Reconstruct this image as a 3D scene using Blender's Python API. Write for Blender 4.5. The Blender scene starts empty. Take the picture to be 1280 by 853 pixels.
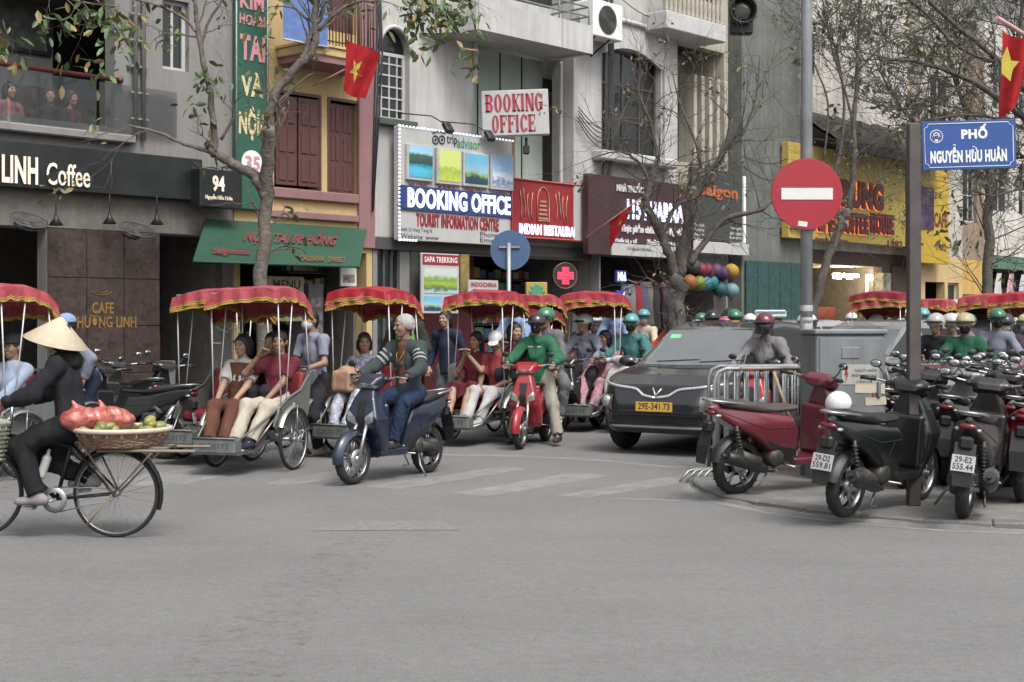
import bpy, math, random
import numpy as np
from mathutils import Vector, Matrix, Euler
random.seed(7); np.random.seed(7)
SC = bpy.context.scene
COL = SC.collection
R = math.radians
# ------------------------------------------------------------------ camera, sky, sun, exposure
F, HY, CH = 1778.0, 398.0, 1.6
cam = bpy.data.cameras.new('camera'); camo = bpy.data.objects.new('camera', cam); COL.objects.link(camo)
camo.location = (0, 0, CH); camo.rotation_euler = (R(90), 0, 0)
cam.sensor_width = 36; cam.lens = 36 * F / 1280; cam.shift_y = -28.5 / 1280; cam.clip_end = 900; cam.clip_start = .05
SC.camera = camo
wd = bpy.data.worlds.new('World'); SC.world = wd; wd.use_nodes = True
wt = wd.node_tree
bg = wt.nodes['Background']; sky = wt.nodes.new('ShaderNodeTexSky'); sky.sky_type = 'NISHITA'; sky.sun_disc = False
SUN_EL, SUN_AZ = 55, 152
sky.sun_elevation = R(SUN_EL); sky.sun_rotation = R(SUN_AZ); sky.dust_density = 6; sky.air_density = 1.0; sky.ozone_density = 1.0
hs = wt.nodes.new('ShaderNodeHueSaturation'); hs.inputs['Saturation'].default_value = .22
wt.links.new(sky.outputs[0], hs.inputs['Color']); wt.links.new(hs.outputs[0], bg.inputs[0]); bg.inputs[1].default_value = .12
sl = bpy.data.lights.new('sun', 'SUN'); sl.energy = 1.0; sl.angle = R(18); sl.color = (1, .97, .93)
slo = bpy.data.objects.new('sun', sl); COL.objects.link(slo)
slo.rotation_euler = (R(90 - SUN_EL), 0, R(180 - SUN_AZ)); slo.location = (0, 0, 30)
SC.view_settings.view_transform = 'Standard'; SC.view_settings.look = 'None'; SC.view_settings.exposure = .92; SC.view_settings.gamma = 1
SC.render.engine = 'CYCLES'; SC.cycles.max_bounces = 5; SC.cycles.diffuse_bounces = 3; SC.cycles.glossy_bounces = 2
SC.cycles.transmission_bounces = 3; SC.cycles.transparent_max_bounces = 6; SC.cycles.caustics_reflective = False; SC.cycles.caustics_refractive = False

# ------------------------------------------------------------------ pixel helpers
def W(px, py, D): return Vector(((px - 640) / F * D, D, CH - (py - HY) / F * D))
def G(px, py, z=0.0):
    D = (CH - z) * F / (py - HY); return Vector(((px - 640) / F * D, D, z))
U = Vector((.671, .741, 0)); UA = math.atan2(U.y, U.x)
FX0, FD0 = (125 - 640) / F * 20.3, 20.3
def fs(px, off=0.0):
    bx = FX0 + U.y * off; by = FD0 - U.x * off; k = (px - 640) / F
    return (k * by - bx) / (U.x - k * U.y)
def fD(px, off=0.0): return FD0 - U.x * off + U.y * fs(px, off)
def fz(px, py, off=0.0): return CH - (py - HY) / F * fD(px, off)
def fpt(s, z=0.0, off=0.0): return Vector((FX0 + U.x * s + U.y * off, FD0 + U.y * s - U.x * off, z))

# ------------------------------------------------------------------ materials
MATS = {}
def _bsdf(m): return m.node_tree.nodes['Principled BSDF']
def M(name, rgb, rough=.6, metal=0.0, var=.18, scale=6.0, bump=0.0, bscale=60.0, coat=0.0, emit=0.0, dirt=0.0, spec=.5, rgb2=None):
    if name in MATS: return MATS[name]
    m = bpy.data.materials.new(name); m.use_nodes = True; MATS[name] = m
    nt = m.node_tree; b = _bsdf(m)
    b.inputs['Roughness'].default_value = rough; b.inputs['Metallic'].default_value = metal
    b.inputs['Coat Weight'].default_value = coat; b.inputs['Specular IOR Level'].default_value = spec
    c = (*rgb, 1)
    if emit:
        b.inputs['Emission Color'].default_value = c; b.inputs['Emission Strength'].default_value = emit
    tc = nt.nodes.new('ShaderNodeTexCoord')
    n = nt.nodes.new('ShaderNodeTexNoise'); n.inputs['Scale'].default_value = scale; n.inputs['Detail'].default_value = 5; n.inputs['Roughness'].default_value = .62
    nt.links.new(tc.outputs['Object'], n.inputs['Vector'])
    cr = nt.nodes.new('ShaderNodeValToRGB')
    lo = tuple(max(0, x * (1 - var)) for x in rgb); hi = tuple(min(1, x * (1 + var * .7)) for x in (rgb2 or rgb))
    cr.color_ramp.elements[0].position = .3; cr.color_ramp.elements[1].position = .72
    cr.color_ramp.elements[0].color = (*lo, 1); cr.color_ramp.elements[1].color = (*hi, 1)
    nt.links.new(n.outputs['Fac'], cr.inputs['Fac'])
    out = cr.outputs[0]
    if dirt:
        mp = nt.nodes.new('ShaderNodeMapping'); mp.inputs['Scale'].default_value = (5, 5, .5)
        nt.links.new(tc.outputs['Object'], mp.inputs['Vector'])
        n2 = nt.nodes.new('ShaderNodeTexNoise'); n2.inputs['Scale'].default_value = 1.0; n2.inputs['Detail'].default_value = 7; n2.inputs['Roughness'].default_value = .7
        nt.links.new(mp.outputs[0], n2.inputs['Vector'])
        r2 = nt.nodes.new('ShaderNodeValToRGB'); r2.color_ramp.elements[0].position = .42; r2.color_ramp.elements[1].position = .75
        r2.color_ramp.elements[0].color = (0, 0, 0, 1); r2.color_ramp.elements[1].color = (dirt, dirt, dirt, 1)
        nt.links.new(n2.outputs['Fac'], r2.inputs['Fac'])
        mx = nt.nodes.new('ShaderNodeMixRGB'); mx.inputs[2].default_value = (rgb[0] * .3 + .02, rgb[1] * .3 + .018, rgb[2] * .28 + .013, 1)
        nt.links.new(r2.outputs[0], mx.inputs[0]); nt.links.new(out, mx.inputs[1]); out = mx.outputs[0]
    nt.links.new(out, b.inputs['Base Color'])
    # roughness breakup
    mr = nt.nodes.new('ShaderNodeMapRange'); mr.inputs[3].default_value = max(0, rough - .1); mr.inputs[4].default_value = min(1, rough + .14)
    nt.links.new(n.outputs['Fac'], mr.inputs[0]); nt.links.new(mr.outputs[0], b.inputs['Roughness'])
    if bump:
        nb = nt.nodes.new('ShaderNodeTexNoise'); nb.inputs['Scale'].default_value = bscale; nb.inputs['Detail'].default_value = 6
        nt.links.new(tc.outputs['Object'], nb.inputs['Vector'])
        bp = nt.nodes.new('ShaderNodeBump'); bp.inputs['Strength'].default_value = bump; bp.inputs['Distance'].default_value = .02
        nt.links.new(nb.outputs['Fac'], bp.inputs['Height']); nt.links.new(bp.outputs[0], b.inputs['Normal'])
    return m
def glass(name, rgb=(.03, .035, .035), alpha=.55, rough=.04):
    if name in MATS: return MATS[name]
    m = bpy.data.materials.new(name); m.use_nodes = True; MATS[name] = m; b = _bsdf(m)
    b.inputs['Base Color'].default_value = (*rgb, 1); b.inputs['Roughness'].default_value = rough; b.inputs['Alpha'].default_value = alpha
    b.inputs['Specular IOR Level'].default_value = .8
    return m
def fabric(name, rgb, var=.15, rgb2=None, scale=5): return M(name, rgb, rough=.85, var=var, scale=scale, bump=.9, bscale=7, spec=.2, rgb2=rgb2)
BLACK = M('black_plastic', (.018, .018, .019), .45, var=.4, dirt=.15)
RUBBER = M('tyre_rubber', (.022, .021, .02), .85, var=.4, scale=14, bump=.3)
CHROME = M('chrome', (.55, .55, .56), .22, 1.0, var=.15)
STEEL = M('dull_steel', (.36, .36, .36), .45, .85, var=.25)
GALV = M('galvanised_steel', (.30, .31, .32), .5, .45, var=.22, scale=9, dirt=.4)
ALU = M('alloy', (.4, .4, .41), .38, .9, var=.2)
DARK = M('dark_recess', (.015, .014, .014), .8)
ENG = M('engine_metal', (.085, .08, .075), .55, .6, var=.5, scale=18, dirt=.5)
WHITE = M('white_paint', (.72, .72, .7), .45, var=.1)
SKIN = M('skin', (.33, .205, .145), .55, var=.1, scale=14)
SKIN2 = M('skin_tan', (.25, .145, .10), .55, var=.12, scale=14)
HAIRB = M('black_hair', (.013, .011, .01), .5, var=.5, scale=40, bump=.4, bscale=60)
HAIRW = M('white_hair', (.34, .335, .33), .65, var=.3, scale=30, bump=.5, bscale=60)
GLASSD = glass('dark_glass', (.02, .024, .024), .86, .05)
GLASSC = glass('clear_glass', (.06, .07, .07), .35, .03)

# ------------------------------------------------------------------ mesh building
class MB:
    def __init__(s): s.v = []; s.f = []; s.m = []; s.sm = []; s.T = Matrix.Identity(4); s.n = 0
    def add(s, vs, fs, mat=0, smooth=False):
        b = s.n; T = s.T
        a = np.asarray(vs, dtype=float).reshape(-1, 3)
        A = np.array(T); a = a @ A[:3, :3].T + A[:3, 3]
        s.v.append(a); s.n += len(a)
        for f in fs: s.f.append(tuple(int(i) + b for i in f))
        s.m += [mat] * len(fs); s.sm += [smooth] * len(fs); return s
    def box(s, c, d, mat=0, rot=None, ch=0.0):
        hx, hy, hz = d[0] / 2, d[1] / 2, d[2] / 2
        if ch <= 0:
            vs = [(x * hx, y * hy, z * hz) for x in (-1, 1) for y in (-1, 1) for z in (-1, 1)]
            fs = [(0, 1, 3, 2), (4, 6, 7, 5), (0, 4, 5, 1), (2, 3, 7, 6), (0, 2, 6, 4), (1, 5, 7, 3)]
        else:
            ch = min(ch, hx * .9, hy * .9, hz * .9); vs = []; idx = {}
            for x in (-1, 1):
                for y in (-1, 1):
                    for z in (-1, 1):
                        idx[x, y, z] = len(vs)
                        vs += [(x * hx, y * (hy - ch), z * (hz - ch)), (x * (hx - ch), y * hy, z * (hz - ch)), (x * (hx - ch), y * (hy - ch), z * hz)]
            fs = []
            for x in (-1, 1):
                q = [idx[x, a, b] for a, b in ((-1, -1), (1, -1), (1, 1), (-1, 1))]; fs.append(q if x > 0 else q[::-1])
                q = [idx[a, x, b] + 1 for a, b in ((-1, -1), (-1, 1), (1, 1), (1, -1))]; fs.append(q if x > 0 else q[::-1])
                q = [idx[a, b, x] + 2 for a, b in ((-1, -1), (1, -1), (1, 1), (-1, 1))]; fs.append(q if x > 0 else q[::-1])
                for y in (-1, 1):
                    a, b = idx[x, y, -1], idx[x, y, 1]; fs.append((a, b, b + 1, a + 1) if x * y < 0 else (a, a + 1, b + 1, b))
                    a, b = idx[x, -1, y], idx[x, 1, y]; fs.append((a, b, b + 2, a + 2) if x * y > 0 else (a, a + 2, b + 2, b))
                    a, b = idx[-1, x, y], idx[1, x, y]; fs.append((a + 1, b + 1, b + 2, a + 2) if x * y < 0 else (a + 1, a + 2, b + 2, b + 1))
                    for z in (-1, 1):
                        a = idx[x, y, z]; fs.append((a, a + 1, a + 2) if x * y * z > 0 else (a, a + 2, a + 1))
        vs = np.array(vs)
        if rot is not None: vs = vs @ np.array(rot.to_matrix() if isinstance(rot, Euler) else rot).T
        return s.add(vs + np.array(c), fs, mat)
    def bx(s, x0, x1, y0, y1, z0, z1, mat=0, ch=0.0):
        return s.box(((x0 + x1) / 2, (y0 + y1) / 2, (z0 + z1) / 2), (abs(x1 - x0), abs(y1 - y0), abs(z1 - z0)), mat, None, ch)
    def tube(s, pts, r, n=8, mat=0, closed=False, caps=True):
        P = [Vector(p) for p in pts]; k = len(P)
        rr = list(r) if hasattr(r, '__len__') else [r] * k
        tang = []
        for i in range(k):
            a = P[(i - 1) % k] if (closed or i > 0) else P[i]; b = P[(i + 1) % k] if (closed or i < k - 1) else P[i]
            t = b - a; tang.append(t.normalized() if t.length > 1e-9 else Vector((0, 0, 1)))
        up = Vector((0, 0, 1)) if abs(tang[0].z) < .9 else Vector((1, 0, 0))
        nrm = tang[0].cross(up).normalized(); vs = []
        for i in range(k):
            nrm = (nrm - tang[i] * nrm.dot(tang[i]));
            nrm = nrm.normalized() if nrm.length > 1e-6 else tang[i].orthogonal().normalized()
            bn = tang[i].cross(nrm)
            for j in range(n):
                a = 2 * math.pi * j / n; vs.append(tuple(P[i] + (nrm * math.cos(a) + bn * math.sin(a)) * rr[i]))
        fs = []; kk = k if closed else k - 1
        for i in range(kk):
            for j in range(n):
                a = i * n + j; b = i * n + (j + 1) % n; c = ((i + 1) % k) * n + (j + 1) % n; d = ((i + 1) % k) * n + j
                fs.append((a, b, c, d))
        s.add(vs, fs, mat, True)
        if caps and not closed:
            s.f.append(tuple(s.n - len(vs) + j for j in range(n - 1, -1, -1))); s.m.append(mat); s.sm.append(False)
            s.f.append(tuple(s.n - n + j for j in range(n))); s.m.append(mat); s.sm.append(False)
        return s
    def lathe(s, prof, n=24, mat=0, axis='z', c=(0, 0, 0), a0=0, a1=2 * math.pi, smooth=True):
        full = abs(a1 - a0) > 6.28; vs = []; m = n if full else n + 1
        for i in range(m):
            a = a0 + (a1 - a0) * i / n; ca, sa = math.cos(a), math.sin(a)
            for (r, z) in prof:
                p = (r * ca, r * sa, z)
                if axis == 'y': p = (r * ca, z, r * sa)
                if axis == 'x': p = (z, r * ca, r * sa)
                vs.append((p[0] + c[0], p[1] + c[1], p[2] + c[2]))
        fs = []; k = len(prof)
        for i in range(n):
            i2 = (i + 1) % m
            for j in range(k - 1): fs.append((i * k + j, i2 * k + j, i2 * k + j + 1, i * k + j + 1))
        return s.add(vs, fs, mat, smooth)
    def ball(s, c, r, n=12, mat=0, rot=None):
        rr = r if hasattr(r, '__len__') else (r, r, r); vs = []; fs = []; m = max(4, n // 2)
        for i in range(m + 1):
            t = math.pi * i / m
            for j in range(n):
                a = 2 * math.pi * j / n; vs.append((math.sin(t) * math.cos(a) * rr[0], math.sin(t) * math.sin(a) * rr[1], math.cos(t) * rr[2]))
        for i in range(m):
            for j in range(n): fs.append((i * n + j, (i + 1) * n + j, (i + 1) * n + (j + 1) % n, i * n + (j + 1) % n))
        vs = np.array(vs)
        if rot is not None: vs = vs @ np.array(rot.to_matrix() if isinstance(rot, Euler) else rot).T
        return s.add(vs + np.array(c), fs, mat, True)
    def prism(s, poly, y0, y1, mat=0, plane='xz', smooth=False):
        n = len(poly)
        def p3(a, b, y): return {'xz': (a, y, b), 'xy': (a, b, y), 'yz': (y, a, b)}[plane]
        vs = [p3(a, b, y0) for a, b in poly] + [p3(a, b, y1) for a, b in poly]
        fs = [tuple(range(n)), tuple(range(2 * n - 1, n - 1, -1))] + [(i, i + n, (i + 1) % n + n, (i + 1) % n) for i in range(n)]
        return s.add(vs, fs, mat, smooth)
    def sheet(s, rows, mat=0, smooth=True):
        k = len(rows[0]); vs = [p for r in rows for p in r]
        fs = [(i * k + j, i * k + j + 1, (i + 1) * k + j + 1, (i + 1) * k + j) for i in range(len(rows) - 1) for j in range(k - 1)]
        return s.add(vs, fs, mat, smooth)
    def mesh(s, name):
        me = bpy.data.meshes.new(name); V = np.concatenate(s.v) if s.v else np.zeros((0, 3))
        me.from_pydata(V.tolist(), [], s.f)
        me.polygons.foreach_set('material_index', s.m); me.polygons.foreach_set('use_smooth', s.sm); me.update(); return me
def link(name, me, mats, parent=None, loc=None, rot=None):
    for m in (mats if isinstance(mats, (list, tuple)) else [mats]): me.materials.append(m)
    o = bpy.data.objects.new(name, me); COL.objects.link(o)
    if parent: o.parent = parent
    if loc is not None: o.location = loc
    if rot is not None: o.rotation_euler = rot
    return o
def obj(name, mb, mats, parent=None, loc=None, rot=None, fix=True):
    me = mb.mesh(name) if isinstance(mb, MB) else mb
    if fix:
        import bmesh
        b = bmesh.new(); b.from_mesh(me); bmesh.ops.recalc_face_normals(b, faces=b.faces); b.to_mesh(me); b.free()
    return link(name, me, mats, parent, loc, rot)
def tag(o, label=None, cat=None, group=None, kind=None):
    if label: o['label'] = label
    if cat: o['category'] = cat
    if group: o['group'] = group
    if kind: o['kind'] = kind
    return o
def thing(name, label, cat, loc=(0, 0, 0), rz=0.0, group=None, tilt=0.0):
    o = bpy.data.objects.new(name, None); COL.objects.link(o); o.empty_display_size = .2
    o.location = loc; o.rotation_euler = (tilt, 0, rz); return tag(o, label, cat, group)
KIDS = {}
def copy_tree(o, parent=None, swap=None):
    c = o.copy(); COL.objects.link(c)
    if parent: c.parent = parent
    if swap and c.type == 'MESH':
        for i, sl_ in enumerate(c.material_slots):
            nm_ = sl_.material.name if sl_.material else ''
            if nm_ in swap: sl_.link = 'OBJECT'; sl_.material = swap[nm_]
    for ch in [x for x in o.children]: copy_tree(ch, c, swap)
    return c
def place(o, label, loc, rz, group=None, tilt=0.0):
    o['label'] = label; o.location = loc; o.rotation_euler = (tilt, 0, rz)
    if group: o['group'] = group
    return o

# ------------------------------------------------------------------ lettering
TXT = {}
def text_verts(s, bold=.0):
    key = (s, bold)
    if key not in TXT:
        cu = bpy.data.curves.new('letters', 'FONT'); cu.body = s; cu.resolution_u = 3; cu.offset = bold
        cu.space_character = 1.0 + bold * 2
        o = bpy.data.objects.new('letters', cu); COL.objects.link(o)
        dg = bpy.context.evaluated_depsgraph_get(); me = o.evaluated_get(dg).to_mesh()
        V = np.zeros(len(me.vertices) * 3); me.vertices.foreach_get('co', V); V = V.reshape(-1, 3)
        fc = [tuple(p.vertices) for p in me.polygons]
        bpy.data.objects.remove(o); bpy.data.curves.remove(cu); TXT[key] = (V, fc)
    return TXT[key]
def text(mb, s, x0, x1, z0, z1, y, mat=0, bold=.0, depth=.0, mirror=False, slant=0.0, capfit=False):
    """lettering in the xz plane facing -y, fitted in the rectangle, optional depth of the letters"""
    V, fc = text_verts(s, bold)
    if not len(V): return
    mn, mx = V.min(0), V.max(0); A = V.copy()
    A[:, 0] = (A[:, 0] - mn[0]) / max(1e-6, mx[0] - mn[0]); A[:, 1] = (A[:, 1] - mn[1]) / max(1e-6, mx[1] - mn[1])
    X = x0 + A[:, 0] * (x1 - x0) + slant * A[:, 1] * (z1 - z0); Z = z0 + A[:, 1] * (z1 - z0)
    P = np.stack([X, np.full(len(X), y), Z], 1)
    if depth:
        cnt = {}
        for f in fc:
            for i in range(len(f)):
                a, b = f[i], f[(i + 1) % len(f)]; cnt[(a, b)] = cnt.get((a, b), 0) + 1
        n = len(P); P2 = P.copy(); P2[:, 1] += depth; fs2 = list(fc)
        for (a, b), c in cnt.items():
            if (b, a) not in cnt: fs2.append((a, a + n, b + n, b))
        mb.add(np.concatenate([P, P2]), fs2, mat)
    else: mb.add(P, fc, mat)

# ------------------------------------------------------------------ signed distance modelling
def vlen(a): return np.sqrt(a)
class SDF:
    def __init__(s, k=.02): s.ops = []; s.k = k; s.T = Matrix.Identity(4)
    def _p(s, p): return np.array(s.T @ Vector(p))
    def _add(s, fn, lo, hi, k=None, op='u'): s.ops.append((fn, np.array(lo, float), np.array(hi, float), s.k if k is None else k, op)); return s
    def cap(s, a, b, ra, rb=None, k=None, op='u', sc=(1, 1, 1)):
        a, b = s._p(a), s._p(b); rb = ra if rb is None else rb; sc = np.array(sc); m = max(ra, rb) * max(1, 1 / min(sc))
        def fn(X, Y, Z):
            ab = (b - a) * sc; px, py, pz = (X - a[0]) * sc[0], (Y - a[1]) * sc[1], (Z - a[2]) * sc[2]
            t = np.clip((px * ab[0] + py * ab[1] + pz * ab[2]) / max(1e-9, ab @ ab), 0, 1)
            return np.sqrt((px - t * ab[0]) ** 2 + (py - t * ab[1]) ** 2 + (pz - t * ab[2]) ** 2) - (ra + (rb - ra) * t)
        return s._add(fn, np.minimum(a, b) - m, np.maximum(a, b) + m, k, op)
    def ell(s, c, r, R_=None, k=None, op='u'):
        c = s._p(c); B = np.array(s.T.to_3x3() @ (R_ if R_ is not None else Matrix.Identity(3))); r = np.array(r if hasattr(r, '__len__') else (r, r, r), float)
        def fn(X, Y, Z):
            x, y, z = X - c[0], Y - c[1], Z - c[2]
            q = [(B[0, i] * x + B[1, i] * y + B[2, i] * z) for i in range(3)]
            k0 = np.sqrt(sum((q[i] / r[i]) ** 2 for i in range(3))); k1 = np.sqrt(sum((q[i] / r[i] ** 2) ** 2 for i in range(3)))
            return k0 * (k0 - 1) / np.maximum(k1, 1e-6)
        e = np.abs(B) @ r
        return s._add(fn, c - e, c + e, k, op)
    def rbox(s, c, h, r=.01, R_=None, k=None, op='u'):
        c = s._p(c); B = np.array(s.T.to_3x3() @ (R_ if R_ is not None else Matrix.Identity(3))); h = np.array(h, float)
        def fn(X, Y, Z):
            x, y, z = X - c[0], Y - c[1], Z - c[2]
            q = [np.abs(B[0, i] * x + B[1, i] * y + B[2, i] * z) - (h[i] - r) for i in range(3)]
            return np.sqrt(sum(np.maximum(v, 0) ** 2 for v in q)) + np.minimum(np.maximum(np.maximum(q[0], q[1]), q[2]), 0) - r
        e = np.abs(B) @ h
        return s._add(fn, c - e, c + e, k, op)
    def prof(s, poly, wf, r=.03, k=None, op='u'):
        """closed outline in the xz plane, half width wf(x, z) in y, edges rounded"""
        P = np.array(poly, float); ymax = .95
        def fn(X, Y, Z):
            x, z = X[:, 0, 0][:, None], Z[0, 0, :][None, :]
            d = np.full((x.shape[0], z.shape[1]), 1e9); sg = np.ones_like(d); n = len(P)
            for i in range(n):
                a, b = P[i], P[i - 1]; ex, ez = b - a; wx, wz = x - a[0], z - a[1]
                t = np.clip((wx * ex + wz * ez) / (ex * ex + ez * ez), 0, 1); d = np.minimum(d, (wx - ex * t) ** 2 + (wz - ez * t) ** 2)
                c1, c2, c3 = z >= a[1], z < b[1], ex * wz > ez * wx
                fl = (c1 & c2 & c3) | (~c1 & ~c2 & ~c3); sg = np.where(fl, -sg, sg)
            d2 = (np.sqrt(d) * sg)[:, None, :] + r
            w = np.broadcast_to(np.asarray(wf(x, z), float), (x.shape[0], z.shape[1]))[:, None, :]
            d3 = np.abs(Y) - w + r
            return np.sqrt(np.maximum(d2, 0) ** 2 + np.maximum(d3, 0) ** 2) + np.minimum(np.maximum(d2, d3), 0) - r
        lo = (P[:, 0].min(), -ymax, P[:, 1].min()); hi = (P[:, 0].max(), ymax, P[:, 1].max())
        return s._add(fn, lo, hi, k, op)
    def clip(s, c, n, rad=9.0):
        c = s._p(c); n = np.array((s.T.to_3x3() @ Vector(n)).normalized())
        def fn(X, Y, Z):
            d = (X - c[0]) * n[0] + (Y - c[1]) * n[1] + (Z - c[2]) * n[2]
            if rad < 5: d = np.where((X - c[0]) ** 2 + (Y - c[1]) ** 2 + (Z - c[2]) ** 2 < rad * rad, d, -1)
            return d
        return s._add(fn, c - rad, c + rad, 0, 'c')
    def field(s, h, lo=None, hi=None):
        us = [o for o in s.ops if o[4] == 'u']
        lo = np.min([o[1] - o[3] for o in us], 0) - 2.5 * h if lo is None else np.array(lo, float)
        hi = np.max([o[2] + o[3] for o in us], 0) + 2.5 * h if hi is None else np.array(hi, float)
        n = np.maximum(2, np.ceil((hi - lo) / h).astype(int) + 1); F_ = np.full(n, .12)
        ax = [lo[i] + h * np.arange(n[i]) for i in range(3)]
        for fn, a, b, k, op in s.ops:
            e = k + 3 * h; i0 = np.clip(np.floor((a - e - lo) / h).astype(int), 0, n); i1 = np.clip(np.ceil((b + e - lo) / h).astype(int) + 1, 0, n)
            if np.any(i1 <= i0): continue
            sl_ = tuple(slice(i0[i], i1[i]) for i in range(3))
            X, Y, Z = ax[0][sl_[0]][:, None, None], ax[1][sl_[1]][None, :, None], ax[2][sl_[2]][None, None, :]
            d = np.broadcast_to(fn(X, Y, Z), tuple(i1 - i0)); f = F_[sl_]
            if op == 'u':
                if k > 0:
                    hh = np.maximum(k - np.abs(f - d), 0) / k; F_[sl_] = np.minimum(f, d) - hh * hh * k * .25
                else: F_[sl_] = np.minimum(f, d)
            elif op == 's':
                d = -d
                if k > 0:
                    hh = np.maximum(k - np.abs(f - d), 0) / k; F_[sl_] = np.maximum(f, d) + hh * hh * k * .25
                else: F_[sl_] = np.maximum(f, d)
            else: F_[sl_] = np.maximum(f, d)
        return F_, lo
    def net(s, h, disp=None, lo=None, hi=None):
        F_, lo = s.field(h, lo, hi)
        if disp:
            n = F_.shape; X = (lo[0] + h * np.arange(n[0]))[:, None, None]; Y = (lo[1] + h * np.arange(n[1]))[None, :, None]; Z = (lo[2] + h * np.arange(n[2]))[None, None, :]
            F_ = F_ + disp(X, Y, Z)
        return nets(F_, lo, h)
    def mb(s, h, disp=None, mat=0, out=None):
        out = out or MB(); v, q = s.net(h, disp)
        if len(v): out.add(v, q.tolist(), mat, True)
        return out
def nets(Fd, lo, h):
    Fd[0] = Fd[-1] = np.maximum(Fd[0], .01).max() + .01; Fd[:, 0] = Fd[:, -1] = .02; Fd[:, :, 0] = Fd[:, :, -1] = .02
    n = np.array(Fd.shape); ins = Fd < 0
    c = n - 1; cnt = np.zeros(c); pos = np.zeros((*c, 3)); any_ = np.zeros(c, bool)
    for d in range(3):
        a = [slice(None)] * 3; b = [slice(None)] * 3; a[d] = slice(0, -1); b[d] = slice(1, None); a, b = tuple(a), tuple(b)
        fa, fb = Fd[a], Fd[b]; cr = ins[a] != ins[b]
        idx = np.argwhere(cr)
        if not len(idx): return np.zeros((0, 3)), np.zeros((0, 4), int)
        va, vb = fa[cr], fb[cr]; t = va / (va - vb); p = idx.astype(float); p[:, d] += t
        o1, o2 = [i for i in range(3) if i != d]
        for e1 in (0, 1):
            for e2 in (0, 1):
                q = idx.copy(); q[:, o1] -= e1; q[:, o2] -= e2
                ok = np.all((q >= 0) & (q < c), 1); qq = tuple(q[ok].T)
                np.add.at(cnt, qq, 1); np.add.at(pos, qq, p[ok])
    act = cnt > 0; ids = np.full(c, -1); ids[act] = np.arange(act.sum())
    V = lo + h * (pos[act] / cnt[act][:, None]); Q = []
    for d in range(3):
        a = [slice(None)] * 3; b = [slice(None)] * 3; a[d] = slice(0, -1); b[d] = slice(1, None); a, b = tuple(a), tuple(b)
        idx = np.argwhere(ins[a] != ins[b]); o1, o2 = (d + 1) % 3, (d + 2) % 3
        idx = idx[(idx[:, o1] > 0) & (idx[:, o2] > 0) & (idx[:, o1] < c[o1]) & (idx[:, o2] < c[o2])]
        if not len(idx): continue
        s_ = ins[tuple(idx.T)]; qs = []
        for e1, e2 in ((1, 1), (0, 1), (0, 0), (1, 0)):
            q = idx.copy(); q[:, o1] -= e1; q[:, o2] -= e2; qs.append(ids[tuple(q.T)])
        q = np.stack(qs, 1); q[~s_] = q[~s_][:, ::-1]; Q.append(q)
    Q = np.concatenate(Q); Q = Q[(Q >= 0).all(1)]
    return V, Q
def folds(amp, seed=0, f=28):
    rs = np.random.RandomState(seed); A = rs.randn(4, 3) * f; A[:, 2] *= .6; ph = rs.rand(4) * 6
    def fn(X, Y, Z):
        w = 0
        for i in range(4): w = w + np.sin(A[i, 0] * X + A[i, 1] * Y + A[i, 2] * Z + ph[i] + 1.3 * np.sin(.5 * (A[i, 1] * X - A[i, 0] * Y) + .4 * A[i, 2] * Z))
        w2 = 0
        for i in range(3): w2 = w2 + np.sin(2.6 * (A[i, 1] * X + A[i, 0] * Y - A[i, 2] * Z) + ph[i] * 2 + 1.1 * np.sin(A[i, 2] * X + A[i, 0] * Z))
        return amp * (w * .5 + w2 * .22)
    return fn
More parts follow.
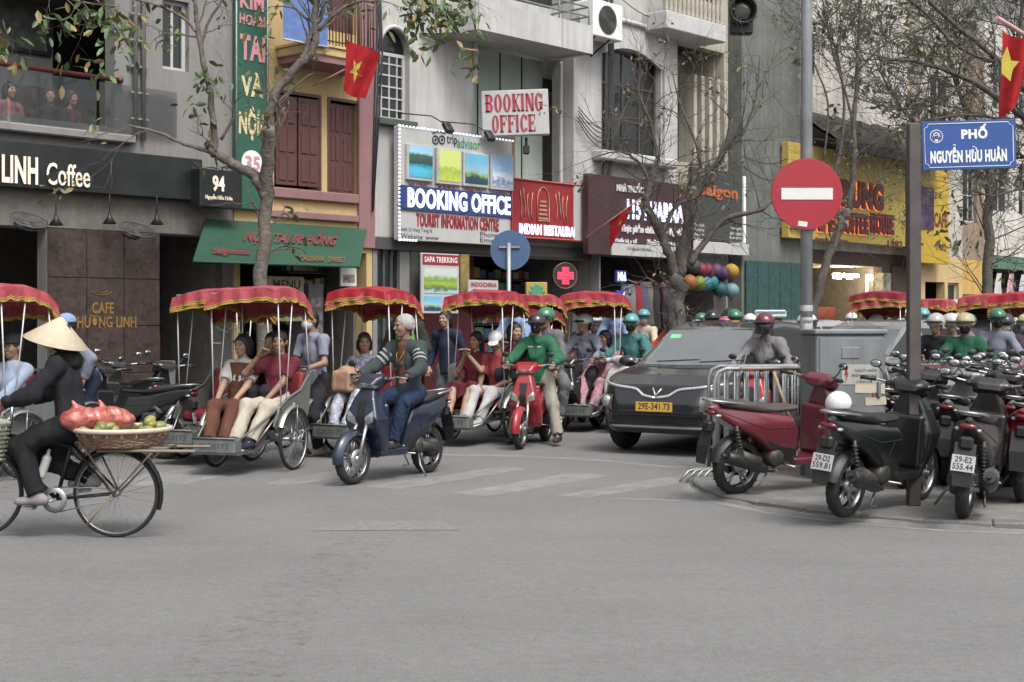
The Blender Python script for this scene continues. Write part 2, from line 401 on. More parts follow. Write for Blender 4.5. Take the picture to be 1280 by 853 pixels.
class Tracer:
    """follows the surface of a sampled field: used to lay panes, lamps and trims exactly on a body"""
    def __init__(s, F_, lo, h): s.F, s.lo, s.h = F_, lo, h
    def at(s, P):
        q = (P - s.lo) / s.h; n = np.array(s.F.shape); q = np.clip(q, 0, n - 1.001); i = np.floor(q).astype(int); f = q - i; r = 0
        for a in (0, 1):
            for b in (0, 1):
                for c in (0, 1):
                    w = (f[:, 0] if a else 1 - f[:, 0]) * (f[:, 1] if b else 1 - f[:, 1]) * (f[:, 2] if c else 1 - f[:, 2]); r = r + w * s.F[i[:, 0] + a, i[:, 1] + b, i[:, 2] + c]
        return r
    def hit(s, P, d, off=.004, L=3.4, n=300):
        P = np.array(P, float).reshape(-1, 3); d = np.array(d, float); d /= np.linalg.norm(d); T = np.full(len(P), np.nan); st = L / n
        for i in range(n):
            t = i * st; v = s.at(P + d * t); m = np.isnan(T) & (v < 0); T[m] = t
        s.miss = np.isnan(T); T = np.where(s.miss, L, T); lo_, hi_ = T - st, T
        for _ in range(8):
            m = (lo_ + hi_) / 2; v = s.at(P + d * m[:, None]); lo_ = np.where(v > 0, m, lo_); hi_ = np.where(v > 0, hi_, m)
        return P + d * (lo_ - off)[:, None]
    def patch(s, mb, bot, top, d, nu=14, nv=6, off=.004, mat=0):
        def samp(pl, t):
            pl = np.array(pl, float); L = np.concatenate([[0], np.cumsum(np.linalg.norm(np.diff(pl, axis=0), axis=1))]); L /= L[-1]
            return np.stack([np.interp(t, L, pl[:, i]) for i in range(3)], 1)
        t = np.linspace(0, 1, nu); B, T_ = samp(bot, t), samp(top, t); vs, ok = [], []
        for j in range(nv): v = j / (nv - 1); vs.append(s.hit(B * (1 - v) + T_ * v, d, off)); ok += list(~s.miss)
        V_ = np.concatenate(vs); fs = [(i * nu + j, i * nu + j + 1, (i + 1) * nu + j + 1, (i + 1) * nu + j) for i in range(nv - 1) for j in range(nu - 1)]
        mb.add(V_, [f for f in fs if all(ok[i] for i in f)], mat, True)
    def strip(s, mb, pl, r, d, off=.0, mat=0, n=6):
        pl = np.array(pl, float); L = np.concatenate([[0], np.cumsum(np.linalg.norm(np.diff(pl, axis=0), axis=1))]); t = np.linspace(0, L[-1], max(len(pl), int(L[-1] / .05)))
        Q = s.hit(np.stack([np.interp(t, L, pl[:, i]) for i in range(3)], 1), d, off); Q = Q[~s.miss]
        if len(Q) > 1: mb.tube([tuple(p) for p in Q], r, n, mat)
# ------------------------------------------------------------------ people
def ik(a, b, l1, l2, hint):
    d = b - a; L = d.length; mx = (l1 + l2) * .995
    if L > mx: b = a + d * (mx / L); d = b - a; L = mx
    x = (l1 * l1 - l2 * l2 + L * L) / (2 * L); h = math.sqrt(max(0, l1 * l1 - x * x)); n = d / L
    p = hint - n * hint.dot(n); p = p.normalized() if p.length > 1e-6 else n.orthogonal()
    return a + n * x + p * h, b
def V3(*a): return Vector(a)
def hand_sdf(sd, wr, dirn, back, side, curl, k=.006):
    x = dirn.normalized(); z = (back - x * back.dot(x)).normalized(); y = z.cross(x)
    P = lambda a, b, c: wr + x * a + y * b + z * c
    B = Matrix((x, y, z)).transposed()
    sd.rbox(P(.045, 0, 0), (.045, .038, .014), .012, B, k=.008)
    sd.cap(P(-.03, 0, 0), P(.01, 0, 0), .026, .024, k=.02)
    for i, L in enumerate((.066, .076, .072, .056)):
        yy = (i - 1.5) * -.0195 * side; a = R(8 + 62 * curl); b = a + R(20 + 80 * curl)
        p0 = P(.083, yy, 0); p1 = p0 + (x * math.cos(a) - z * math.sin(a)) * L * .52; p2 = p1 + (x * math.cos(b) - z * math.sin(b)) * L * .5
        sd.cap(p0, p1, .0092, .0086, k=.004); sd.cap(p1, p2, .0086, .0072, k=.002)
    t0 = P(.022, -.034 * -side * -1, -.004) if False else P(.022, .032 * side, -.006)
    t1 = t0 + (x * .7 + y * side * (.7 - .5 * curl) - z * .5 * curl) * .036; t2 = t1 + (x * .95 - z * (.3 + .5 * curl)) * .03
    sd.cap(t0, t1, .0125, .011, k=.01); sd.cap(t1, t2, .0105, .0085, k=.003)
def head_sdf(sd, c, Rm, s=1.0):
    T = Matrix.Translation(c) @ Rm.to_4x4(); sd.T = T
    e = lambda *a, **k: sd.ell(*a, **k)
    e((-.012, 0, .026), (.097, .076, .092), k=.02); e((.024, 0, -.038), (.062, .058, .076), k=.03)
    e((.05, 0, -.09), (.03, .03, .024), k=.025); sd.cap((.083, 0, .008), (.104, 0, -.028), .008, .0135, k=.012)
    sd.cap((.08, -.034, .024), (.08, .034, .024), .011, k=.014)
    for y in (-1, 1):
        e((.062, y * .036, -.026), .022, k=.02); e((-.006, y * .079, -.008), (.02, .009, .032), k=.008)
        sd.ell((.093, y * .031, .004), (.009, .015, .008), k=.012, op='s')
    sd.cap((.084, -.02, -.06), (.084, .02, -.06), .008, k=.008); sd.cap((.083, -.018, -.068), (.083, .018, -.068), .008, k=.006)
    sd.T = Matrix.Identity(4)
def person(label, loc, rz, pel=(0, 0, .93), lean=4, side=0, twist=0, look=0, nod=0, hl=None, hr=None, fl=None, fr=None, curl=.35,
           eh=(-.4, .5, -.8), kh=(1, 0, .1), H=1.0, top=None, sleeve='long', bot=None, legs='long', shoes=None, hair='short', hairm=None,
           helmet=None, mask=None, skin=None, cap=None, res=.014, toe=(0, 0), fl_d=None, fr_d=None, hat=None, vest=None, name='person', group=None, bulk=1.0, vis=False, hpal=None, apron=None, bare=False):
    skin = skin or SKIN; hairm = hairm or HAIRB; seed = abs(hash(label)) % 1000 if False else sum(ord(c) for c in label) % 997
    root = thing(name, label, 'person', loc, rz, group)
    pel = V3(*pel); up = (Matrix.Rotation(R(lean), 3, 'Y') @ V3(0, 0, 1)); up = Matrix.Rotation(R(side), 3, 'X') @ up
    lat = Matrix.Rotation(R(twist), 3, up) @ V3(0, 1, 0); lat = (lat - up * lat.dot(up)).normalized(); fw = lat.cross(up)
    hlat = V3(0, 1, 0)
    S = lambda x: x * H
    chest = pel + up * S(.30); neck = pel + up * S(.50); hip = {1: pel + hlat * S(.088) - up * S(.02), -1: pel - hlat * S(.088) - up * S(.02)}
    sh = {1: neck - up * S(.06) + lat * S(.160), -1: neck - up * S(.06) - lat * S(.160)}
    hc = neck + up * S(.08) + V3(0, 0, 1) * S(.085) + fw * S(.035)
    Rh = Matrix.Rotation(R(look), 3, 'Z') @ Matrix.Rotation(R(nod), 3, 'Y')
    defh = {1: pel + V3(.12, .24, -.02) * H, -1: pel + V3(.12, -.24, -.02) * H}
    hand = {1: V3(*hl) if hl else defh[1], -1: V3(*hr) if hr else defh[-1]}
    foot = {1: V3(*fl) if fl else V3(pel.x + .03, .11, .085), -1: V3(*fr) if fr else V3(pel.x - .03, -.11, .085)}
    el, wr, kn, an = {}, {}, {}, {}
    for q in (1, -1):
        el[q], wr[q] = ik(sh[q], hand[q], S(.28), S(.255), V3(eh[0], eh[1] * q, eh[2]))
        kn[q], an[q] = ik(hip[q], foot[q], S(.41), S(.41), V3(kh[0], kh[1] * q, kh[2]))
    b = SDF(.03)
    # body: one continuous figure
    b.cap(pel, chest, S(.105), S(.115), k=.05, sc=(1.35, 1, 1)); b.cap(chest, neck - up * S(.06), S(.11), S(.085), k=.05, sc=(1.3, 1, 1))
    b.cap(sh[1], sh[-1], S(.055), k=.04); b.cap(neck - up * .04, hc - V3(0, 0, .03), S(.055), S(.05), k=.03)
    for q in (1, -1):
        b.cap(sh[q], el[q], S(.046), S(.037), k=.03); b.cap(el[q], wr[q], S(.038), S(.025), k=.02)
        b.cap(hip[q], kn[q], S(.075), S(.05), k=.04); b.cap(kn[q] - (kn[q] - an[q]) * .0, kn[q] + (an[q] - kn[q]) * .35, S(.048), S(.052), k=.02)
        b.cap(kn[q] + (an[q] - kn[q]) * .35, an[q], S(.05), S(.033), k=.02)
        b.cap(an[q] - V3(0, 0, .01), an[q] - V3(0, 0, .045) + V3(.1, 0, 0), .032, .026, k=.02)
    m = b.mb(res)
    hd = SDF(.02); head_sdf(hd, hc, Rh); hd.mb(min(res, .0085) if res < .016 else .012, out=m)
    for q in (1, -1):
        d = (wr[q] - el[q]).normalized(); bk = V3(*hpal) if hpal else V3(-.25, 0, 1)
        if abs(d.dot(bk)) > .9: bk = V3(1, 0, .1)
        hs_ = SDF(.006); hand_sdf(hs_, wr[q] + d * .005, d, bk, -q, curl); hs_.mb(.0065 if res < .016 else .009, out=m)
    obj('body', m, skin, root, fix=False)
    if res < .013 and not (helmet and vis):
        m = MB()
        for y in (-1, 1): m.ball(tuple(hc + Rh @ V3(.0855, y * .031, .004)), (.008, .0115, .0055), 8, rot=Rh)
        obj('eyes', m, M('eye_dark', (.03, .02, .018), .25), root)
        m = MB()
        for y in (-1, 1): m.tube([tuple(hc + Rh @ V3(.088, y * .014, .024)), tuple(hc + Rh @ V3(.089, y * .032, .029)), tuple(hc + Rh @ V3(.078, y * .05, .023))], .0035, 5)
        obj('eyebrows', m, hairm, root, fix=False)
        if not mask: obj('lips', MB().ball(tuple(hc + Rh @ V3(.091, 0, -.064)), (.006, .022, .008), 8, rot=Rh), M('lip', (.3, .12, .1), .5), root)
    # clothing
    if top:
        t = SDF(.03); g = .017 * bulk
        t.cap(pel - up * S(.03), chest, S(.112) + g, S(.118) + g, k=.05, sc=(1.32, 1, 1)); t.cap(chest, neck - up * S(.055), S(.112) + g, S(.083) + g, k=.05, sc=(1.28, 1, 1))
        t.cap(pel - up * S(.07), pel + up * S(.02), S(.122) + g, S(.115) + g, k=.05, sc=(1.3, 1, 1)); t.cap(sh[1], sh[-1], S(.046) + g, k=.04); t.cap(neck - up * .02, sh[1], S(.04) + g * .7, S(.045) + g, k=.03); t.cap(neck - up * .02, sh[-1], S(.04) + g * .7, S(.045) + g, k=.03); t.cap(neck - up * .05, neck - up * .005 + fw * .006, S(.062) + g * .6, S(.05) + g * .6, k=.03)
        for q in (1, -1):
            t.cap(sh[q], el[q], S(.05) + g, S(.042) + g, k=.03)
            if sleeve == 'long': t.cap(el[q], wr[q] + (wr[q] - el[q]).normalized() * .0, S(.043) + g, S(.033) + g * .5, k=.03)
        for q in (1, -1):
            if sleeve == 'long': d = wr[q] - el[q]; t.clip(wr[q] - d.normalized() * .012, d, .075)
            else: d = el[q] - sh[q]; t.clip(sh[q] + d * .72, d, .30 * .72 * H)
        if sleeve != 'long':  # the clip sphere must not eat the waist: rebuild the waist over it
            t.cap(pel - up * S(.03), chest, S(.112) + g, S(.118) + g, k=.05, sc=(1.32, 1, 1))
        t.clip(pel - up * S(.10), -up)
        t.clip(neck + up * .022, up)
        obj('jacket' if sleeve == 'long' else 'shirt', t.mb(res, folds(.0065 * bulk, seed, 24)), top, root, fix=False)
        if res < .0150:
            m = MB(); cpt = []
            for a in np.linspace(.35, 6.283 - .35, 16): rr_ = S(.060) + g * .6; cpt.append(neck + up * .012 + (fw * math.cos(a) * 1.02 + lat * math.sin(a)) * rr_ + fw * .006)
            m.sheet([[tuple(p + up * .022 - (p - neck - up * .012).normalized() * .010) for p in cpt], [tuple(p + up * .008) for p in cpt], [tuple(p - up * .022 + (p - neck - up * .012).normalized() * .012) for p in cpt]]); obj('collar', m, top, root, fix=False)
            ff = [chest - up * S(.20) + fw * (S(.088) + g), chest + fw * (S(.092) + g), neck - up * .07 + fw * (S(.078) + g)]; m = MB(); m.tube([tuple(p) for p in ff], .003, 5); obj('front_seam', m, top, root, fix=False)
    if vest:
        t = SDF(.03); g = .036
        t.cap(pel - up * S(.0), chest, S(.114) + g, S(.12) + g, k=.05, sc=(1.32, 1, 1)); t.cap(chest, neck - up * S(.055), S(.112) + g, S(.083) + g, k=.05, sc=(1.28, 1, 1))
        t.cap(sh[1] * .75 + sh[-1] * .25, sh[-1] * .75 + sh[1] * .25, S(.055) + g, k=.03); t.clip(pel, -up); t.clip(neck - up * .02, up)
        obj('vest', t.mb(res, folds(.003, seed + 1)), vest, root, fix=False)
    if bot:
        t = SDF(.03); g = .018 * bulk
        t.cap(pel - up * S(.02), pel + up * S(.09), S(.112) + g, S(.108) + g * .6, k=.05, sc=(1.3, 1, 1))
        for q in (1, -1):
            t.cap(hip[q], kn[q], S(.082) + g, S(.058) + g, k=.04)
            if legs == 'long': t.cap(kn[q], an[q] + (an[q] - kn[q]) * .03, S(.057) + g, S(.043) + g, k=.03)
            if legs == 'skirt': t.cap(hip[q], kn[q], S(.095) + g, S(.10) + g, k=.08)
        for q in (1, -1):
            if legs == 'long': t.clip(an[q] + V3(0, 0, .012), an[q] - kn[q], .085)
            elif legs == 'short': t.clip(kn[q] - (kn[q] - hip[q]) * .15, kn[q] - hip[q], .12)
            elif legs == 'skirt': t.clip(kn[q] + (kn[q] - hip[q]) * .03, kn[q] - hip[q], .16)
        obj({'long': 'trousers', 'short': 'shorts', 'skirt': 'skirt'}[legs], t.mb(res, folds(.008, seed + 3, 24)), bot, root, fix=False)
    if shoes:
        for q in (1, -1):
            d = V3(1, math.tan(R(toe[0 if q > 0 else 1])), 0).normalized(); fd = fl_d if q > 0 else fr_d
            if fd: d = V3(*fd).normalized()
            a = an[q]; up2 = V3(0, 0, 1) - d * d.z; t = SDF(.02)
            t.cap(a - up2 * .035 - d * .045, a - up2 * .048 + d * .15, .043, .034, k=.02, sc=(1, 1, 1.05)); t.cap(a - up2 * .03, a + up2 * .015, .042, .042, k=.03); t.clip(a - up2 * .078, -up2, .4)
            t.clip(a + up2 * .02, up2, .3)
            obj('shoe', t.mb(.011 if res < .013 else .015), shoes, root, fix=False)
    # hair and headgear
    Tm = Matrix.Translation(hc) @ Rh.to_4x4()
    if hair and not (helmet == 'full'):
        t = SDF(.015); t.T = Tm; t.ell((-.016, 0, .033), (.103, .0825, .095) if hair == 'short' else (.106, .086, .098), k=0); t.cap((-.05, 0, -.02), (-.055, 0, -.06), .07, .05, k=.02)
        if hair == 'long': t.cap((-.06, 0, -.02), (-.085, 0, -.24), .075, .06, k=.04); t.cap((-.02, .06, 0), (-.05, .06, -.16), .035, .03, k=.03); t.cap((-.02, -.06, 0), (-.05, -.06, -.16), .035, .03, k=.03)
        if hair == 'bob': t.cap((-.05, 0, -.02), (-.06, 0, -.09), .08, .07, k=.03); t.cap((.0, .07, 0), (-.01, .07, -.07), .026, k=.03); t.cap((0, -.07, 0), (-.01, -.07, -.07), .026, k=.03)
        t.ell((.098, 0, -.035), (.062, .095, .095), k=.015, op='s'); t.rbox((.03, 0, -.085), (.1, .071, .055), .02, k=.01, op='s') if hair == 'short' else None
        obj('hair', t.mb(.008 if res < .013 else .012, folds(.0025, seed, 90)), hairm, root, fix=False)
    if helmet:
        m_helm = helmet if not isinstance(helmet, str) else BLACK
        t = SDF(.01); t.T = Tm; t.ell((-.008, 0, .045), (.136, .118, .118), k=0); t.clip((0, 0, .012), (-.25, 0, -1)); 
        h_ = obj('helmet', t.mb(.009), m_helm, root, fix=False)
        v_ = MB(); v_.T = Tm; ro = []
        for j in range(3):
            r_ = .128 + .025 * j; ro.append([(r_ * math.cos(a) * 1.02, r_ * math.sin(a) * .92, .058 - .010 * j) for a in np.linspace(-1.0, 1.0, 9)])
        v_.sheet(ro); ro2 = [[(x, y, z - .006) for x, y, z in r_] for r_ in ro]; v_.sheet(ro2)
        obj('visor', v_, BLACK if not isinstance(helmet, tuple) else BLACK, root, fix=False)
        if vis: obj('face_shield', MB().lathe([(.10, -.07), (.128, -.03), (.135, .03), (.12, .06)], 14, 0, 'z', a0=-1.1, a1=1.1) if False else _shield(Tm), GLASSD, root, fix=False)
    if mask:
        t = SDF(.01); t.T = Tm; t.ell((.045, 0, -.048), (.068, .066, .062), k=0); t.clip((0, 0, -.006), (0, 0, 1)); t.clip((-.02, 0, 0), (-1, 0, 0))
        obj('face_mask', t.mb(.009), mask, root, fix=False)
    if cap:
        t = SDF(.01); t.T = Tm; t.ell((-.012, 0, .048), (.112, .094, .10), k=0); t.clip((0, 0, .04), (0, 0, -1)); t.ell((.115, 0, .048), (.07, .075, .012), k=.01)
        obj('cap', t.mb(.009), cap, root, fix=False)
    root['_j'] = 0; del root['_j']
    return root, dict(hc=hc, Rh=Rh, el=el, wr=wr, kn=kn, an=an, sh=sh, up=up, fw=fw, pel=pel, chest=chest, neck=neck, lat=lat, T=Tm)
def _shield(Tm):
    m = MB(); m.T = Tm
    m.sheet([[((.142 - .02 * abs(z + .02) / .1) * math.cos(a), (.125) * math.sin(a), z) for a in np.linspace(-1.15, 1.15, 15)] for z in np.linspace(-.10, .055, 8)]); return m
# ------------------------------------------------------------------ wheels
def wheel(parent, c, Rr, tr, kind='spoke', w=None, rimm=None, n=32, tread=True):
    """wheel part (rim, hub, spokes) with its tyre as a sub-part; axle along y"""
    w = w or tr; m = MB(); ri = Rr - tr * 1.15
    m.lathe([(ri + .012, -w * .42), (ri - .008, -w * .42), (ri - .014, 0), (ri - .008, w * .42), (ri + .012, w * .42)], n, 0, 'y', c)
    m.lathe([(0, -w * .9), (.03, -w * .9), (.03, w * .9), (0, w * .9)], 12, 0, 'y', c)
    if kind == 'spoke':
        k = 28 if Rr > .28 else 24
        for i in range(k):
            a = 2 * math.pi * i / k; b = a + (.5 if i % 2 else -.5); y = .02 * (1 if i % 4 < 2 else -1)
            m.tube([(c[0] + .024 * math.cos(b), c[1] + y, c[2] + .024 * math.sin(b)), (c[0] + ri * math.cos(a), c[1], c[2] + ri * math.sin(a))], .0017, 3, 0, caps=False)
    else:
        for i in range(5):
            a = 2 * math.pi * i / 5 + .3
            for dd in (-.16, .16):
                p0 = (c[0] + .025 * math.cos(a), c[1], c[2] + .025 * math.sin(a)); p1 = (c[0] + ri * math.cos(a + dd), c[1], c[2] + ri * math.sin(a + dd))
                m.tube([p0, p1], [.014, .010] if Rr < .3 else [.05, .035], 6)
        m.lathe([(0, -w * .5), (.05, -w * .5), (.06, 0), (.05, w * .5), (0, w * .5)], 14, 0, 'y', c)
    o = obj('wheel', m, rimm or STEEL, parent, fix=False)
    t = MB(); pr = [(Rr - tr + tr * math.cos(a) * 1.0, w * .5 * math.sin(a)) for a in np.linspace(-2.2, 2.2, 11)]
    t.lathe(pr, n, 0, 'y', c)
    if tread and Rr < .33 and tr > .03:
        for i in range(44):
            a = 2 * math.pi * i / 44; s_ = 1 if i % 2 else -1
            e = Matrix.Rotation(-a, 3, 'Y')
            t.box((c[0] + (Rr - .001) * math.cos(a), c[1] + s_ * w * .17, c[2] + (Rr - .001) * math.sin(a)), (.0022, w * .26, .014), 0, e)
    obj('tyre', t, RUBBER, o, fix=False); return o
def arc_shell(m, c, r, w, a0, a1, n=14, crown=.25, mat=0, axis=1, th=.004):
    rows = []
    for i in range(n + 1):
        a = a0 + (a1 - a0) * i / n; row = []
        for j in range(7):
            b = (j / 6 - .5) * 2; rr = r - crown * w * b * b * .9
            row.append((c[0] + rr * math.cos(a), c[1] + b * w / 2, c[2] + rr * math.sin(a)))
        rows.append(row)
    m.sheet(rows, mat); m.sheet([[(c[0] + (x - c[0]) * .985, y, c[2] + (z - c[2]) * .985) for x, y, z in r_] for r_ in rows], mat)
def plate(parent, c, w, h, txt, rz=0, tilt=0, mat=None, ink=None, border=True, name='number_plate'):
    """plate facing local -x (rear) after rotation rz; two lines of text"""
    T = Matrix.Translation(c) @ Matrix.Rotation(rz, 4, 'Z') @ Matrix.Rotation(tilt, 4, 'X')
    m = MB(); m.T = T; m.box((0, 0, 0), (w, .006, h), 0, ch=.003)
    k = len(txt)
    for i, s in enumerate(txt):
        z1 = h * (.5 - .08) - i * h * .86 / k; z0 = z1 - h * .86 / k * .84; ww = w * .43 * (min(1, len(s) / 6) if k > 1 else 1)
        text(m, s, -ww, ww, z0, z1, -.0045, 1, bold=.02)
    return obj(name, m, [mat or WHITE, ink or BLACK], parent, fix=False)

# ------------------------------------------------------------------ scooters
P_PAINT = M('scooter_paint', (.3, .02, .03), .3, var=.08, coat=.6, dirt=.15)
SEAT = M('seat_vinyl', (.02, .019, .019), .5, var=.3, bump=.15)
LAMP = M('headlamp_glass', (.42, .44, .45), .12, .5, var=.3, scale=20)
RED_L = M('tail_lamp', (.12, .008, .01), .2, coat=.5)
AMBER = M('amber_lamp', (.5, .17, .02), .25)
def ctaper(v, a, b, x): return np.clip((x - a) / (b - a), 0, 1) * v
def make_scooter(style='modern'):
    t = thing('motor_scooter', '', 'scooter'); vesp = style == 'round'; moped = style == 'moped'; res = .011
    # lower and side panels, tail
    s = SDF(.02)
    if not moped:
        s.prof([(-.02, .27), (-.05, .56), (-.12, .70), (-.40, .74), (-.70, .80), (-.90, .825), (-.97, .79), (-.86, .70), (-.70, .60), (-.50, .50), (-.36, .40), (-.24, .27)],
               lambda x, z: (.172 if not vesp else .2) - ctaper(.1, -.40, -.98, x) - .34 * np.clip(.60 - z, 0, .3) ** 1.5 - .9 * np.clip(z - .62, 0, .2) ** 1.6 + 0 * z, .045 if not vesp else .07)
        if vesp: s.ell((-.52, 0, .55), (.36, .215, .2), k=.06); s.ell((-.6, 0, .28), (.2, .4, .2), k=.02, op='s')
        s.rbox((.14, 0, .285), (.22, .15, .035), .02, k=.03)
    else:
        s.prof([(.30, .62), (.05, .50), (-.08, .62), (-.12, .70), (-.40, .72), (-.75, .80), (-.95, .80), (-.93, .74), (-.6, .60), (-.35, .50), (-.15, .40), (.1, .36), (.33, .5)],
               lambda x, z: .12 - ctaper(.05, -.45, -.95, x) - ctaper(.05, -.1, .3, x), .03)
    F_, lo = s.field(res); tr = Tracer(F_, lo, res); v, q = nets(F_.copy(), lo, res); mm = MB(); mm.add(v, q.tolist(), 0, True); bp_ = obj('body_panel', mm, P_PAINT, t, fix=False)
    for y in (-1, 1):
        m = MB(); tr.strip(m, [(-.10, y * .6, .60), (-.45, y * .6, .60), (-.86, y * .6, .75)], .004, (0, -y, 0)); tr.strip(m, [(-.22, y * .6, .60), (-.30, y * .6, .44)], .003, (0, -y, 0)); obj('panel_gap', m, DARK, bp_, fix=False)
        if not moped and not vesp: m = MB(); tr.patch(m, [(-.04, y * .6, .29), (-.20, y * .6, .29), (-.34, y * .6, .42)], [(-.06, y * .6, .40), (-.24, y * .6, .43), (-.42, y * .6, .50)], (0, -y, 0), 12, 5, .004); obj('lower_cover', m, BLACK, bp_, fix=False)
    # leg shield and nose
    s = SDF(.02)
    wf = (lambda x, z: np.interp(z, [.2, .28, .42, .62, .82, .98], [.10, .15, .185, .20, .125, .055]) + 0 * x) if not moped else (lambda x, z: np.interp(z, [.2, .28, .42, .62, .82, .98], [.17, .19, .2, .17, .11, .055]) + 0 * x)
    s.prof([(.37, .99), (.47, .82), (.52, .64), (.49, .53), (.42, .44), (.36, .30), (.30, .25), (.25, .27), (.29, .45), (.31, .72), (.29, .97)] if not vesp else
           [(.36, .99), (.42, .82), (.44, .6), (.42, .44), (.38, .30), (.32, .25), (.27, .27), (.31, .45), (.32, .72), (.3, .97)],
           (lambda x, z: np.interp(z, [.2, .3, .5, .7, .85, .98], [.14, .2, .225, .22, .17, .08]) + 0 * x) if vesp else wf, .028)
    if not vesp: s.rbox((.27, 0, .55), (.03, .16, .22), .03, k=.02)
    F_, lo = s.field(res); tr = Tracer(F_, lo, res); v, q = nets(F_.copy(), lo, res); mm = MB(); mm.add(v, q.tolist(), 0, True)
    sh = obj('leg_shield', mm, P_PAINT, t, fix=False)
    if not vesp:
        m = MB()
        for y in (-1, 1):
            tr.patch(m, [(.8, y * .05, .56), (.8, y * .15, .60)], [(.8, y * .06, .64), (.8, y * .19, .74)], (-1, 0, 0), 8, 5, .004)
        obj('indicator_lamp', m, LAMP, sh, fix=False)
        m = MB(); tr.patch(m, [(.8, -.03, .52), (.8, .03, .52)], [(.8, -.05, .80), (.8, .05, .80)], (-1, 0, 0), 6, 8, .003); obj('front_trim', m, BLACK, sh, fix=False)
    # handlebar cowl
    s = SDF(.02)
    if vesp: s.ell((.34, 0, 1.0), (.11, .13, .075)); s.cap((.3, -.2, 1.0), (.3, .2, 1.0), .04, k=.05)
    else:
        s.prof([(.21, .96), (.22, 1.01), (.30, 1.06), (.40, 1.02), (.47, .95), (.40, .905), (.28, .93)], lambda x, z: .10 + .045 * np.clip((x - .2) / .15, 0, 1) - ctaper(.06, .34, .47, x), .028)
        s.cap((.27, -.17, 1.0), (.27, .17, 1.0), .026, .026, k=.04)
    F_, lo = s.field(.009); tr = Tracer(F_, lo, .009); v, q = nets(F_.copy(), lo, .009); mm = MB(); mm.add(v, q.tolist(), 0, True)
    cw = obj('handlebar_cowl', mm, P_PAINT, t, fix=False)
    m = MB()
    if vesp: m.ball((.425, 0, .99), (.03, .068, .06), 16); obj('headlight', m, LAMP, cw, fix=False)
    else:
        tr.patch(m, [(.8, -.06, .925), (.8, 0, .91), (.8, .06, .925)], [(.8, -.125, 1.0), (.8, 0, 1.02), (.8, .125, 1.0)], (-1, 0, -.15), 12, 6, .005); obj('headlight', m, LAMP, cw, fix=False)
    m = MB(); m.tube([(.27, 0, 1.0), (.27, .18, 1.01), (.22, .28, 1.03), (.19, .36, 1.03)], .011); m.tube([(.27, 0, 1.0), (.27, -.18, 1.01), (.22, -.28, 1.03), (.19, -.36, 1.03)], .011)
    for y in (-1, 1): m.tube([(.25, y * .22, 1.02), (.27, y * .27, 1.025), (.235, y * .36, 1.015)], .006, 5)
    obj('handlebar', m, STEEL, t, fix=False)
    for y in (-1, 1):
        obj('grip', MB().tube([(.232, y * .255, 1.025), (.187, y * .37, 1.03)], .018, 10), BLACK, t, fix=False)
        mi = obj('mirror', MB().tube([(.26, y * .2, 1.03), (.29, y * .23, 1.08), (.27, y * .27, 1.13)], .006, 6).ball((.275, y * .29, 1.15), (.015, .052, .034), 14), BLACK, t, fix=False)
        obj('mirror_glass', MB().ball((.264, y * .29, 1.15), (.007, .045, .028), 14), M('mirror_glass', (.5, .52, .53), .06, 1.0, var=.02), mi, fix=False)
    # seat
    s = SDF(.02); s.prof([(-.03, .735), (-.02, .785), (-.34, .775), (-.52, .83), (-.80, .845), (-.86, .82), (-.82, .79), (-.45, .735)], lambda x, z: .135 - ctaper(.05, -.5, -.86, x) - ctaper(.04, -.15, 0, x), .035)
    obj('seat', s.mb(.010), SEAT, t, fix=False)
    m = MB(); m.tube([(-.62, .10, .81), (-.85, .095, .84), (-.97, .05, .85), (-.97, -.05, .85), (-.85, -.095, .84), (-.62, -.10, .81)], .012, 8); obj('grab_rail', m, STEEL, t, fix=False)
    m = MB(); m.ball((-.935, 0, .745), (.03, .07, .028), 12); obj('tail_light', m, RED_L, t, fix=False)
    for y in (-1, 1): obj('indicator_lamp', MB().ball((-.90, y * .075, .72), (.035, .022, .016), 10), LAMP, t, fix=False)
    # fenders
    m = MB(); arc_shell(m, (.63, 0, .25), .285, .125, R(-8), R(150), 18, .5); m.box((.62, 0, .50), (.05, .11, .03), ch=.01); obj('front_fender', m, P_PAINT, t, fix=False)
    m = MB(); arc_shell(m, (-.60, 0, .25), .30, .13, R(95), R(168), 10, .3)
    m.add([(-.93, -.075, .62), (-.93, .075, .62), (-.985, .075, .46), (-.985, -.075, .46), (-1.0, .06, .30), (-1.0, -.06, .30)], [(0, 1, 2, 3), (3, 2, 4, 5)]); m.box((-.93, 0, .62), (.08, .10, .10), ch=.02)
    obj('rear_fender', m, BLACK, t, fix=False)
    # running gear
    m = MB()
    for y in (-1, 1): m.tube([(.63, y * .075, .25), (.56, y * .075, .45), (.46, y * .05, .62)], [.018, .018, .024], 8)
    m.tube([(.46, 0, .60), (.30, 0, .98)], .028); obj('fork', m, ALU, t, fix=False)
    m = MB(); m.lathe([(.03, 0), (.095, 0), (.095, .004), (.03, .004)], 24, 0, 'y', (.63, .055, .25)); obj('brake_disc', m, ALU, t, fix=False)
    m = MB(); m.box((-.36, .03, .30), (.34, .17, .13), ch=.03); m.lathe([(0, .11), (.085, .11), (.10, .06), (.10, 0)], 18, 0, 'y', (-.60, 0, .27)); m.lathe([(0, .15), (.075, .15), (.09, .10), (.09, 0)], 18, 0, 'y', (-.30, 0, .32))
    m.lathe([(0, -.15), (.07, -.15), (.085, -.12), (.085, -.04)], 18, 0, 'y', (-.28, 0, .33)); m.tube([(-.60, .10, .28), (-.30, .12, .32)], .05, 8)
    for i in range(6): m.box((-.17 - i * .018, 0, .35), (.007, .16, .12))
    m.tube([(-.28, .07, .52), (-.50, .09, .58), (-.58, .09, .50)], .035, 8); m.box((-.42, .10, .47), (.2, .07, .11), ch=.03)
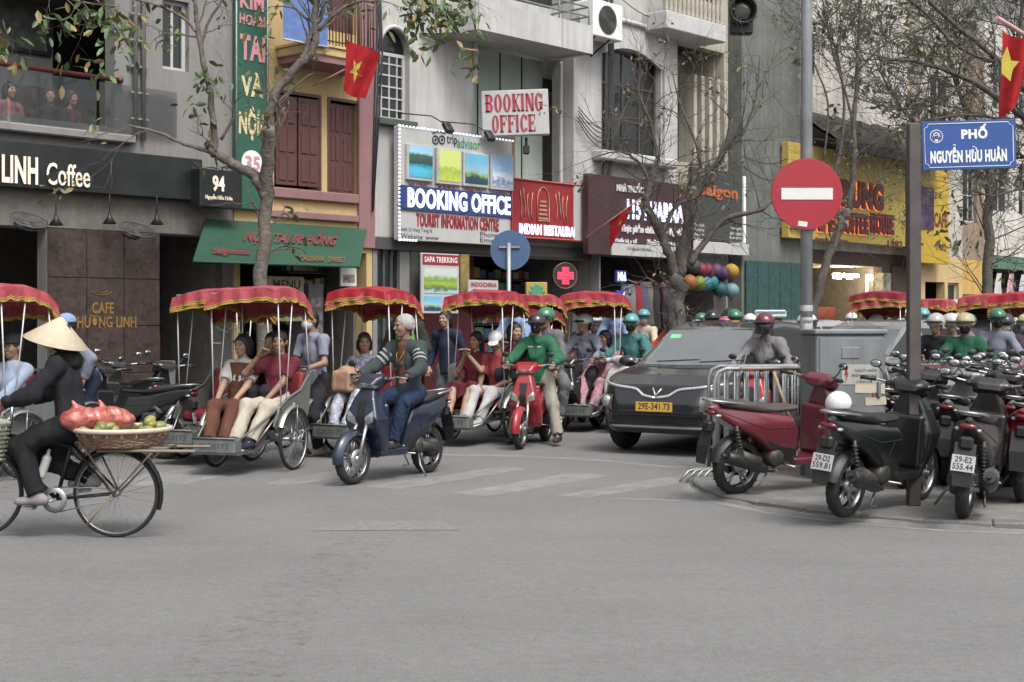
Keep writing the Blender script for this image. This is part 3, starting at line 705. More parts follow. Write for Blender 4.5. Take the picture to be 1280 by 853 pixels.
    obj('engine', m, ENG, t, fix=False)
    m = MB(); m.tube([(-.25, -.10, .30), (-.32, -.14, .22), (-.45, -.15, .24)], .018, 8); m.tube([(-.42, -.155, .24), (-.50, -.16, .27), (-.80, -.175, .36), (-.88, -.18, .385)], [.035, .052, .058, .045], 12)
    m.tube([(-.87, -.18, .38), (-.93, -.18, .40)], .018, 8); obj('exhaust', m, BLACK, t, fix=False)
    m = MB(); m.tube([(-.52, -.165, .31), (-.74, -.18, .385)], [.052, .056], 10); obj('heat_guard', m, ENG, t, fix=False)
    m = MB(); m.tube([(-.62, -.11, .27), (-.72, -.10, .63)], .014, 6)
    for i in range(9): f = i / 9 + .08; m.lathe([(.012, 0), (.03, .006), (.012, .012)], 10, 0, 'z', (-.64 - .08 * f, -.105, .32 + .27 * f))
    obj('shock_absorber', m, ENG, t, fix=False)
    m = MB(); m.tube([(-.28, .12, .24), (-.20, .20, .13), (-.22, .26, .015)], .011, 6); m.tube([(-.36, -.11, .20), (-.46, -.13, .09), (-.36, -.13, .09)], .009, 5)
    m.tube([(-.12, -.2, .25), (-.12, .2, .25)], .010, 6); obj('kickstand', m, STEEL, t, fix=False)
    wheel(t, (.63, 0, .25), .25, .042, 'alloy', .085, ALU if not moped else STEEL); wheel(t, (-.60, 0, .25), .25, .048, 'alloy', .10, ALU)
    return t
PAINTS = {}
def paint(name, rgb, rough=.3, coat=.5, metal=0.0): return M('paint_' + name, rgb, rough, metal, var=.12, coat=coat, dirt=.25)
def scooter(proto, label, loc, rz, pm, group=None, txt=None, tilt=0.0, shieldm=None, seatm=None, pmat=None):
    sw = {'scooter_paint': pm}
    if seatm: sw['seat_vinyl'] = seatm
    c = copy_tree(proto, None, sw); place(c, label, loc, rz, group, tilt)
    if txt: plate(c, (-.985, 0, .47), .165, .125, txt, R(-90), R(-14), pmat or M('plate_white', (.42, .42, .41), .5, dirt=.4), M('plate_ink', (.03, .03, .035), .6))
    return c
def on(loc, rz, p):  # point of a vehicle's frame in the world
    return Vector(loc) + Matrix.Rotation(rz, 3, 'Z') @ Vector(p)

# ------------------------------------------------------------------ cycle rickshaws
CANV = M('canopy_red', (.27, .018, .034), .55, var=.2, bump=.25, bscale=12, spec=.4, rgb2=(.34, .035, .055))
FRNG = M('gold_fringe', (.36, .25, .045), .7, var=.25, bump=.4)
CUSH = M('red_cushion', (.2, .02, .025), .55, var=.2)
TUBC = M('rickshaw_frame', (.30, .31, .31), .35, .75, var=.3, dirt=.4)
BOXM = M('rickshaw_box_grey', (.17, .185, .175), .55, .3, var=.2, dirt=.6)
def make_rickshaw():
    t = thing('cycle_rickshaw', '', 'rickshaw')
    for y in (-1, 1):
        wheel(t, (0, y * .46, .325), .325, .022, 'spoke', .04, STEEL)
        m = MB(); arc_shell(m, (0, y * .46, .325), .36, .065, R(25), R(165), 18, .3)
        for a in (30, 95, 160): m.tube([(0, y * .50, .325), (.36 * math.cos(R(a)), y * .49, .325 + .36 * math.sin(R(a)))], .004, 5)
        obj('mudguard', m, M('mudguard', (.5, .51, .51), .3, .8, var=.2, dirt=.3), t, fix=False)
    wheel(t, (-1.45, 0, .325), .325, .022, 'spoke', .04, STEEL)
    m = MB(); arc_shell(m, (-1.45, 0, .325), .36, .06, R(20), R(190), 18, .3); obj('mudguard', m, STEEL, t, fix=False)
    m = MB(); m.tube([(0, -.5, .325), (0, .5, .325)], .02)
    for y in (-.3, .3): m.tube([(.18, y, .36), (0, y, .33), (-.42, y, .42), (-.62, y * .6, .55)], .016)
    m.tube([(-.55, 0, .42), (-1.0, 0, .33), (-1.45, 0.05, .325)], .02); m.tube([(-.55, 0, .55), (-1.05, 0, .55), (-1.45, -.05, .325)], .016); m.tube([(-1.03, 0, .33), (-1.08, 0, .95)], .017)
    m.tube([(-.42, -.3, .42), (-.42, .3, .42)], .016); m.tube([(.0, -.3, .33), (.72, -.22, .25)], .014); m.tube([(.0, .3, .33), (.72, .22, .25)], .014)
    for y in (-.46, .46): m.tube([(0, y * .98, .325), (-.1, y * .8, .52)], .012); m.tube([(.5, y * .6, .3), (.1, y * .84, .66)], .012)
    obj('frame', m, TUBC, t, fix=False)
    # tub: curved side sheets, backrest, cushions
    m = MB()
    for y in (-1, 1):
        m.prism([(-.42, .44), (.22, .40), (.30, .48), (.22, .62), (.02, .72), (-.30, .80), (-.52, 1.0), (-.56, .98), (-.5, .6)], y * .375, y * .395, 0)
        m.tube([(.26, y * .39, .50), (.2, y * .39, .66), (0, y * .39, .75), (-.3, y * .39, .83), (-.54, y * .39, 1.02)], .015, 8)
    m.bx(-.42, .22, -.385, .385, .40, .43); m.box((-.50, 0, .76), (.025, .76, .5), 0, Euler((0, R(-14), 0))); obj('seat_tub', m, BOXM, t, fix=False)
    s = SDF(.01); s.rbox((-.12, 0, .50), (.30, .35, .06), .04); obj('seat_cushion', s.mb(.015), CUSH, t, fix=False)
    s = SDF(.01); s.rbox((-.44, 0, .78), (.05, .35, .24), .04, Matrix.Rotation(R(-14), 3, 'Y')); obj('back_cushion', s.mb(.015), CUSH, t, fix=False)
    m = MB(); m.prism([(.20, .40), (.50, .25), (.80, .24), (.80, .22), (.49, .225), (.19, .37)], -.26, .26); 
    for i in range(5): m.box((.54 + i * .055, 0, .247), (.012, .5, .008))
    obj('footboard', m, TUBC, t, fix=False)
    m = MB(); m.bx(.70, .86, -.24, .24, .24, .38, ch=.01); m.tube([(.86, -.25, .39), (.86, .25, .39)], .01); m.tube([(.74, -.25, .385), (.25, -.37, .63)], .012); m.tube([(.74, .25, .385), (.25, .37, .63)], .012)
    b = obj('front_box', m, BOXM, t, fix=False)
    m = MB(); T_ = Matrix.Rotation(R(90), 4, 'Z'); m.T = Matrix.Translation((.863, 0, .31)) @ T_; text(m, 'CX.0173', -.17, .17, -.03, .03, 0, 0, bold=.02); obj('lettering', m, M('faded_ink', (.07, .08, .09), .7), b, fix=False)
    m = MB(); m.tube([(-.62, -.34, 1.02), (-.66, -.30, 1.06), (-.66, .30, 1.06), (-.62, .34, 1.02)], .014); m.tube([(-.55, -.3, .55), (-.66, -.30, 1.06)], .013); m.tube([(-.55, .3, .55), (-.66, .30, 1.06)], .013); obj('push_bar', m, CHROME, t, fix=False)
    s = SDF(.02); s.ell((-1.10, 0, .98), (.13, .09, .04)); s.ell((-1.0, 0, .985), (.1, .04, .03), k=.04); obj('saddle', s.mb(.01), BLACK, t, fix=False)
    m = MB(); m.lathe([(.0, -.01), (.09, -.01), (.09, .01), (0, .01)], 20, 0, 'y', (-1.0, .06, .33)); m.tube([(-1.0, -.09, .33), (-1.0, .09, .33)], .012); m.tube([(-1.0, .09, .33), (-.90, .09, .22)], .01); m.tube([(-1.0, -.09, .33), (-1.1, -.09, .44)], .01)
    m.box((-.90, .14, .22), (.09, .08, .02)); m.box((-1.1, -.14, .44), (.09, .08, .02)); obj('pedals', m, STEEL, t, fix=False)
    return t
def canopy(root, tint=None, roll=0.0, seed=0, h=1.93, wd=.80):
    """folding hood on four rods: red cloth roof falling to the back, scalloped valance edged in gold"""
    rs = random.Random(seed); m = MB()
    xs = [.30, .10, -.16, -.38, -.55]; zs = [h - .03, h, h - .005, h - .06, h - .17 - .05 * rs.random()]; sag = rs.uniform(.004, .018); rows = []
    for x, z in zip(xs, zs):
        rows.append([(x + rs.uniform(-.006, .006), (j / 8 - .5) * wd, z - .045 * abs(j / 4 - 1) ** 2 - sag * abs(math.sin(j * .785 + seed)) + roll * (j / 8 - .5) + rs.uniform(-.004, .004)) for j in range(9)])
    m.sheet(rows, 0); m.sheet([[(x, y, z - .012) for x, y, z in r_] for r_ in rows], 0)
    roof = obj('canopy', m, tint or CANV, root, fix=False)
    # valance
    edge = []
    fr, bk = rows[0], rows[-1]
    edge += [Vector(p) for p in fr]; edge += [Vector(r_[-1]) for r_ in rows[1:]]; edge += [Vector(p) for p in bk[::-1][1:]]; edge += [Vector(r_[0]) for r_ in rows[::-1][1:]]
    pts = []
    for i in range(len(edge) - 1):
        for k in range(6): pts.append(edge[i].lerp(edge[i + 1], k / 6))
    pts.append(edge[-1]); cen = Vector((-.2, 0, 0)); top, b1, b2, b3 = [], [], [], []
    acc = 0
    for i, p in enumerate(pts):
        if i: acc += (pts[i] - pts[i - 1]).length
        sc = abs(math.sin(acc * math.pi / .145)); front = p.x > .29
        dp = .108 + .012 * math.sin(acc * 4 + seed) + (.004 * sc if front else .02 * sc); out = Vector((p.x - cen.x, p.y, 0)).normalized() * (.018 + .012 * math.sin(acc * 30 + seed))
        top.append(tuple(p)); b1.append(tuple(p + out * .6 + V3(0, 0, -dp * .6))); b2.append(tuple(p + out + V3(0, 0, -dp))); b3.append(tuple(p + out * 1.15 + V3(0, 0, -dp - .024 - .01 * abs(math.sin(acc * 90)))))
    m = MB(); m.sheet([top, b1, b2], 0); obj('valance', m, tint or CANV, roof, fix=False)
    m = MB(); m.sheet([b2, b3], 0); m.tube(b2, .006, 4); obj('fringe', m, FRNG, roof, fix=False)
    m = MB()
    for y in (-1, 1):
        m.tube([(.16, y * .40, .62), (.22, y * 0.39, h - .12)], .008, 6); m.tube([(-.5, y * .40, .95), (-.42, y * .38, h - .17)], .008, 6)
        m.tube([(.05, y * .40, .75), (-.12, y * .39, h - .08)], .007, 6)
    m.tube([(.22, -.4, h - .09), (.22, .4, h - .09)], .009, 6); m.tube([(-.44, -.38, h - .17), (-.44, .38, h - .17)], .009, 6)
    obj('canopy_rods', m, M('rod_white', (.55, .55, .53), .4, .3), root, fix=False)

# ------------------------------------------------------------------ cars
CARP = M('car_paint', (.028, .029, .032), .22, .4, var=.08, coat=1.0, scale=2)
def make_car():
    t = thing('parked_car', '', 'car'); h = .022; s = SDF(.04)
    # lower body
    s.prof([(-1.96, .38), (-1.99, .62), (-1.93, .98), (-1.80, 1.04), (.62, 1.06), (1.05, 1.02), (1.62, .93), (1.86, .82), (1.97, .62), (1.98, .40), (1.88, .26), (-1.85, .26)],
           lambda x, z: .87 - .34 * np.clip((x - 1.25) / .75, 0, 1) ** 2.6 - .28 * np.clip((-x - 1.35) / .65, 0, 1) ** 2.6 - .09 * np.clip((z - .62) / .45, 0, 1) ** 1.5 - .05 * np.clip((.5 - z) / .25, 0, 1), .085)
    s.prof([(-1.90, .98), (-1.62, 1.42), (-1.30, 1.53), (-.5, 1.575), (.05, 1.55), (.35, 1.46), (1.12, .98)],
           lambda x, z: .80 - .20 * np.clip((z - .98) / .6, 0, 1) - .06 * np.clip((x - .0) / 1.1, 0, 1), .09, k=.05)
    for x in (-1.27, 1.24):
        for y in (-1, 1): s.cap((x, y * .62, .34), (x, y * 1.2, .34), .40, k=.02, op='s'); s.ops[-1] = s.ops[-1]
    s.rbox((1.99, 0, .40), (.08, .62, .07), .03, k=.03, op='s')
    F_, lo = s.field(h); tr = Tracer(F_, lo, h); v, q = nets(F_.copy(), lo, h); m = MB(); m.add(v, q.tolist(), 0, True)
    body = obj('body', m, CARP, t, fix=False)
    m = MB(); tr.patch(m, [(3, -.70, 1.04), (3, 0, 1.03), (3, .70, 1.04)], [(3, -.55, 1.475), (3, 0, 1.50), (3, .55, 1.475)], (-1, 0, -.0), 22, 14, .006)
    obj('windscreen', m, M('windscreen_glass', (.33, .345, .35), .03, .7, var=.25, scale=.7), body, fix=False)
    for y in (-1, 1):
        m = MB(); 
        for a in ([(.92, 1.08), (.02, 1.08), (.02, 1.46), (.30, 1.44)], [(-.04, 1.08), (-.98, 1.10), (-.98, 1.45), (-.04, 1.46)], [(-1.04, 1.10), (-1.55, 1.16), (-1.40, 1.40), (-1.04, 1.445)]):
            tr.patch(m, [(a[0][0], y * 1.5, a[0][1]), (a[1][0], y * 1.5, a[1][1])], [(a[3][0], y * 1.5, a[3][1]), (a[2][0], y * 1.5, a[2][1])], (0, -y, 0), 12, 8, .006)
        obj('side_window', m, GLASSD, body, fix=False)
        m = MB(); tr.strip(m, [(1.0, y * 1.5, 1.045), (0, y * 1.5, 1.05), (-1.6, y * 1.5, 1.09)], .008, (0, -y, 0)); obj('window_trim', m, CHROME, body, fix=False)
        m = MB(); tr.strip(m, [(.0, y * 1.5, 1.04), (-.02, y * 1.5, .4)], .004, (0, -y, 0)); tr.strip(m, [(-1.0, y * 1.5, 1.05), (-.9, y * 1.5, .75), (-.86, y * 1.5, .4)], .004, (0, -y, 0)); tr.strip(m, [(.95, y * 1.5, 1.0), (.86, y * 1.5, .75), (.86, y * 1.5, .4)], .004, (0, -y, 0)); obj('door_gap', m, DARK, body, fix=False)
        for x in (.12, -.84): m = MB(); p = tr.hit([(x, y * 1.5, .92)], (0, -y, 0), .0)[0]; m.box(tuple(p), (.2, .04, .035), ch=.012); obj('door_handle', m, CARP, body, fix=False)
        s2 = SDF(.02); s2.ell((.74, y * .98, 1.06), (.09, .12, .075)); s2.cap((.74, y * .8, 1.02), (.74, y * .95, 1.04), .03, k=.03); obj('wing_mirror', s2.mb(.014), CARP, body, fix=False)
        m = MB(); arc_pts = [(1.24 + .43 * math.cos(a), y * 1.5, .34 + .43 * math.sin(a)) for a in np.linspace(R(-5), R(185), 16)]; tr.strip(m, arc_pts, .028, (0, -y, 0), .0)
        arc_pts = [(-1.27 + .43 * math.cos(a), y * 1.5, .34 + .43 * math.sin(a)) for a in np.linspace(R(-5), R(185), 16)]; tr.strip(m, arc_pts, .028, (0, -y, 0), .0)
        m.bx(-.85, .82, y * .78, y * .885, .235, .36, ch=.03); obj('arch_trim', m, BLACK, body, fix=False)
        m = MB(); tr.patch(m, [(3, y * .56, .53), (3, y * .76, .56)], [(3, y * .56, .70), (3, y * .79, .72)], (-1, 0, 0), 12, 8, .012)
        hl = obj('headlight', m, M('car_lamp', (.2, .21, .21), .15, .5), body, fix=False)
        m = MB(); p = tr.hit([(3, y * .66, .625)], (-1, 0, 0), .02)[0]; m.ball(tuple(p), (.05, .07, .07), 14); obj('lamp_lens', m, LAMP, hl, fix=False)
        m = MB(); tr.patch(m, [(-3, y * .5, .82), (-3, y * .76, .82)], [(-3, y * .5, .95), (-3, y * .74, .95)], (1, 0, 0), 8, 4, .012); obj('tail_light', m, RED_L, body, fix=False)
        for x in (-1.27, 1.24): wheel(t, (x, y * .745, .335), .335, .10, 'alloy', .22, ALU, tread=False)
    m = MB(); tr.patch(m, [(3, -.17, .70), (3, 0, .665), (3, .17, .70)], [(3, -.26, .80), (3, 0, .81), (3, .26, .80)], (-1, 0, 0), 14, 5, .008); tr.patch(m, [(3, -.60, .40), (3, .60, .40)], [(3, -.54, .50), (3, .54, .50)], (-1, 0, 0), 16, 4, .01)
    tr.patch(m, [(3, -.70, .265), (3, .70, .265)], [(3, -.70, .375), (3, .70, .375)], (-1, 0, 0), 16, 4, .012); obj('grille', m, BLACK, body, fix=False)
    m = MB()
    for y in (-1, 1): tr.strip(m, [(3, y * .80, .845), (3, y * .5, .80), (3, y * .27, .775), (3, y * .16, .70), (3, 0, .675)], .019, (-1, 0, 0), .006); tr.strip(m, [(3, y * .055, .785), (3, 0, .70)], .010, (-1, 0, 0), .014)
    obj('chrome_bar', m, M('satin_chrome', (.62, .63, .64), .25, .5, var=.08), body, fix=False)
    m = MB(); tr.strip(m, [(3, -.62, .335), (3, .62, .335)], .018, (-1, 0, 0), .01); obj('skid_trim', m, M('skid_trim', (.2, .2, .2), .5, .3), body, fix=False)
    for y0 in (-.45, .12): m = MB(); tr.strip(m, [(3, y0, 1.07), (3, y0 + .55, 1.10)], .008, (-1, 0, 0), .012); obj('wiper', m, BLACK, body, fix=False)
    m = MB(); tr.patch(m, [(-3, -.62, 1.10), (-3, .62, 1.10)], [(-3, -.52, 1.40), (-3, .52, 1.40)], (1, 0, 0), 14, 6, .006); obj('rear_window', m, GLASSD, body, fix=False)
    m = MB(); tr.strip(m, [(.6, -.62, 3), (-.3, -.60, 3), (-1.4, -.58, 3)], .012, (0, 0, -1), -.02); tr.strip(m, [(.1, .58, 3), (-.3, .60, 3), (-1.4, .58, 3)], .012, (0, 0, -1), -.02); obj('roof_rail', m, BLACK, body, fix=False)
    return t, tr
# ------------------------------------------------------------------ ground
def asphalt():
    m = bpy.data.materials.new('asphalt'); m.use_nodes = True; nt = m.node_tree; b = _bsdf(m); L = nt.links.new
    tc = nt.nodes.new('ShaderNodeTexCoord')
    def noise(sc, det=6, rough=.6, vec=None):
        n = nt.nodes.new('ShaderNodeTexNoise'); n.inputs['Scale'].default_value = sc; n.inputs['Detail'].default_value = det; n.inputs['Roughness'].default_value = rough
        L(vec or tc.outputs['Object'], n.inputs['Vector']); return n.outputs['Fac']
    def ramp(f, p0, p1, c0, c1):
        r = nt.nodes.new('ShaderNodeValToRGB'); r.color_ramp.elements[0].position = p0; r.color_ramp.elements[1].position = p1
        r.color_ramp.elements[0].color = (*c0, 1); r.color_ramp.elements[1].color = (*c1, 1); L(f, r.inputs[0]); return r.outputs[0]
    def mix(a, c, f, mode='MIX'):
        x = nt.nodes.new('ShaderNodeMixRGB'); x.blend_type = mode
        for s_, v in ((1, a), (2, c), (0, f)):
            if hasattr(v, 'links'): L(v, x.inputs[s_])
            else: x.inputs[s_].default_value = v if s_ == 0 else (*v, 1)
        return x.outputs[0]
    g = ramp(noise(190, 5, .85), .32, .72, (.115, .114, .113), (.29, .288, .284)); c0_ = ramp(noise(14, 8, .8), .3, .7, (.80, .80, .80), (1.14, 1.14, 1.14)); g = mix(g, c0_, 1.0, 'MULTIPLY'); c1_ = ramp(noise(48, 4, .8), .34, .68, (.78, .78, .78), (1.16, 1.16, 1.16)); g = mix(g, c1_, 1.0, 'MULTIPLY')
    lg = ramp(noise(.35, 6, .6), .3, .7, (.88, .88, .88), (1.05, 1.05, 1.045)); c = mix(g, lg, 1.0, 'MULTIPLY')
    mp = nt.nodes.new('ShaderNodeMapping'); mp.inputs['Rotation'].default_value = (0, 0, R(-35)); mp.inputs['Scale'].default_value = (.6, 1.4, 1); L(tc.outputs['Object'], mp.inputs['Vector'])
    st = ramp(noise(1.1, 6, .65, mp.outputs[0]), .45, .68, (1, 1, 1), (.92, .915, .91)); c = mix(c, st, 1.0, 'MULTIPLY')
    # worn patches with exposed brown stones
    pf = ramp(noise(.7, 8, .7), .56, .70, (0, 0, 0), (1, 1, 1)); vo = nt.nodes.new('ShaderNodeTexVoronoi'); vo.inputs['Scale'].default_value = 38; L(tc.outputs['Object'], vo.inputs['Vector'])
    sp = ramp(vo.outputs['Distance'], .12, .3, (.30, .24, .18), (.18, .17, .16)); pfh = mix(pf, (0, 0, 0), .45); c = mix(c, sp, pfh)
    # cracks
    v2 = nt.nodes.new('ShaderNodeTexVoronoi'); v2.feature = 'DISTANCE_TO_EDGE'; v2.inputs['Scale'].default_value = .42
    wv = nt.nodes.new('ShaderNodeMixRGB'); wv.inputs[0].default_value = .12; L(tc.outputs['Object'], wv.inputs[1]); nn = nt.nodes.new('ShaderNodeTexNoise'); nn.inputs['Scale'].default_value = 3; nn.inputs['Detail'].default_value = 6; L(tc.outputs['Object'], nn.inputs['Vector']); L(nn.outputs['Color'], wv.inputs[2]); L(wv.outputs[0], v2.inputs['Vector'])
    ck = ramp(v2.outputs['Distance'], .0, .005, (1, 1, 1), (0, 0, 0)); cm = ramp(noise(.5, 3), .62, .72, (0, 0, 0), (.3, .3, .3)); ck2 = mix(ck, cm, 1.0, 'MULTIPLY'); c = mix(c, (.06, .058, .055), ck2)
    L(c, b.inputs['Base Color']); b.inputs['Roughness'].default_value = .88; b.inputs['Specular IOR Level'].default_value = .3
    bp = nt.nodes.new('ShaderNodeBump'); bp.inputs['Strength'].default_value = .5; bp.inputs['Distance'].default_value = .01; L(noise(160, 4, .7), bp.inputs['Height']); L(bp.outputs[0], b.inputs['Normal'])
    return m
ASPH = asphalt()
gm = MB(); gm.sheet([[(x, y, 0) for x in (-300, -60, -20, 0, 20, 60, 300)] for y in (-300, -60, 0, 20, 60, 300)]); tag(obj('ground', gm, ASPH), kind='structure')
PAVE = M('pavement_stone', (.19, .185, .177), .85, var=.22, scale=3, bump=.25, bscale=30, dirt=.5)
KERB = M('kerb_stone', (.165, .162, .155), .8, var=.3, scale=5, bump=.4, dirt=.5)
# far pavement along the shops
m = MB(); a, b_ = fpt(-14, 0, 2.7), fpt(75, 0, 2.7); c_, d_ = fpt(75, 0, -8), fpt(-14, 0, -8)
m.add([(*a.xy, .12), (*b_.xy, .12), (*c_.xy, .12), (*d_.xy, .12)], [(0, 1, 2, 3)]); farp = tag(obj('pavement', m, PAVE), kind='structure')
km = MB(); km.box((0, 0, 0), (.98, .16, .15), ch=.015); kme = km.mesh('kerb_stone'); kme.materials.append(KERB)
for i in range(60):
    p = fpt(-12 + i, .055 + random.uniform(-.006, .006), 2.72); k = bpy.data.objects.new('kerb_stone', kme); COL.objects.link(k); k.parent = farp; k.location = p; k.rotation_euler = (0, 0, UA + random.uniform(-.01, .01))
tl = MB(); tl.box((0, 0, 0), (.39, .39, .03), ch=.006); tme = tl.mesh('paving_slab'); tme.materials.append(M('paving_slab', (.22, .21, .2), .85, var=.35, scale=2, bump=.4, dirt=.5))
cnt = 0
for j in range(6):
    for i in range(48):
        p = fpt(-3.4 + i * .4, .112 + random.uniform(-.004, .003), 2.42 - j * .4); k = bpy.data.objects.new('paving_slab', tme); COL.objects.link(k); k.parent = farp; k.location = p; k.rotation_euler = (0, 0, UA)
# corner island on the right
edge_px = [(873, 596), (862, 601), (861, 607), (868, 614), (884, 622), (912, 630), (960, 638), (1020, 646), (1100, 655), (1180, 661), (1290, 665), (1420, 669)]
E_ = [G(x, y) for x, y in edge_px]; E_.append(E_[-1] + Vector((1.2, -.02, 0)))
ctl = [E_[0]] + E_; P2 = []
for i in range(1, len(ctl) - 2):
    for k in range(4):
        t = k / 4; p0, p1, p2, p3 = ctl[i - 1], ctl[i], ctl[i + 1], ctl[i + 2]
        P2.append(.5 * ((2 * p1) + (p2 - p0) * t + (2 * p0 - 5 * p1 + 4 * p2 - p3) * t * t + (3 * p1 - p0 - 3 * p2 + p3) * t ** 3))
P2.append(E_[-2]); P2.append(E_[-1]); P2.append(E_[-1] + Vector((13, 0, 0)))
bk0 = E_[0] + U * 22
poly = [Vector((bk0.x + 16, bk0.y, 0)), bk0, E_[0] + U * 10] + P2
def inset(pts, d):
    out = []
    for i, p in enumerate(pts):
        a, b2 = pts[max(0, i - 1)], pts[min(len(pts) - 1, i + 1)]; t = (b2 - a).normalized(); out.append(p + Vector((-t.y, t.x, 0)) * d)
    return out
inn = inset(poly, .22); IZ = .05
m = MB(); n = len(poly); o0 = [(p.x, p.y, -.01) for p in poly]; o1 = [(p.x, p.y, IZ * .7) for p in inset(poly, .05)]; o2 = [(p.x, p.y, IZ) for p in inn]
m.sheet([o0, o1, o2], 0, False); m.add([(p.x, p.y, IZ) for p in inn], [tuple(range(n))]); isl = tag(obj('corner_pavement', m, PAVE), kind='structure')
m = MB(); ks = P2; seg = []
acc = 0
cum = [0.0]
for a, b2 in zip(ks[:-1], ks[1:]): cum.append(cum[-1] + (b2 - a).length)
def at_(t):
    k = max(i for i in range(len(cum)) if cum[i] <= t + 1e-9); k = min(k, len(ks) - 2); return ks[k].lerp(ks[k + 1], (t - cum[k]) / max(1e-6, cum[k + 1] - cum[k]))
t_ = .4; kl = .52
while t_ + kl < cum[-3]:
    p, q = at_(t_), at_(t_ + kl); d = q - p; c = (p + q) / 2 + Vector((-d.y, d.x, 0)).normalized() * .13; kk = MB(); kk.box((0, 0, 0), (d.length * .985, .2, .1), ch=.014)
    obj('kerb_stone', kk, KERB, isl, loc=(c.x, c.y, .012 + random.uniform(-.004, .003)), rot=(random.uniform(-.02, .02), 0, math.atan2(d.y, d.x)), fix=False); t_ += kl
# painted markings
PAINT = bpy.data.materials.new('worn_road_paint'); PAINT.use_nodes = True
nt = PAINT.node_tree; b = _bsdf(PAINT); b.inputs['Base Color'].default_value = (.44, .435, .42, 1); b.inputs['Roughness'].default_value = .8
tc = nt.nodes.new('ShaderNodeTexCoord'); nz = nt.nodes.new('ShaderNodeTexNoise'); nz.inputs['Scale'].default_value = 3.5; nz.inputs['Detail'].default_value = 10; nz.inputs['Roughness'].default_value = .75
cr = nt.nodes.new('ShaderNodeValToRGB'); cr.color_ramp.elements[0].position = .36; cr.color_ramp.elements[0].color = (.04, .04, .04, 1); cr.color_ramp.elements[1].position = .64; cr.color_ramp.elements[1].color = (.5, .5, .5, 1)
nt.links.new(tc.outputs['Object'], nz.inputs['Vector']); nt.links.new(nz.outputs['Fac'], cr.inputs[0]); nt.links.new(cr.outputs[0], b.inputs['Alpha'])
def marking(pts, name='crosswalk_stripe'):
    m = MB(); q = [G(x, y) for x, y in pts]; m.add([(p.x, p.y, .004) for p in q], [tuple(range(len(q)))]); return tag(obj(name, m, PAINT), kind='structure')
for q in ([(120, 605), (195, 609), (300, 588), (255, 583)], [(200, 603), (226, 607), (345, 583), (330, 577)], [(329, 605), (362, 608), (430, 597), (470, 586), (430, 586)], [(447, 609), (499, 612), (560, 603), (658, 587), (628, 584), (540, 597)], [(567, 617), (611, 621), (763, 595), (718, 591)], [(697, 620), (735, 623), (862, 603), (835, 597)]): marking(q)
def line_px(pts, w, name='road_line'):
    q = [G(x, y) for x, y in pts]; a = inset(q, w / 2); c = inset(q, -w / 2); m = MB(); m.sheet([[(p.x, p.y, .004) for p in a], [(p.x, p.y, .004) for p in c]]); return tag(obj(name, m, PAINT), kind='structure')
line_px([(540, 569), (600, 570), (650, 571), (700, 573), (760, 577), (800, 581), (835, 584), (872, 585)], .16)
line_px([(765, 624), (810, 625), (852, 627)], .08)
q = [G(x, y) for x, y in [(853, 606), (856, 614), (868, 622), (884, 628), (910, 634), (960, 643), (1020, 651), (1100, 659), (1180, 665), (1290, 669)]]
m = MB(); wds = [.36, .4, .4, .3, .12, .07, .07, .07, .07, .07]; a = [q[i] + (inset(q, wds[i])[i] - q[i]) for i in range(len(q))]; m.sheet([[(p.x, p.y, .0045) for p in q], [(p.x, p.y, .0045) for p in a]]); tag(obj('road_line', m, PAINT), kind='structure')
m = MB(); mh = G(478, 658); m.add([(mh.x - .55, mh.y - .25, .003), (mh.x + .62, mh.y - .2, .003), (mh.x + .45, mh.y + .25, .003), (mh.x - .2, mh.y + .3, .003)], [(0, 1, 2, 3)]); tag(obj('road_patch', m, M('asphalt_patch', (.185, .183, .18), .9, var=.3, scale=20, bump=.4)), kind='structure')

WS = bpy.data.materials.new('worn_stones'); WS.use_nodes = True; nt = WS.node_tree; b = _bsdf(WS); b.inputs['Roughness'].default_value = .9
tc = nt.nodes.new('ShaderNodeTexCoord'); vo = nt.nodes.new('ShaderNodeTexVoronoi'); vo.inputs['Scale'].default_value = 34; nz = nt.nodes.new('ShaderNodeTexNoise'); nz.inputs['Scale'].default_value = 9; nz.inputs['Detail'].default_value = 9; nz.inputs['Roughness'].default_value = .8
for n_ in (vo, nz): nt.links.new(tc.outputs['Object'], n_.inputs['Vector'])
c1 = nt.nodes.new('ShaderNodeValToRGB'); c1.color_ramp.elements[0].color = (.30, .25, .20, 1); c1.color_ramp.elements[1].color = (.13, .12, .11, 1); c1.color_ramp.elements[1].position = .4; nt.links.new(vo.outputs['Distance'], c1.inputs[0]); nt.links.new(c1.outputs[0], b.inputs['Base Color'])
c2 = nt.nodes.new('ShaderNodeValToRGB'); c2.color_ramp.elements[0].position = .5; c2.color_ramp.elements[0].color = (0, 0, 0, 1); c2.color_ramp.elements[1].position = .66; c2.color_ramp.elements[1].color = (.3, .3, .3, 1); nt.links.new(nz.outputs['Fac'], c2.inputs[0]); nt.links.new(c2.outputs[0], b.inputs['Alpha'])
for pts in ([(180, 860), (345, 860), (400, 780), (470, 700), (500, 672), (430, 672), (350, 720), (260, 780)],):
    q = [G(x, y) for x, y in pts]; m = MB(); m.add([(p.x, p.y, .0025) for p in q], [tuple(range(len(q)))]); tag(obj('road_wear', m, WS), kind='structure')

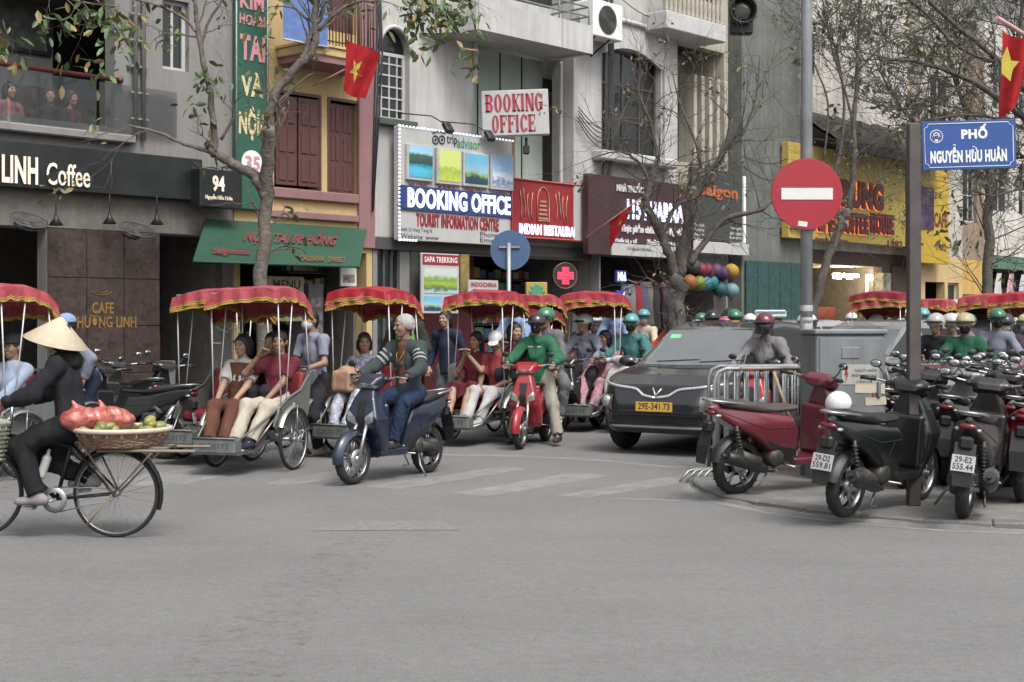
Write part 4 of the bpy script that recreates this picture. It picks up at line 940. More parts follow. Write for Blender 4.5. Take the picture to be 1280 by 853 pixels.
# ------------------------------------------------------------------ buildings
def plas(name, rgb, dirt=.55, var=.12): return M(name, rgb, .85, var=var, scale=1.6, bump=.2, bscale=25, dirt=dirt)
WH = plas('white_plaster', (.44, .435, .425), .45); GRY = plas('grey_plaster', (.22, .215, .21), .4); YEL = plas('yellow_plaster', (.50, .37, .18), .25)
PINK = plas('pink_trim', (.26, .14, .145), .3); CONC = plas('mossy_concrete', (.14, .15, .14), .8, .3); PEEL = plas('peeling_wall', (.56, .53, .49), .7, .2)
TRIMW = plas('white_trim', (.46, .46, .45), .35); SHUT = M('brown_shutter', (.10, .038, .036), .5, var=.2, dirt=.3, coat=.2); BROWNW = plas('brown_wall', (.10, .07, .06), .4)
INT = M('interior_wall', (.12, .112, .105), .8, var=.3); FLOORM = M('interior_floor', (.14, .13, .12), .5)
class B:
    def __init__(s, label, s0, s1, H, wall, depth=7.0, off=0.0, floors=(3.3, 6.5, 9.8), name='building', inmat=None):
        s.s0, s.s1, s.H, s.off, s.depth = s0, s1, H, off, depth; s.root = thing(name, label, 'building', fpt(s0, 0, off), UA); s.w = s1 - s0; s.wall = wall
        m = MB(); w = s.w; t = .2
        m.bx(0, t, .25, depth, 3.3, H); m.bx(w - t, w, .25, depth, 3.3, H); m.bx(0, w, depth - .002, depth + t, 0, H); m.bx(0, w, .25, depth, H - .25, H)
        obj('shell_wall', m, wall, s.root, fix=False)
        m = MB()
        for f in floors:
            if f < H - .5: m.bx(t, w - t, .65, depth, f - .2, f)
        m.bx(t, w - t, .0, depth, .02, .13); m.bx(t, w - t, 3.4, 3.5, .13, H - .3); m.bx(0, t, .25, depth, 0, 3.3); m.bx(w - t, w, .25, depth, 0, 3.3); obj('floor_slab', m, inmat or INT, s.root, fix=False)
    def x(s, px, o=0): return fs(px, s.off + o) - s.s0
    def z(s, px, py, o=0): return CH - (py - HY) / F * fD(px, s.off + o)
    def front(s, z0, z1, holes, mat=None, th=.25, x0=0, x1=None, name='wall', y=0):
        x1 = s.w if x1 is None else x1; xs = sorted({x0, x1, *[min(max(h[i], x0), x1) for h in holes for i in (0, 1)]}); zs = sorted({z0, z1, *[min(max(h[i], z0), z1) for h in holes for i in (2, 3)]}); m = MB()
        for i in range(len(xs) - 1):
            for j in range(len(zs) - 1):
                cx, cz = (xs[i] + xs[i + 1]) / 2, (zs[j] + zs[j + 1]) / 2
                if any(h[0] < cx < h[1] and h[2] < cz < h[3] for h in holes): continue
                m.bx(xs[i], xs[i + 1], y, y + th, zs[j], zs[j + 1])
        return obj(name, m, mat or s.wall, s.root, fix=False)
    def bx(s, name, x0, x1, y0, y1, z0, z1, mat, ch=.0, parent=None): return obj(name, MB().bx(x0, x1, y0, y1, z0, z1, 0, ch), mat, parent or s.root, fix=False)
    def window(s, x0, x1, z0, z1, nx=2, nz=2, y=.12, fm=None, pane=None, bar=.04):
        m = MB(); fm = fm or TRIMW
        m.bx(x0, x1, y - .02, y + .04, z0, z0 + .06); m.bx(x0, x1, y - .02, y + .04, z1 - .06, z1); m.bx(x0, x0 + .06, y - .021, y + .041, z0, z1); m.bx(x1 - .06, x1, y - .021, y + .041, z0, z1)
        for i in range(1, nx): xx = x0 + (x1 - x0) * i / nx; m.bx(xx - bar / 2, xx + bar / 2, y - .015, y + .035, z0, z1)
        for i in range(1, nz): zz = z0 + (z1 - z0) * i / nz; m.bx(x0, x1, y - .014, y + .034, zz - bar / 2, zz + bar / 2)
        w = obj('window', m, fm, s.root, fix=False); obj('pane', MB().bx(x0 + .03, x1 - .03, y + .008, y + .014, z0 + .03, z1 - .03), pane or GLASSD, w, fix=False); return w
    def world(s, x, y, z): return fpt(s.s0 + x, z, s.off - y)
def sign(name, label, s0, z, off, rz=None, cat='sign'):
    return thing(name, label, cat, fpt(s0, z, off), UA if rz is None else rz)
LED = M('led_white', (.75, .78, 1.0), .5, emit=.65, var=0); LEDW = M('lit_warm', (1, .82, .55), .5, emit=7, var=0)
INKW = M('ink_white', (.75, .74, .72), .5, var=.05); INKR = M('ink_red', (.26, .02, .03), .5, var=.1); INKK = M('ink_dark', (.03, .03, .04), .6); INKG = M('ink_green', (.05, .25, .13), .5)
INKB = M('ink_blue', (.03, .06, .26), .5); INKO = M('ink_orange', (.42, .12, .04), .5); GOLD = M('gold_letters', (.33, .19, .05), .45, .4, var=.2)

# --- A: coffee house
A = B('grey cafe building with black sign band and open upstairs terrace at the left edge', -12, 2.32, 10.5, GRY)
ax, az = A.x, A.z
bz0, bz1 = 3.36, 3.98
A.front(0, bz0, [(0, ax(58), 0, 2.85), (ax(198), 14.3, 0, 2.85)], GRY, x0=0); 
A.front(bz0, 10.5, [(ax(-60) - 6, ax(143), 4.35, 7.6), (ax(203), ax(236), 5.3, 6.35), (ax(203), ax(236), 7.6, 8.6)], GRY)
A.window(ax(203), ax(236), 5.3, 6.35, 2, 1); A.window(ax(203), ax(236), 7.6, 8.6, 2, 1)
A.bx('ledge', ax(-60) - 6, ax(163), -.16, .02, 4.12, 4.24, GRY, .02)
A.bx('soffit', 0, 14.2, -.02, .6, 2.86, 3.34, M('soffit_beige', (.16, .148, .132), .8, var=.25, dirt=.4))
A.bx('terrace_pillar', ax(28), ax(46), 1.4, 1.9, 3.3, 7.6, GRY); A.bx('terrace_wall', ax(46), ax(143), 1.7, 1.8, 3.3, 7.6, plas('terrace_wall', (.20, .21, .20), .4))
stone = M('brown_granite', (.06, .042, .036), .32, var=.5, scale=14, coat=.3)
x0, x1 = ax(58), ax(198)
for i in range(3):
    for j in range(4):
        w_ = (x1 - x0) / 3; A.bx('stone_panel', x0 + i * w_ + .006, x0 + (i + 1) * w_ - .006, -.035 - random.uniform(0, .003), -.004, .13 + j * .68 + .005, .13 + (j + 1) * .68 - .006, stone, .004)
m = MB(); text(m, 'CAFE', ax(113), ax(140), az(113, 392), az(113, 378), -.043, 0, .02, .006); text(m, 'PHƯƠNG LINH', ax(88), ax(168), az(88, 410), az(88, 393), -.043, 0, .02, .006)
for r_ in (.10, .16): m.tube([(ax(125) + r_ * math.cos(a), -.045, az(125, 362) + .5 * r_ * math.sin(a)) for a in np.linspace(R(200), R(340), 9)], .004, 4)
tag(obj('wall_lettering', m, GOLD, None, loc=fpt(-12), rot=(0, 0, UA), fix=False), 'gold CAFE PHUONG LINH lettering on the brown granite wall', 'lettering')
# black sign band
bs = sign('shop_sign', 'long black sign band with LINH Coffee in cream letters above the cafe', -9, 0, .0); X = lambda px, o=.3: fs(px, o) + 9
bm = M('black_sign', (.016, .019, .020), .4, var=.5, scale=2, dirt=.2)
obj('board', MB().bx(0, fs(252, .2) + 9, -.22, -.03, bz0, bz1, 0, .01), bm, bs, fix=False)
CREAM = M('cream_letters', (.78, .68, .56), .5, emit=.12, var=.05)
m = MB(); text(m, 'LINH', X(2, .25), X(47, .25), fz(2, 228, .25), fz(2, 193, .25), -.26, 0, .03, .012); text(m, 'Coffee', X(58, .25), X(112, .25), fz(60, 231, .25), fz(60, 203, .25), -.26, 0, .008, .012); text(m, 'PHƯƠNG', X(-110, .25), X(-8, .25), fz(2, 228, .25), fz(2, 191, .25), -.26, 0, .04, .03)
obj('letters', m, CREAM, bs, fix=False)
ns = sign('number_sign', 'black house number box 94 hanging at the corner beside the vertical green sign', fs(250, .45), 0, .45)
w_ = fs(303, .45) - fs(250, .45); zz = lambda px, py: fz(px, py, .45)
obj('board', MB().bx(0, w_, 0, .25, zz(250, 258), zz(250, 210), 0, .01), bm, ns, fix=False)
m = MB(); text(m, '94', w_ * .28, w_ * .56, zz(262, 239), zz(262, 219), -.02, 0, .03, .015); text(m, 'Nguyễn Hữu Huân', w_ * .12, w_ * .75, zz(256, 250), zz(256, 242), -.012, 0, .01, .01); obj('letters', m, CREAM, ns, fix=False)
# terrace rail, glass, picture, sofa, sitters
rl = thing('terrace_rail', 'maroon tube rail with glass panels along the upstairs terrace', 'railing', fpt(-8, 0, .06), UA)
zr = fz(75, 90, .06); obj('handrail', MB().tube([(0, 0, zr), (fs(150, .06) + 8, 0, zr)], .035, 10).ball((fs(150, .06) + 8, 0, zr), .05), M('maroon_tube', (.12, .035, .035), .4, .3), rl, fix=False)
for i in range(6):
    a = 1.2 + i * 1.35; obj('glass_panel', MB().bx(a, a + 1.30, -.006, .006, 4.27, zr - .06), GLASSC, rl, fix=False)
pf = thing('wall_picture', 'dark framed picture on the terrace back wall behind the leaves', 'picture', A.world(ax(60), 1.66, 0), UA)
pw = (ax(133) - ax(60)) * 1.08; z0, z1 = fz(90, 74, -1.6) , fz(90, 8, -1.6); m = MB(); m.bx(0, pw, -.04, .03, z0, z0 + .06).bx(0, pw, -.04, .03, z1 - .06, z1).bx(0, .06, -.041, .03, z0, z1).bx(pw - .06, pw, -.041, .03, z0, z1); obj('frame', m, BLACK, pf, fix=False)
obj('canvas', MB().bx(.05, pw - .05, -.01, .02, z0 + .05, z1 - .05), M('dark_painting', (.10, .11, .10), .5, var=.8, scale=4), pf, fix=False)
sf = thing('terrace_sofa', 'dark leather sofa on the upstairs terrace under the picture', 'sofa', A.world(ax(88), .9, 3.3), UA); sfm = M('sofa_leather', (.05, .02, .02), .4, var=.3)
for nm, q in (('seat', (0, 1.5, -.1, .6, .1, .95)), ('backrest', (0, 1.5, .55, .75, .5, 1.75)), ('armrest', (-.15, .0, -.1, .7, .1, 1.3)), ('armrest', (1.5, 1.65, -.1, .7, .1, 1.3))): obj(nm, MB().bx(*q, 0, .05), sfm, sf, fix=False)
# hanging lamps and fans under the soffit
for k, (px, py) in enumerate([(137, 280), (196, 281), (70, 282)]):
    l = thing('pendant_lamp', ['small black cone lamp left of the wall fan near the word CAFE', 'small black cone lamp at the right end of the cafe soffit', 'small black cone lamp between the cafe doorway and the granite wall'][k], 'lamp', fpt(fs(px, .25), fz(px, py, .25), .25), UA, 'cone lamps under the cafe soffit')
    obj('shade', MB().lathe([(.02, .16), (.03, .10), (.10, .0), (.095, .0), (.02, .09)], 18), BLACK, l); obj('flex', MB().tube([(0, 0, .15), (0, 0, .42)], .008, 5), BLACK, l)
for k, (px, py) in enumerate([(36, 275), (172, 287)]):
    f = thing('wall_fan', ['grey wall fan above the cafe doorway at the left edge', 'grey wall fan hanging above the granite wall right of the doorway'][k], 'fan', fpt(fs(px, .4), fz(px, py, .4), .4), UA, 'fans under the cafe soffit', tilt=R(-62))
    m = MB()
    for r_ in (.24, .16, .08): m.tube([(r_ * math.cos(a), -.04, r_ * math.sin(a)) for a in np.linspace(0, 6.283, 25)[:-1]], .004, 4, closed=True); m.tube([(r_ * math.cos(a), .05, r_ * math.sin(a)) for a in np.linspace(0, 6.283, 25)[:-1]], .004, 4, closed=True)
    m.tube([(.25 * math.cos(a), 0, .25 * math.sin(a)) for a in np.linspace(0, 6.283, 31)[:-1]], .009, 5, closed=True)
    for a in np.linspace(0, 6.283, 37)[:-1]: m.tube([(.03 * math.cos(a), -.06, .03 * math.sin(a)), (.25 * math.cos(a), 0, .25 * math.sin(a)), (.05 * math.cos(a), .06, .05 * math.sin(a))], .002, 3, caps=False)
    obj('cage', m, M('fan_cage', (.11, .11, .11), .5, .3), f, fix=False); m = MB()
    for a in (0, 2.1, 4.2): m.add([(.03 * math.cos(a), 0, .03 * math.sin(a)), (.2 * math.cos(a - .4), -.02, .2 * math.sin(a - .4)), (.22 * math.cos(a), 0, .22 * math.sin(a)), (.2 * math.cos(a + .4), .03, .2 * math.sin(a + .4))], [(0, 1, 2, 3)])
    obj('blade', m, M('fan_blade', (.09, .095, .1), .4), f, fix=False); obj('motor', MB().ball((0, .09, 0), (.07, .08, .07)).tube([(0, .1, 0), (0, .2, .12), (0, .2, .32)], .018), BLACK, f, fix=False)
pp = MB(); 
for px in (166, 176): pp.tube([(ax(px), -.06, 4.2), (ax(px), -.06, 10)], .035, 8)
for i in range(14): pp.box((ax(171), -.05, 4.5 + i * .38), (.3, .05, .03))
obj('drain_pipe', pp, GRY, A.root, fix=False)
A.bx('shelf', ax(206), ax(238), .8, 1.1, .12, 1.35, M('red_goods', (.16, .03, .03), .6, var=.6, scale=9)); A.bx('counter', ax(206), ax(243) , .5, .75, .12, .95, M('counter_grey', (.22, .23, .21), .6))

# --- vertical green sign
vs = sign('vertical_sign', 'tall green board with pink TAI and cream lettering between cafe and yellow house', fs(295, .12), 0, .12); w_ = fs(334, .12) - fs(295, .12)
GRN = M('sign_green', (.025, .10, .068), .45, var=.12, dirt=.15); PKL = M('pink_letters', (.55, .25, .28), .5); CRL = M('cream_paint', (.6, .52, .3), .5)
zz = lambda py: fz(312, py, .12)
obj('board', MB().bx(0, w_, 0, .08, zz(262), zz(-70), 0, .01), GRN, vs, fix=False); obj('frame', MB().tube([(0, -.01, zz(262)), (0, -.01, zz(-70))], .015, 6).tube([(w_, -.01, zz(262)), (w_, -.01, zz(-70))], .015, 6), GALV, vs, fix=False)
m = MB(); text(m, 'KIM', w_ * .12, w_ * .88, zz(12), zz(-8), -.012, 0, .03, .01); text(m, 'HOÀN', w_ * .1, w_ * .92, zz(32), zz(15), -.012, 0, .03, .01); text(m, 'TAI', w_ * .12, w_ * .92, zz(76), zz(44), -.012, 0, .04, .01); obj('pink_letters', m, PKL, vs, fix=False)
m = MB(); text(m, 'VÀ', w_ * .15, w_ * .85, zz(121), zz(90), -.012, 0, .04, .01); text(m, 'NỘM', w_ * .08, w_ * .92, zz(176), zz(132), -.012, 0, .04, .01); obj('cream_letters', m, CRL, vs, fix=False)
d_ = obj('number_disc', MB().lathe([(0, -.012), (.2, -.012), (.2, 0)], 24, 0, 'y', (w_ / 2, 0, zz(204)), smooth=False), INKW, vs, fix=False); m = MB(); text(m, '35', w_ * .28, w_ * .74, zz(213), zz(195), -.018, 0, .03); obj('number', m, PKL, d_, fix=False)

# --- C: yellow house
C = B('narrow yellow house with brown shutters, pink trim and a green awning', 2.34, 5.22, 10.2, YEL, floors=(3.3, 6.0, 9.0)); cx, cz = C.x, C.z
aw = fz(258, 273)
C.front(0, 2.75, [(.12, 2.75, 0, 2.7)], YEL); W1 = (cx(342), cx(398), cz(370, 236), cz(370, 119)); W2 = (cx(412), cx(446), cz(430, 246), cz(430, 128))
C.front(2.75, 10.2, [W1, W2, (cx(395), cx(446), 6.35, 8.6)], YEL)
def shutter(x0, x1, z0, z1, y=.03, panels=3):
    m = MB(); m.bx(x0, x1, y, y + .04, z0, z1, 0, .006); st = .05
    sh = obj('shutter', m, SHUT, C.root, fix=False); hh = (z1 - z0 - .06) / panels
    for i in range(panels):
        for (a, b2) in ((x0 + st, (x0 + x1) / 2 - .02), ((x0 + x1) / 2 + .02, x1 - st)):
            obj('shutter_panel', MB().bx(a, b2, y - .018, y + .002, z0 + .03 + i * hh + .04, z0 + .03 + (i + 1) * hh - .04, 0, .012), SHUT, sh, fix=False)
a, b2 = W1[0], W1[1]; shutter(a + .03, (a + b2) / 2 - .01, W1[2] + .04, W1[3] - .04, -.03); shutter((a + b2) / 2 + .01, b2 - .03, W1[2] + .04, W1[3] - .04, -.05)
a, b2 = W2[0], W2[1]; shutter(a + .02, (a + b2) / 2 - .005, W2[2] + .03, W2[3] - .03, .06); shutter((a + b2) / 2 + .005, b2 - .02, W2[2] + .03, W2[3] - .03, .07)
for q in (W1, W2): m = MB(); m.bx(q[0] - .05, q[1] + .05, -.04, .03, q[2] - .09, q[2] - .01, 0, .01).bx(q[0] - .05, q[0], -.02, .2, q[2], q[3] + .05).bx(q[1], q[1] + .05, -.02, .2, q[2], q[3] + .05).bx(q[0], q[1], -.02, .2, q[3], q[3] + .05); obj('window_frame', m, SHUT, C.root, fix=False)
for k, (t_, b_2) in enumerate([(240, 252), (267, 276)]): C.bx('cornice', cx(330), cx(446) - .02, -.09, 0, cz(400, b_2), cz(400, t_), PINK, .015)
C.bx('pilaster', cx(446), cx(466), -.07, .0, 2.78, 10.1, PINK, .01); C.bx('pilaster', cx(338) - .1, cx(341), -.04, .0, 2.78, 5.9, YEL, .01)
C.window(cx(395), cx(446), 6.35, 8.6, 2, 3, fm=SHUT, pane=SHUT)
zb = cz(400, 82); bal = thing('balcony', 'small yellow balcony with dark iron rails above the brown shutters', 'balcony', C.world(cx(345), 0, zb), UA); bw = cx(432) - cx(345)
obj('slab', MB().bx(0, bw, -.75, 0, 0, .14, 0, .015).bx(-.02, bw + .02, -.78, .0, .14, .18), YEL, bal, fix=False); obj('slab_underside', MB().bx(.04, bw - .04, -.72, 0, -.10, 0), PINK, bal, fix=False)
m = MB(); m.tube([(.02, -.72, 1.0), (bw - .02, -.72, 1.0)], .02, 6); m.tube([(.02, -.72, .25), (bw - .02, -.72, .25)], .012, 6)
for i in range(22): xx = .03 + i * (bw - .06) / 21; m.tube([(xx, -.72, .18), (xx, -.72, 1.0)], .009, 5)
for i in range(7): m.tube([(bw - .02, -.7 + i * .11, .18), (bw - .02, -.7 + i * .11, 1.0)], .009, 5)
obj('iron_rail', m, M('rusty_iron', (.045, .03, .025), .6, .4), bal, fix=False)
bn = thing('hanging_banner', 'plain blue cloth banner hanging from the yellow house balcony', 'banner', C.world(cx(356, .85), -.82, 0), UA)
x1_ = cx(411, .85) - cx(356, .85); z1, z0 = fz(380, -40, .85), fz(380, 53, .85); m = MB(); m.sheet([[(x1_ * i / 10, .02 * math.sin(i * .9 + j * .5), z0 + (z1 - z0) * j / 12) for i in range(11)] for j in range(13)]); obj('cloth', m, fabric('banner_blue', (.12, .19, .40)), bn, fix=False); obj('hem_bar', MB().tube([(-.02, 0, z0), (x1_ + .02, 0, z0)], .016, 6), TRIMW, bn, fix=False)
# awning
awn = thing('shop_awning', 'green sloping awning with red NOM TAI BA HONG lettering on the yellow house', 'awning', fpt(0, 0, 0), UA)
o2 = .95; xa0, xa1, xb0, xb1 = fs(258, .05), fs(459, .05), fs(241, o2), fs(449, o2); za, zb2 = fz(360, 280, .05), fz(360, 331, o2)
def apt(u, v): xl = xa0 + (xb0 - xa0) * v; xr = xa1 + (xb1 - xa1) * v; return (xl + (xr - xl) * u, -.05 - (o2 - .05) * v, za + (zb2 - za) * v)
m = MB(); m.sheet([[tuple(Vector(apt(u, v)) + V3(0, 0, -.012 * math.sin(u * 3.14 * 6) * v)) for u in np.linspace(0, 1, 37)] for v in np.linspace(0, 1, 5)]); m.sheet([[tuple(Vector(apt(u, v)) + V3(0, .02, -.02 - .012 * math.sin(u * 3.14 * 6) * v)) for u in np.linspace(0, 1, 37)] for v in np.linspace(0, 1, 5)])
m.tube([apt(0, 1), apt(1, 1)], .018, 6); obj('cloth', m, M('awning_green', (.018, .072, .042), .6, var=.15, dirt=.25), awn, fix=False)
AWR = M('awning_red', (.2, .03, .04), .6, var=.3)
def atext(s_, u0, u1, v0, v1, mat, sl_=0, nm='letters'):
    q = MB(); text(q, s_, u0, u1, v0, v1, 0, 0, .03, slant=sl_); V = q.v[0]; q.v[0] = np.array([np.array(apt(x, 1 - z)) + np.array((0, -.02, .022)) for x, y, z in V]); return obj(nm, q, mat, awn, fix=False)
atext('NỘM TAI Bà HỒNG', .24, .80, .42, .84, AWR, .05); atext('Saigonese', .09, .30, .12, .30, AWR); atext('CASSAVA  SWEET', .60, .90, .07, .20, M('awning_brown', (.16, .07, .03), .6))
# shop things under the awning
for nm, lab, q, mt, cat in (('menu_board', 'cream menu board standing behind the tree trunk under the green awning', (336, 380, 345, 402), M('menu_cream', (.35, .32, .22), .6, var=.4, scale=6), 'menu board'),
                       ('drinks_cabinet', 'glass drinks cabinet with red and white shelves under the green awning', (386, 404, 355, 420), M('cabinet_goods', (.25, .2, .2), .5, var=.8, scale=12), 'cabinet'),
                       ('wall_poster', 'white poster with a dark photo print under the right end of the awning', (426, 446, 334, 358), INKW, 'poster')):
    o = .3; t_ = thing(nm, lab, cat, fpt(fs(q[0], o), 0, o), UA); ww = fs(q[1], o) - fs(q[0], o); z0, z1 = fz(q[0], q[3], o), fz(q[0], q[2], o)
    if nm == 'drinks_cabinet':
        m = MB(); m.bx(0, ww, 0, .5, .12, z1); obj('cabinet', m, M('cabinet_body', (.12, .12, .12), .4), t_, fix=False); m = MB()
        for i in range(5): m.bx(.03, ww - .03, -.012, 0, .9 + i * .22, .9 + i * .22 + .15)
        obj('shelf_goods', m, mt, t_, fix=False)
    else:
        obj('panel', MB().bx(0, ww, 0, .04, z0, z1, 0, .008), mt, t_, fix=False); m = MB(); k = MB()
        if nm == 'menu_board': text(m, 'MENU', .08, ww - .08, z1 - .2, z1 - .06, -.006, 0, .02); text(m, 'Nộm bò khô', .08, ww - .06, z1 - .4, z1 - .28, -.006); text(m, 'Bánh mì', .08, ww - .2, z1 - .55, z1 - .45, -.006)
        else: m.bx(.05, ww - .05, -.005, -.001, z0 + .06, z1 - .12)
        obj('print', m, INKK if nm != 'wall_poster' else M('poster_photo', (.1, .06, .14), .4, var=.9, scale=14, rgb2=(.4, .3, .3)), t_, fix=False)

# --- D: white house with booking office
D_ = B('dirty white house with arched window, curved balcony and the booking office', 5.24, 11.05, 11.5, WH, floors=(3.2, 6.4, 9.6)); dx, dz = D_.x, D_.z
arch = (dx(473), dx(512), dz(490, 150), dz(490, 32)); rec = (dx(592), dx(702), 3.4, dz(600, 52))
D_.front(0, 3.0, [(.1, dx(500), .4, 2.85), (dx(522), dx(735), 0, 2.75)], GRY); D_.front(3.0, 11.5, [arch, rec, (dx(592), dx(702), 7.6, 9.6)], WH)
m = MB(); x0, x1 = rec[0], rec[1]; m.bx(x0, x1, .5, .6, rec[2], rec[3]); pg = obj('recess_panel', m, plas('pale_green_panel', (.42, .49, .45), .25), D_.root, fix=False)
for i in (1, 2, 3): D_.bx('panel_joint', x0 + (x1 - x0) * i / 4 - .012, x0 + (x1 - x0) * i / 4 + .012, .485, .5, rec[2], rec[3], DARK)
D_.bx('side_reveal', x0 - .001, x0 + .06, 0.25, .5, rec[2], rec[3], WH); D_.bx('brown_panel', dx(636), dx(664), .42, .49, rec[2], fz(640, 165, -.4), M('brown_board', (.22, .15, .08), .6))
D_.bx('recess_frame', dx(590) - .0, dx(595), -.05, .0, dz(595, 105), dz(595, 55), TRIMW); 
w_ = D_.window(arch[0], arch[1], arch[2], arch[3] - .45, 4, 6, y=.14, bar=.025); m = MB(); m.prism([(arch[0], arch[3] - .42)] + [((arch[0] + arch[1]) / 2 + (arch[1] - arch[0]) / 2 * math.cos(a), arch[3] - .42 + .4 * math.sin(a)) for a in np.linspace(math.pi, 0, 12)] + [(arch[1], arch[3] - .42)], .15, .17); obj('arch_pane', m, GLASSD, D_.root)
ac = [((arch[0] + arch[1]) / 2 + (arch[1] - arch[0]) / 2 * math.cos(a), arch[3] - .42 + .4 * math.sin(a)) for a in np.linspace(math.pi, 0, 12)]; m = MB(); m.prism([(arch[0], arch[3] + .0)] + [(arch[0], arch[3] - .42)] + ac[1:-1] + [(arch[1], arch[3] - .42), (arch[1], arch[3])], -.001, .2); obj('arch_spandrel', m, WH, D_.root)
m = MB(); m.tube([(x, -.03, z) for x, z in ac], .04, 6); obj('arch_moulding', m, TRIMW, D_.root, fix=False); D_.bx('sill', arch[0] - .08, arch[1] + .08, -.14, .1, arch[2] - .12, arch[2], M('green_sill', (.06, .08, .06), .7), .015)
# balcony parapet, curved at its left end
bo = .95; xb = [fs(p, bo) - 5.24 for p in (597, 640, 700, 737)]; zb0, zb1 = fz(700, 60, bo), fz(700, 24, bo); fl_ = []
pth = [(dx(560), 0)] + [(xb[0] - .55 + .55 * math.sin(a) * 1.0, -bo + bo * .98 * math.cos(a) - .0) for a in np.linspace(.25, 1.57, 8)] + [(xb[1], -bo), (xb[2], -bo), (xb[3], -bo), (xb[3], 0)]
m = MB()
for i in range(len(pth) - 1):
    a, b2 = Vector((*pth[i], 0)), Vector((*pth[i + 1], 0)); d = b2 - a; c = (a + b2) / 2; m.box((c.x, c.y, (zb0 + zb1) / 2), (d.length + .05, .12, zb1 - zb0), 0, Euler((0, 0, math.atan2(d.y, d.x))))
m2 = MB(); n_ = len(pth); m2.add([(x, y, zb0 + .03) for x, y in pth] + [(x, y, zb0 + .18) for x, y in pth], [tuple(range(n_)), tuple(range(2 * n_ - 1, n_ - 1, -1))])
bl = thing('balcony', 'curved white balcony of the booking office house with steel pipe rail', 'balcony', fpt(5.24), UA); obj('parapet', m, TRIMW, bl, fix=False); obj('slab', m2, WH, bl)
m = MB()
for dz_ in (.18, .36, .54): m.tube([(x, y + .02, zb1 + dz_) for x, y in pth], .018, 6)
for x, y in pth[::2] + [pth[-2]]: m.tube([(x, y + .02, zb1), (x, y + .02, zb1 + .55)], .016, 6)
obj('pipe_rail', m, GALV, bl, fix=False)
D_.bx('column', dx(702), dx(737), -.32, 0, 3.1, 11.4, WH, .02); D_.bx('drain_pipe', dx(700) - .07, dx(700), -.1, 0, 3.1, zb0, TRIMW, .03)
cbl = thing('cable_bundle', 'thick bundle of black utility cables running down the white house wall', 'cables', fpt(5.24), UA); CBK = M('cable_black', (.03, .03, .032), .6); rs = random.Random(3)
for i in range(9):
    o = rs.uniform(-.12, .12); m = MB(); m.tube([(dx(738) + o * .6, -.45 - rs.uniform(0, .12), 11), (dx(738) + o, -.45, 8.5 + o), (dx(740) + rs.uniform(-.12, .12), -.5, 6.2), (dx(738) + o, -.42 - rs.uniform(0, .1), 4.8), (dx(728) - .1 + o, -.42, 3.3)], rs.uniform(.012, .024), 5); obj('cable', m, CBK, cbl, fix=False)
for i in range(5): m = MB(); m.tube([(dx(702) + (dx(738) - dx(702) + .7) * q, -.42 - .05 * math.sin(3 * q), 5.7 - i * .07 + (.3 + .08 * i) * q - (.5 + .06 * i) * math.sin(math.pi * q)) for q in np.linspace(0, 1, 13)], .011, 5); obj('cable', m, CBK, cbl, fix=False)
for px_, s_ in ((467, 1), (470, 2), (473, 3)): m = MB(); m.tube([(dx(px_) - .05 * s_, -.06 - .02 * s_, 9), (dx(px_), -.1, 7 - .3 * s_), (dx(px_) - .06, -.08, 5), (dx(460), -.12, 3.4)], .018, 5); obj('cable', m, CBK, cbl, fix=False)

for k, (px_a, za_, px_b, zb3, sg_) in enumerate([(737, 4.6, 812, 4.9, .35), (737, 5.0, 905, 5.6, .5), (737, 3.9, 780, 4.1, .3), (466, 3.5, 500, 3.45, .05), (905, 5.2, 990, 6.0, .4), (905, 5.0, 990, 5.7, .55), (737, 8.2, 835, 8.0, .3)]):
    a_, b_3 = dx(px_a), dx(px_b); m = MB(); m.tube([(a_ + (b_3 - a_) * q, -.75 + .05 * k, za_ + (zb3 - za_) * q - sg_ * math.sin(math.pi * q)) for q in np.linspace(0, 1, 15)], .011, 4); obj('cable', m, CBK, cbl, fix=False)
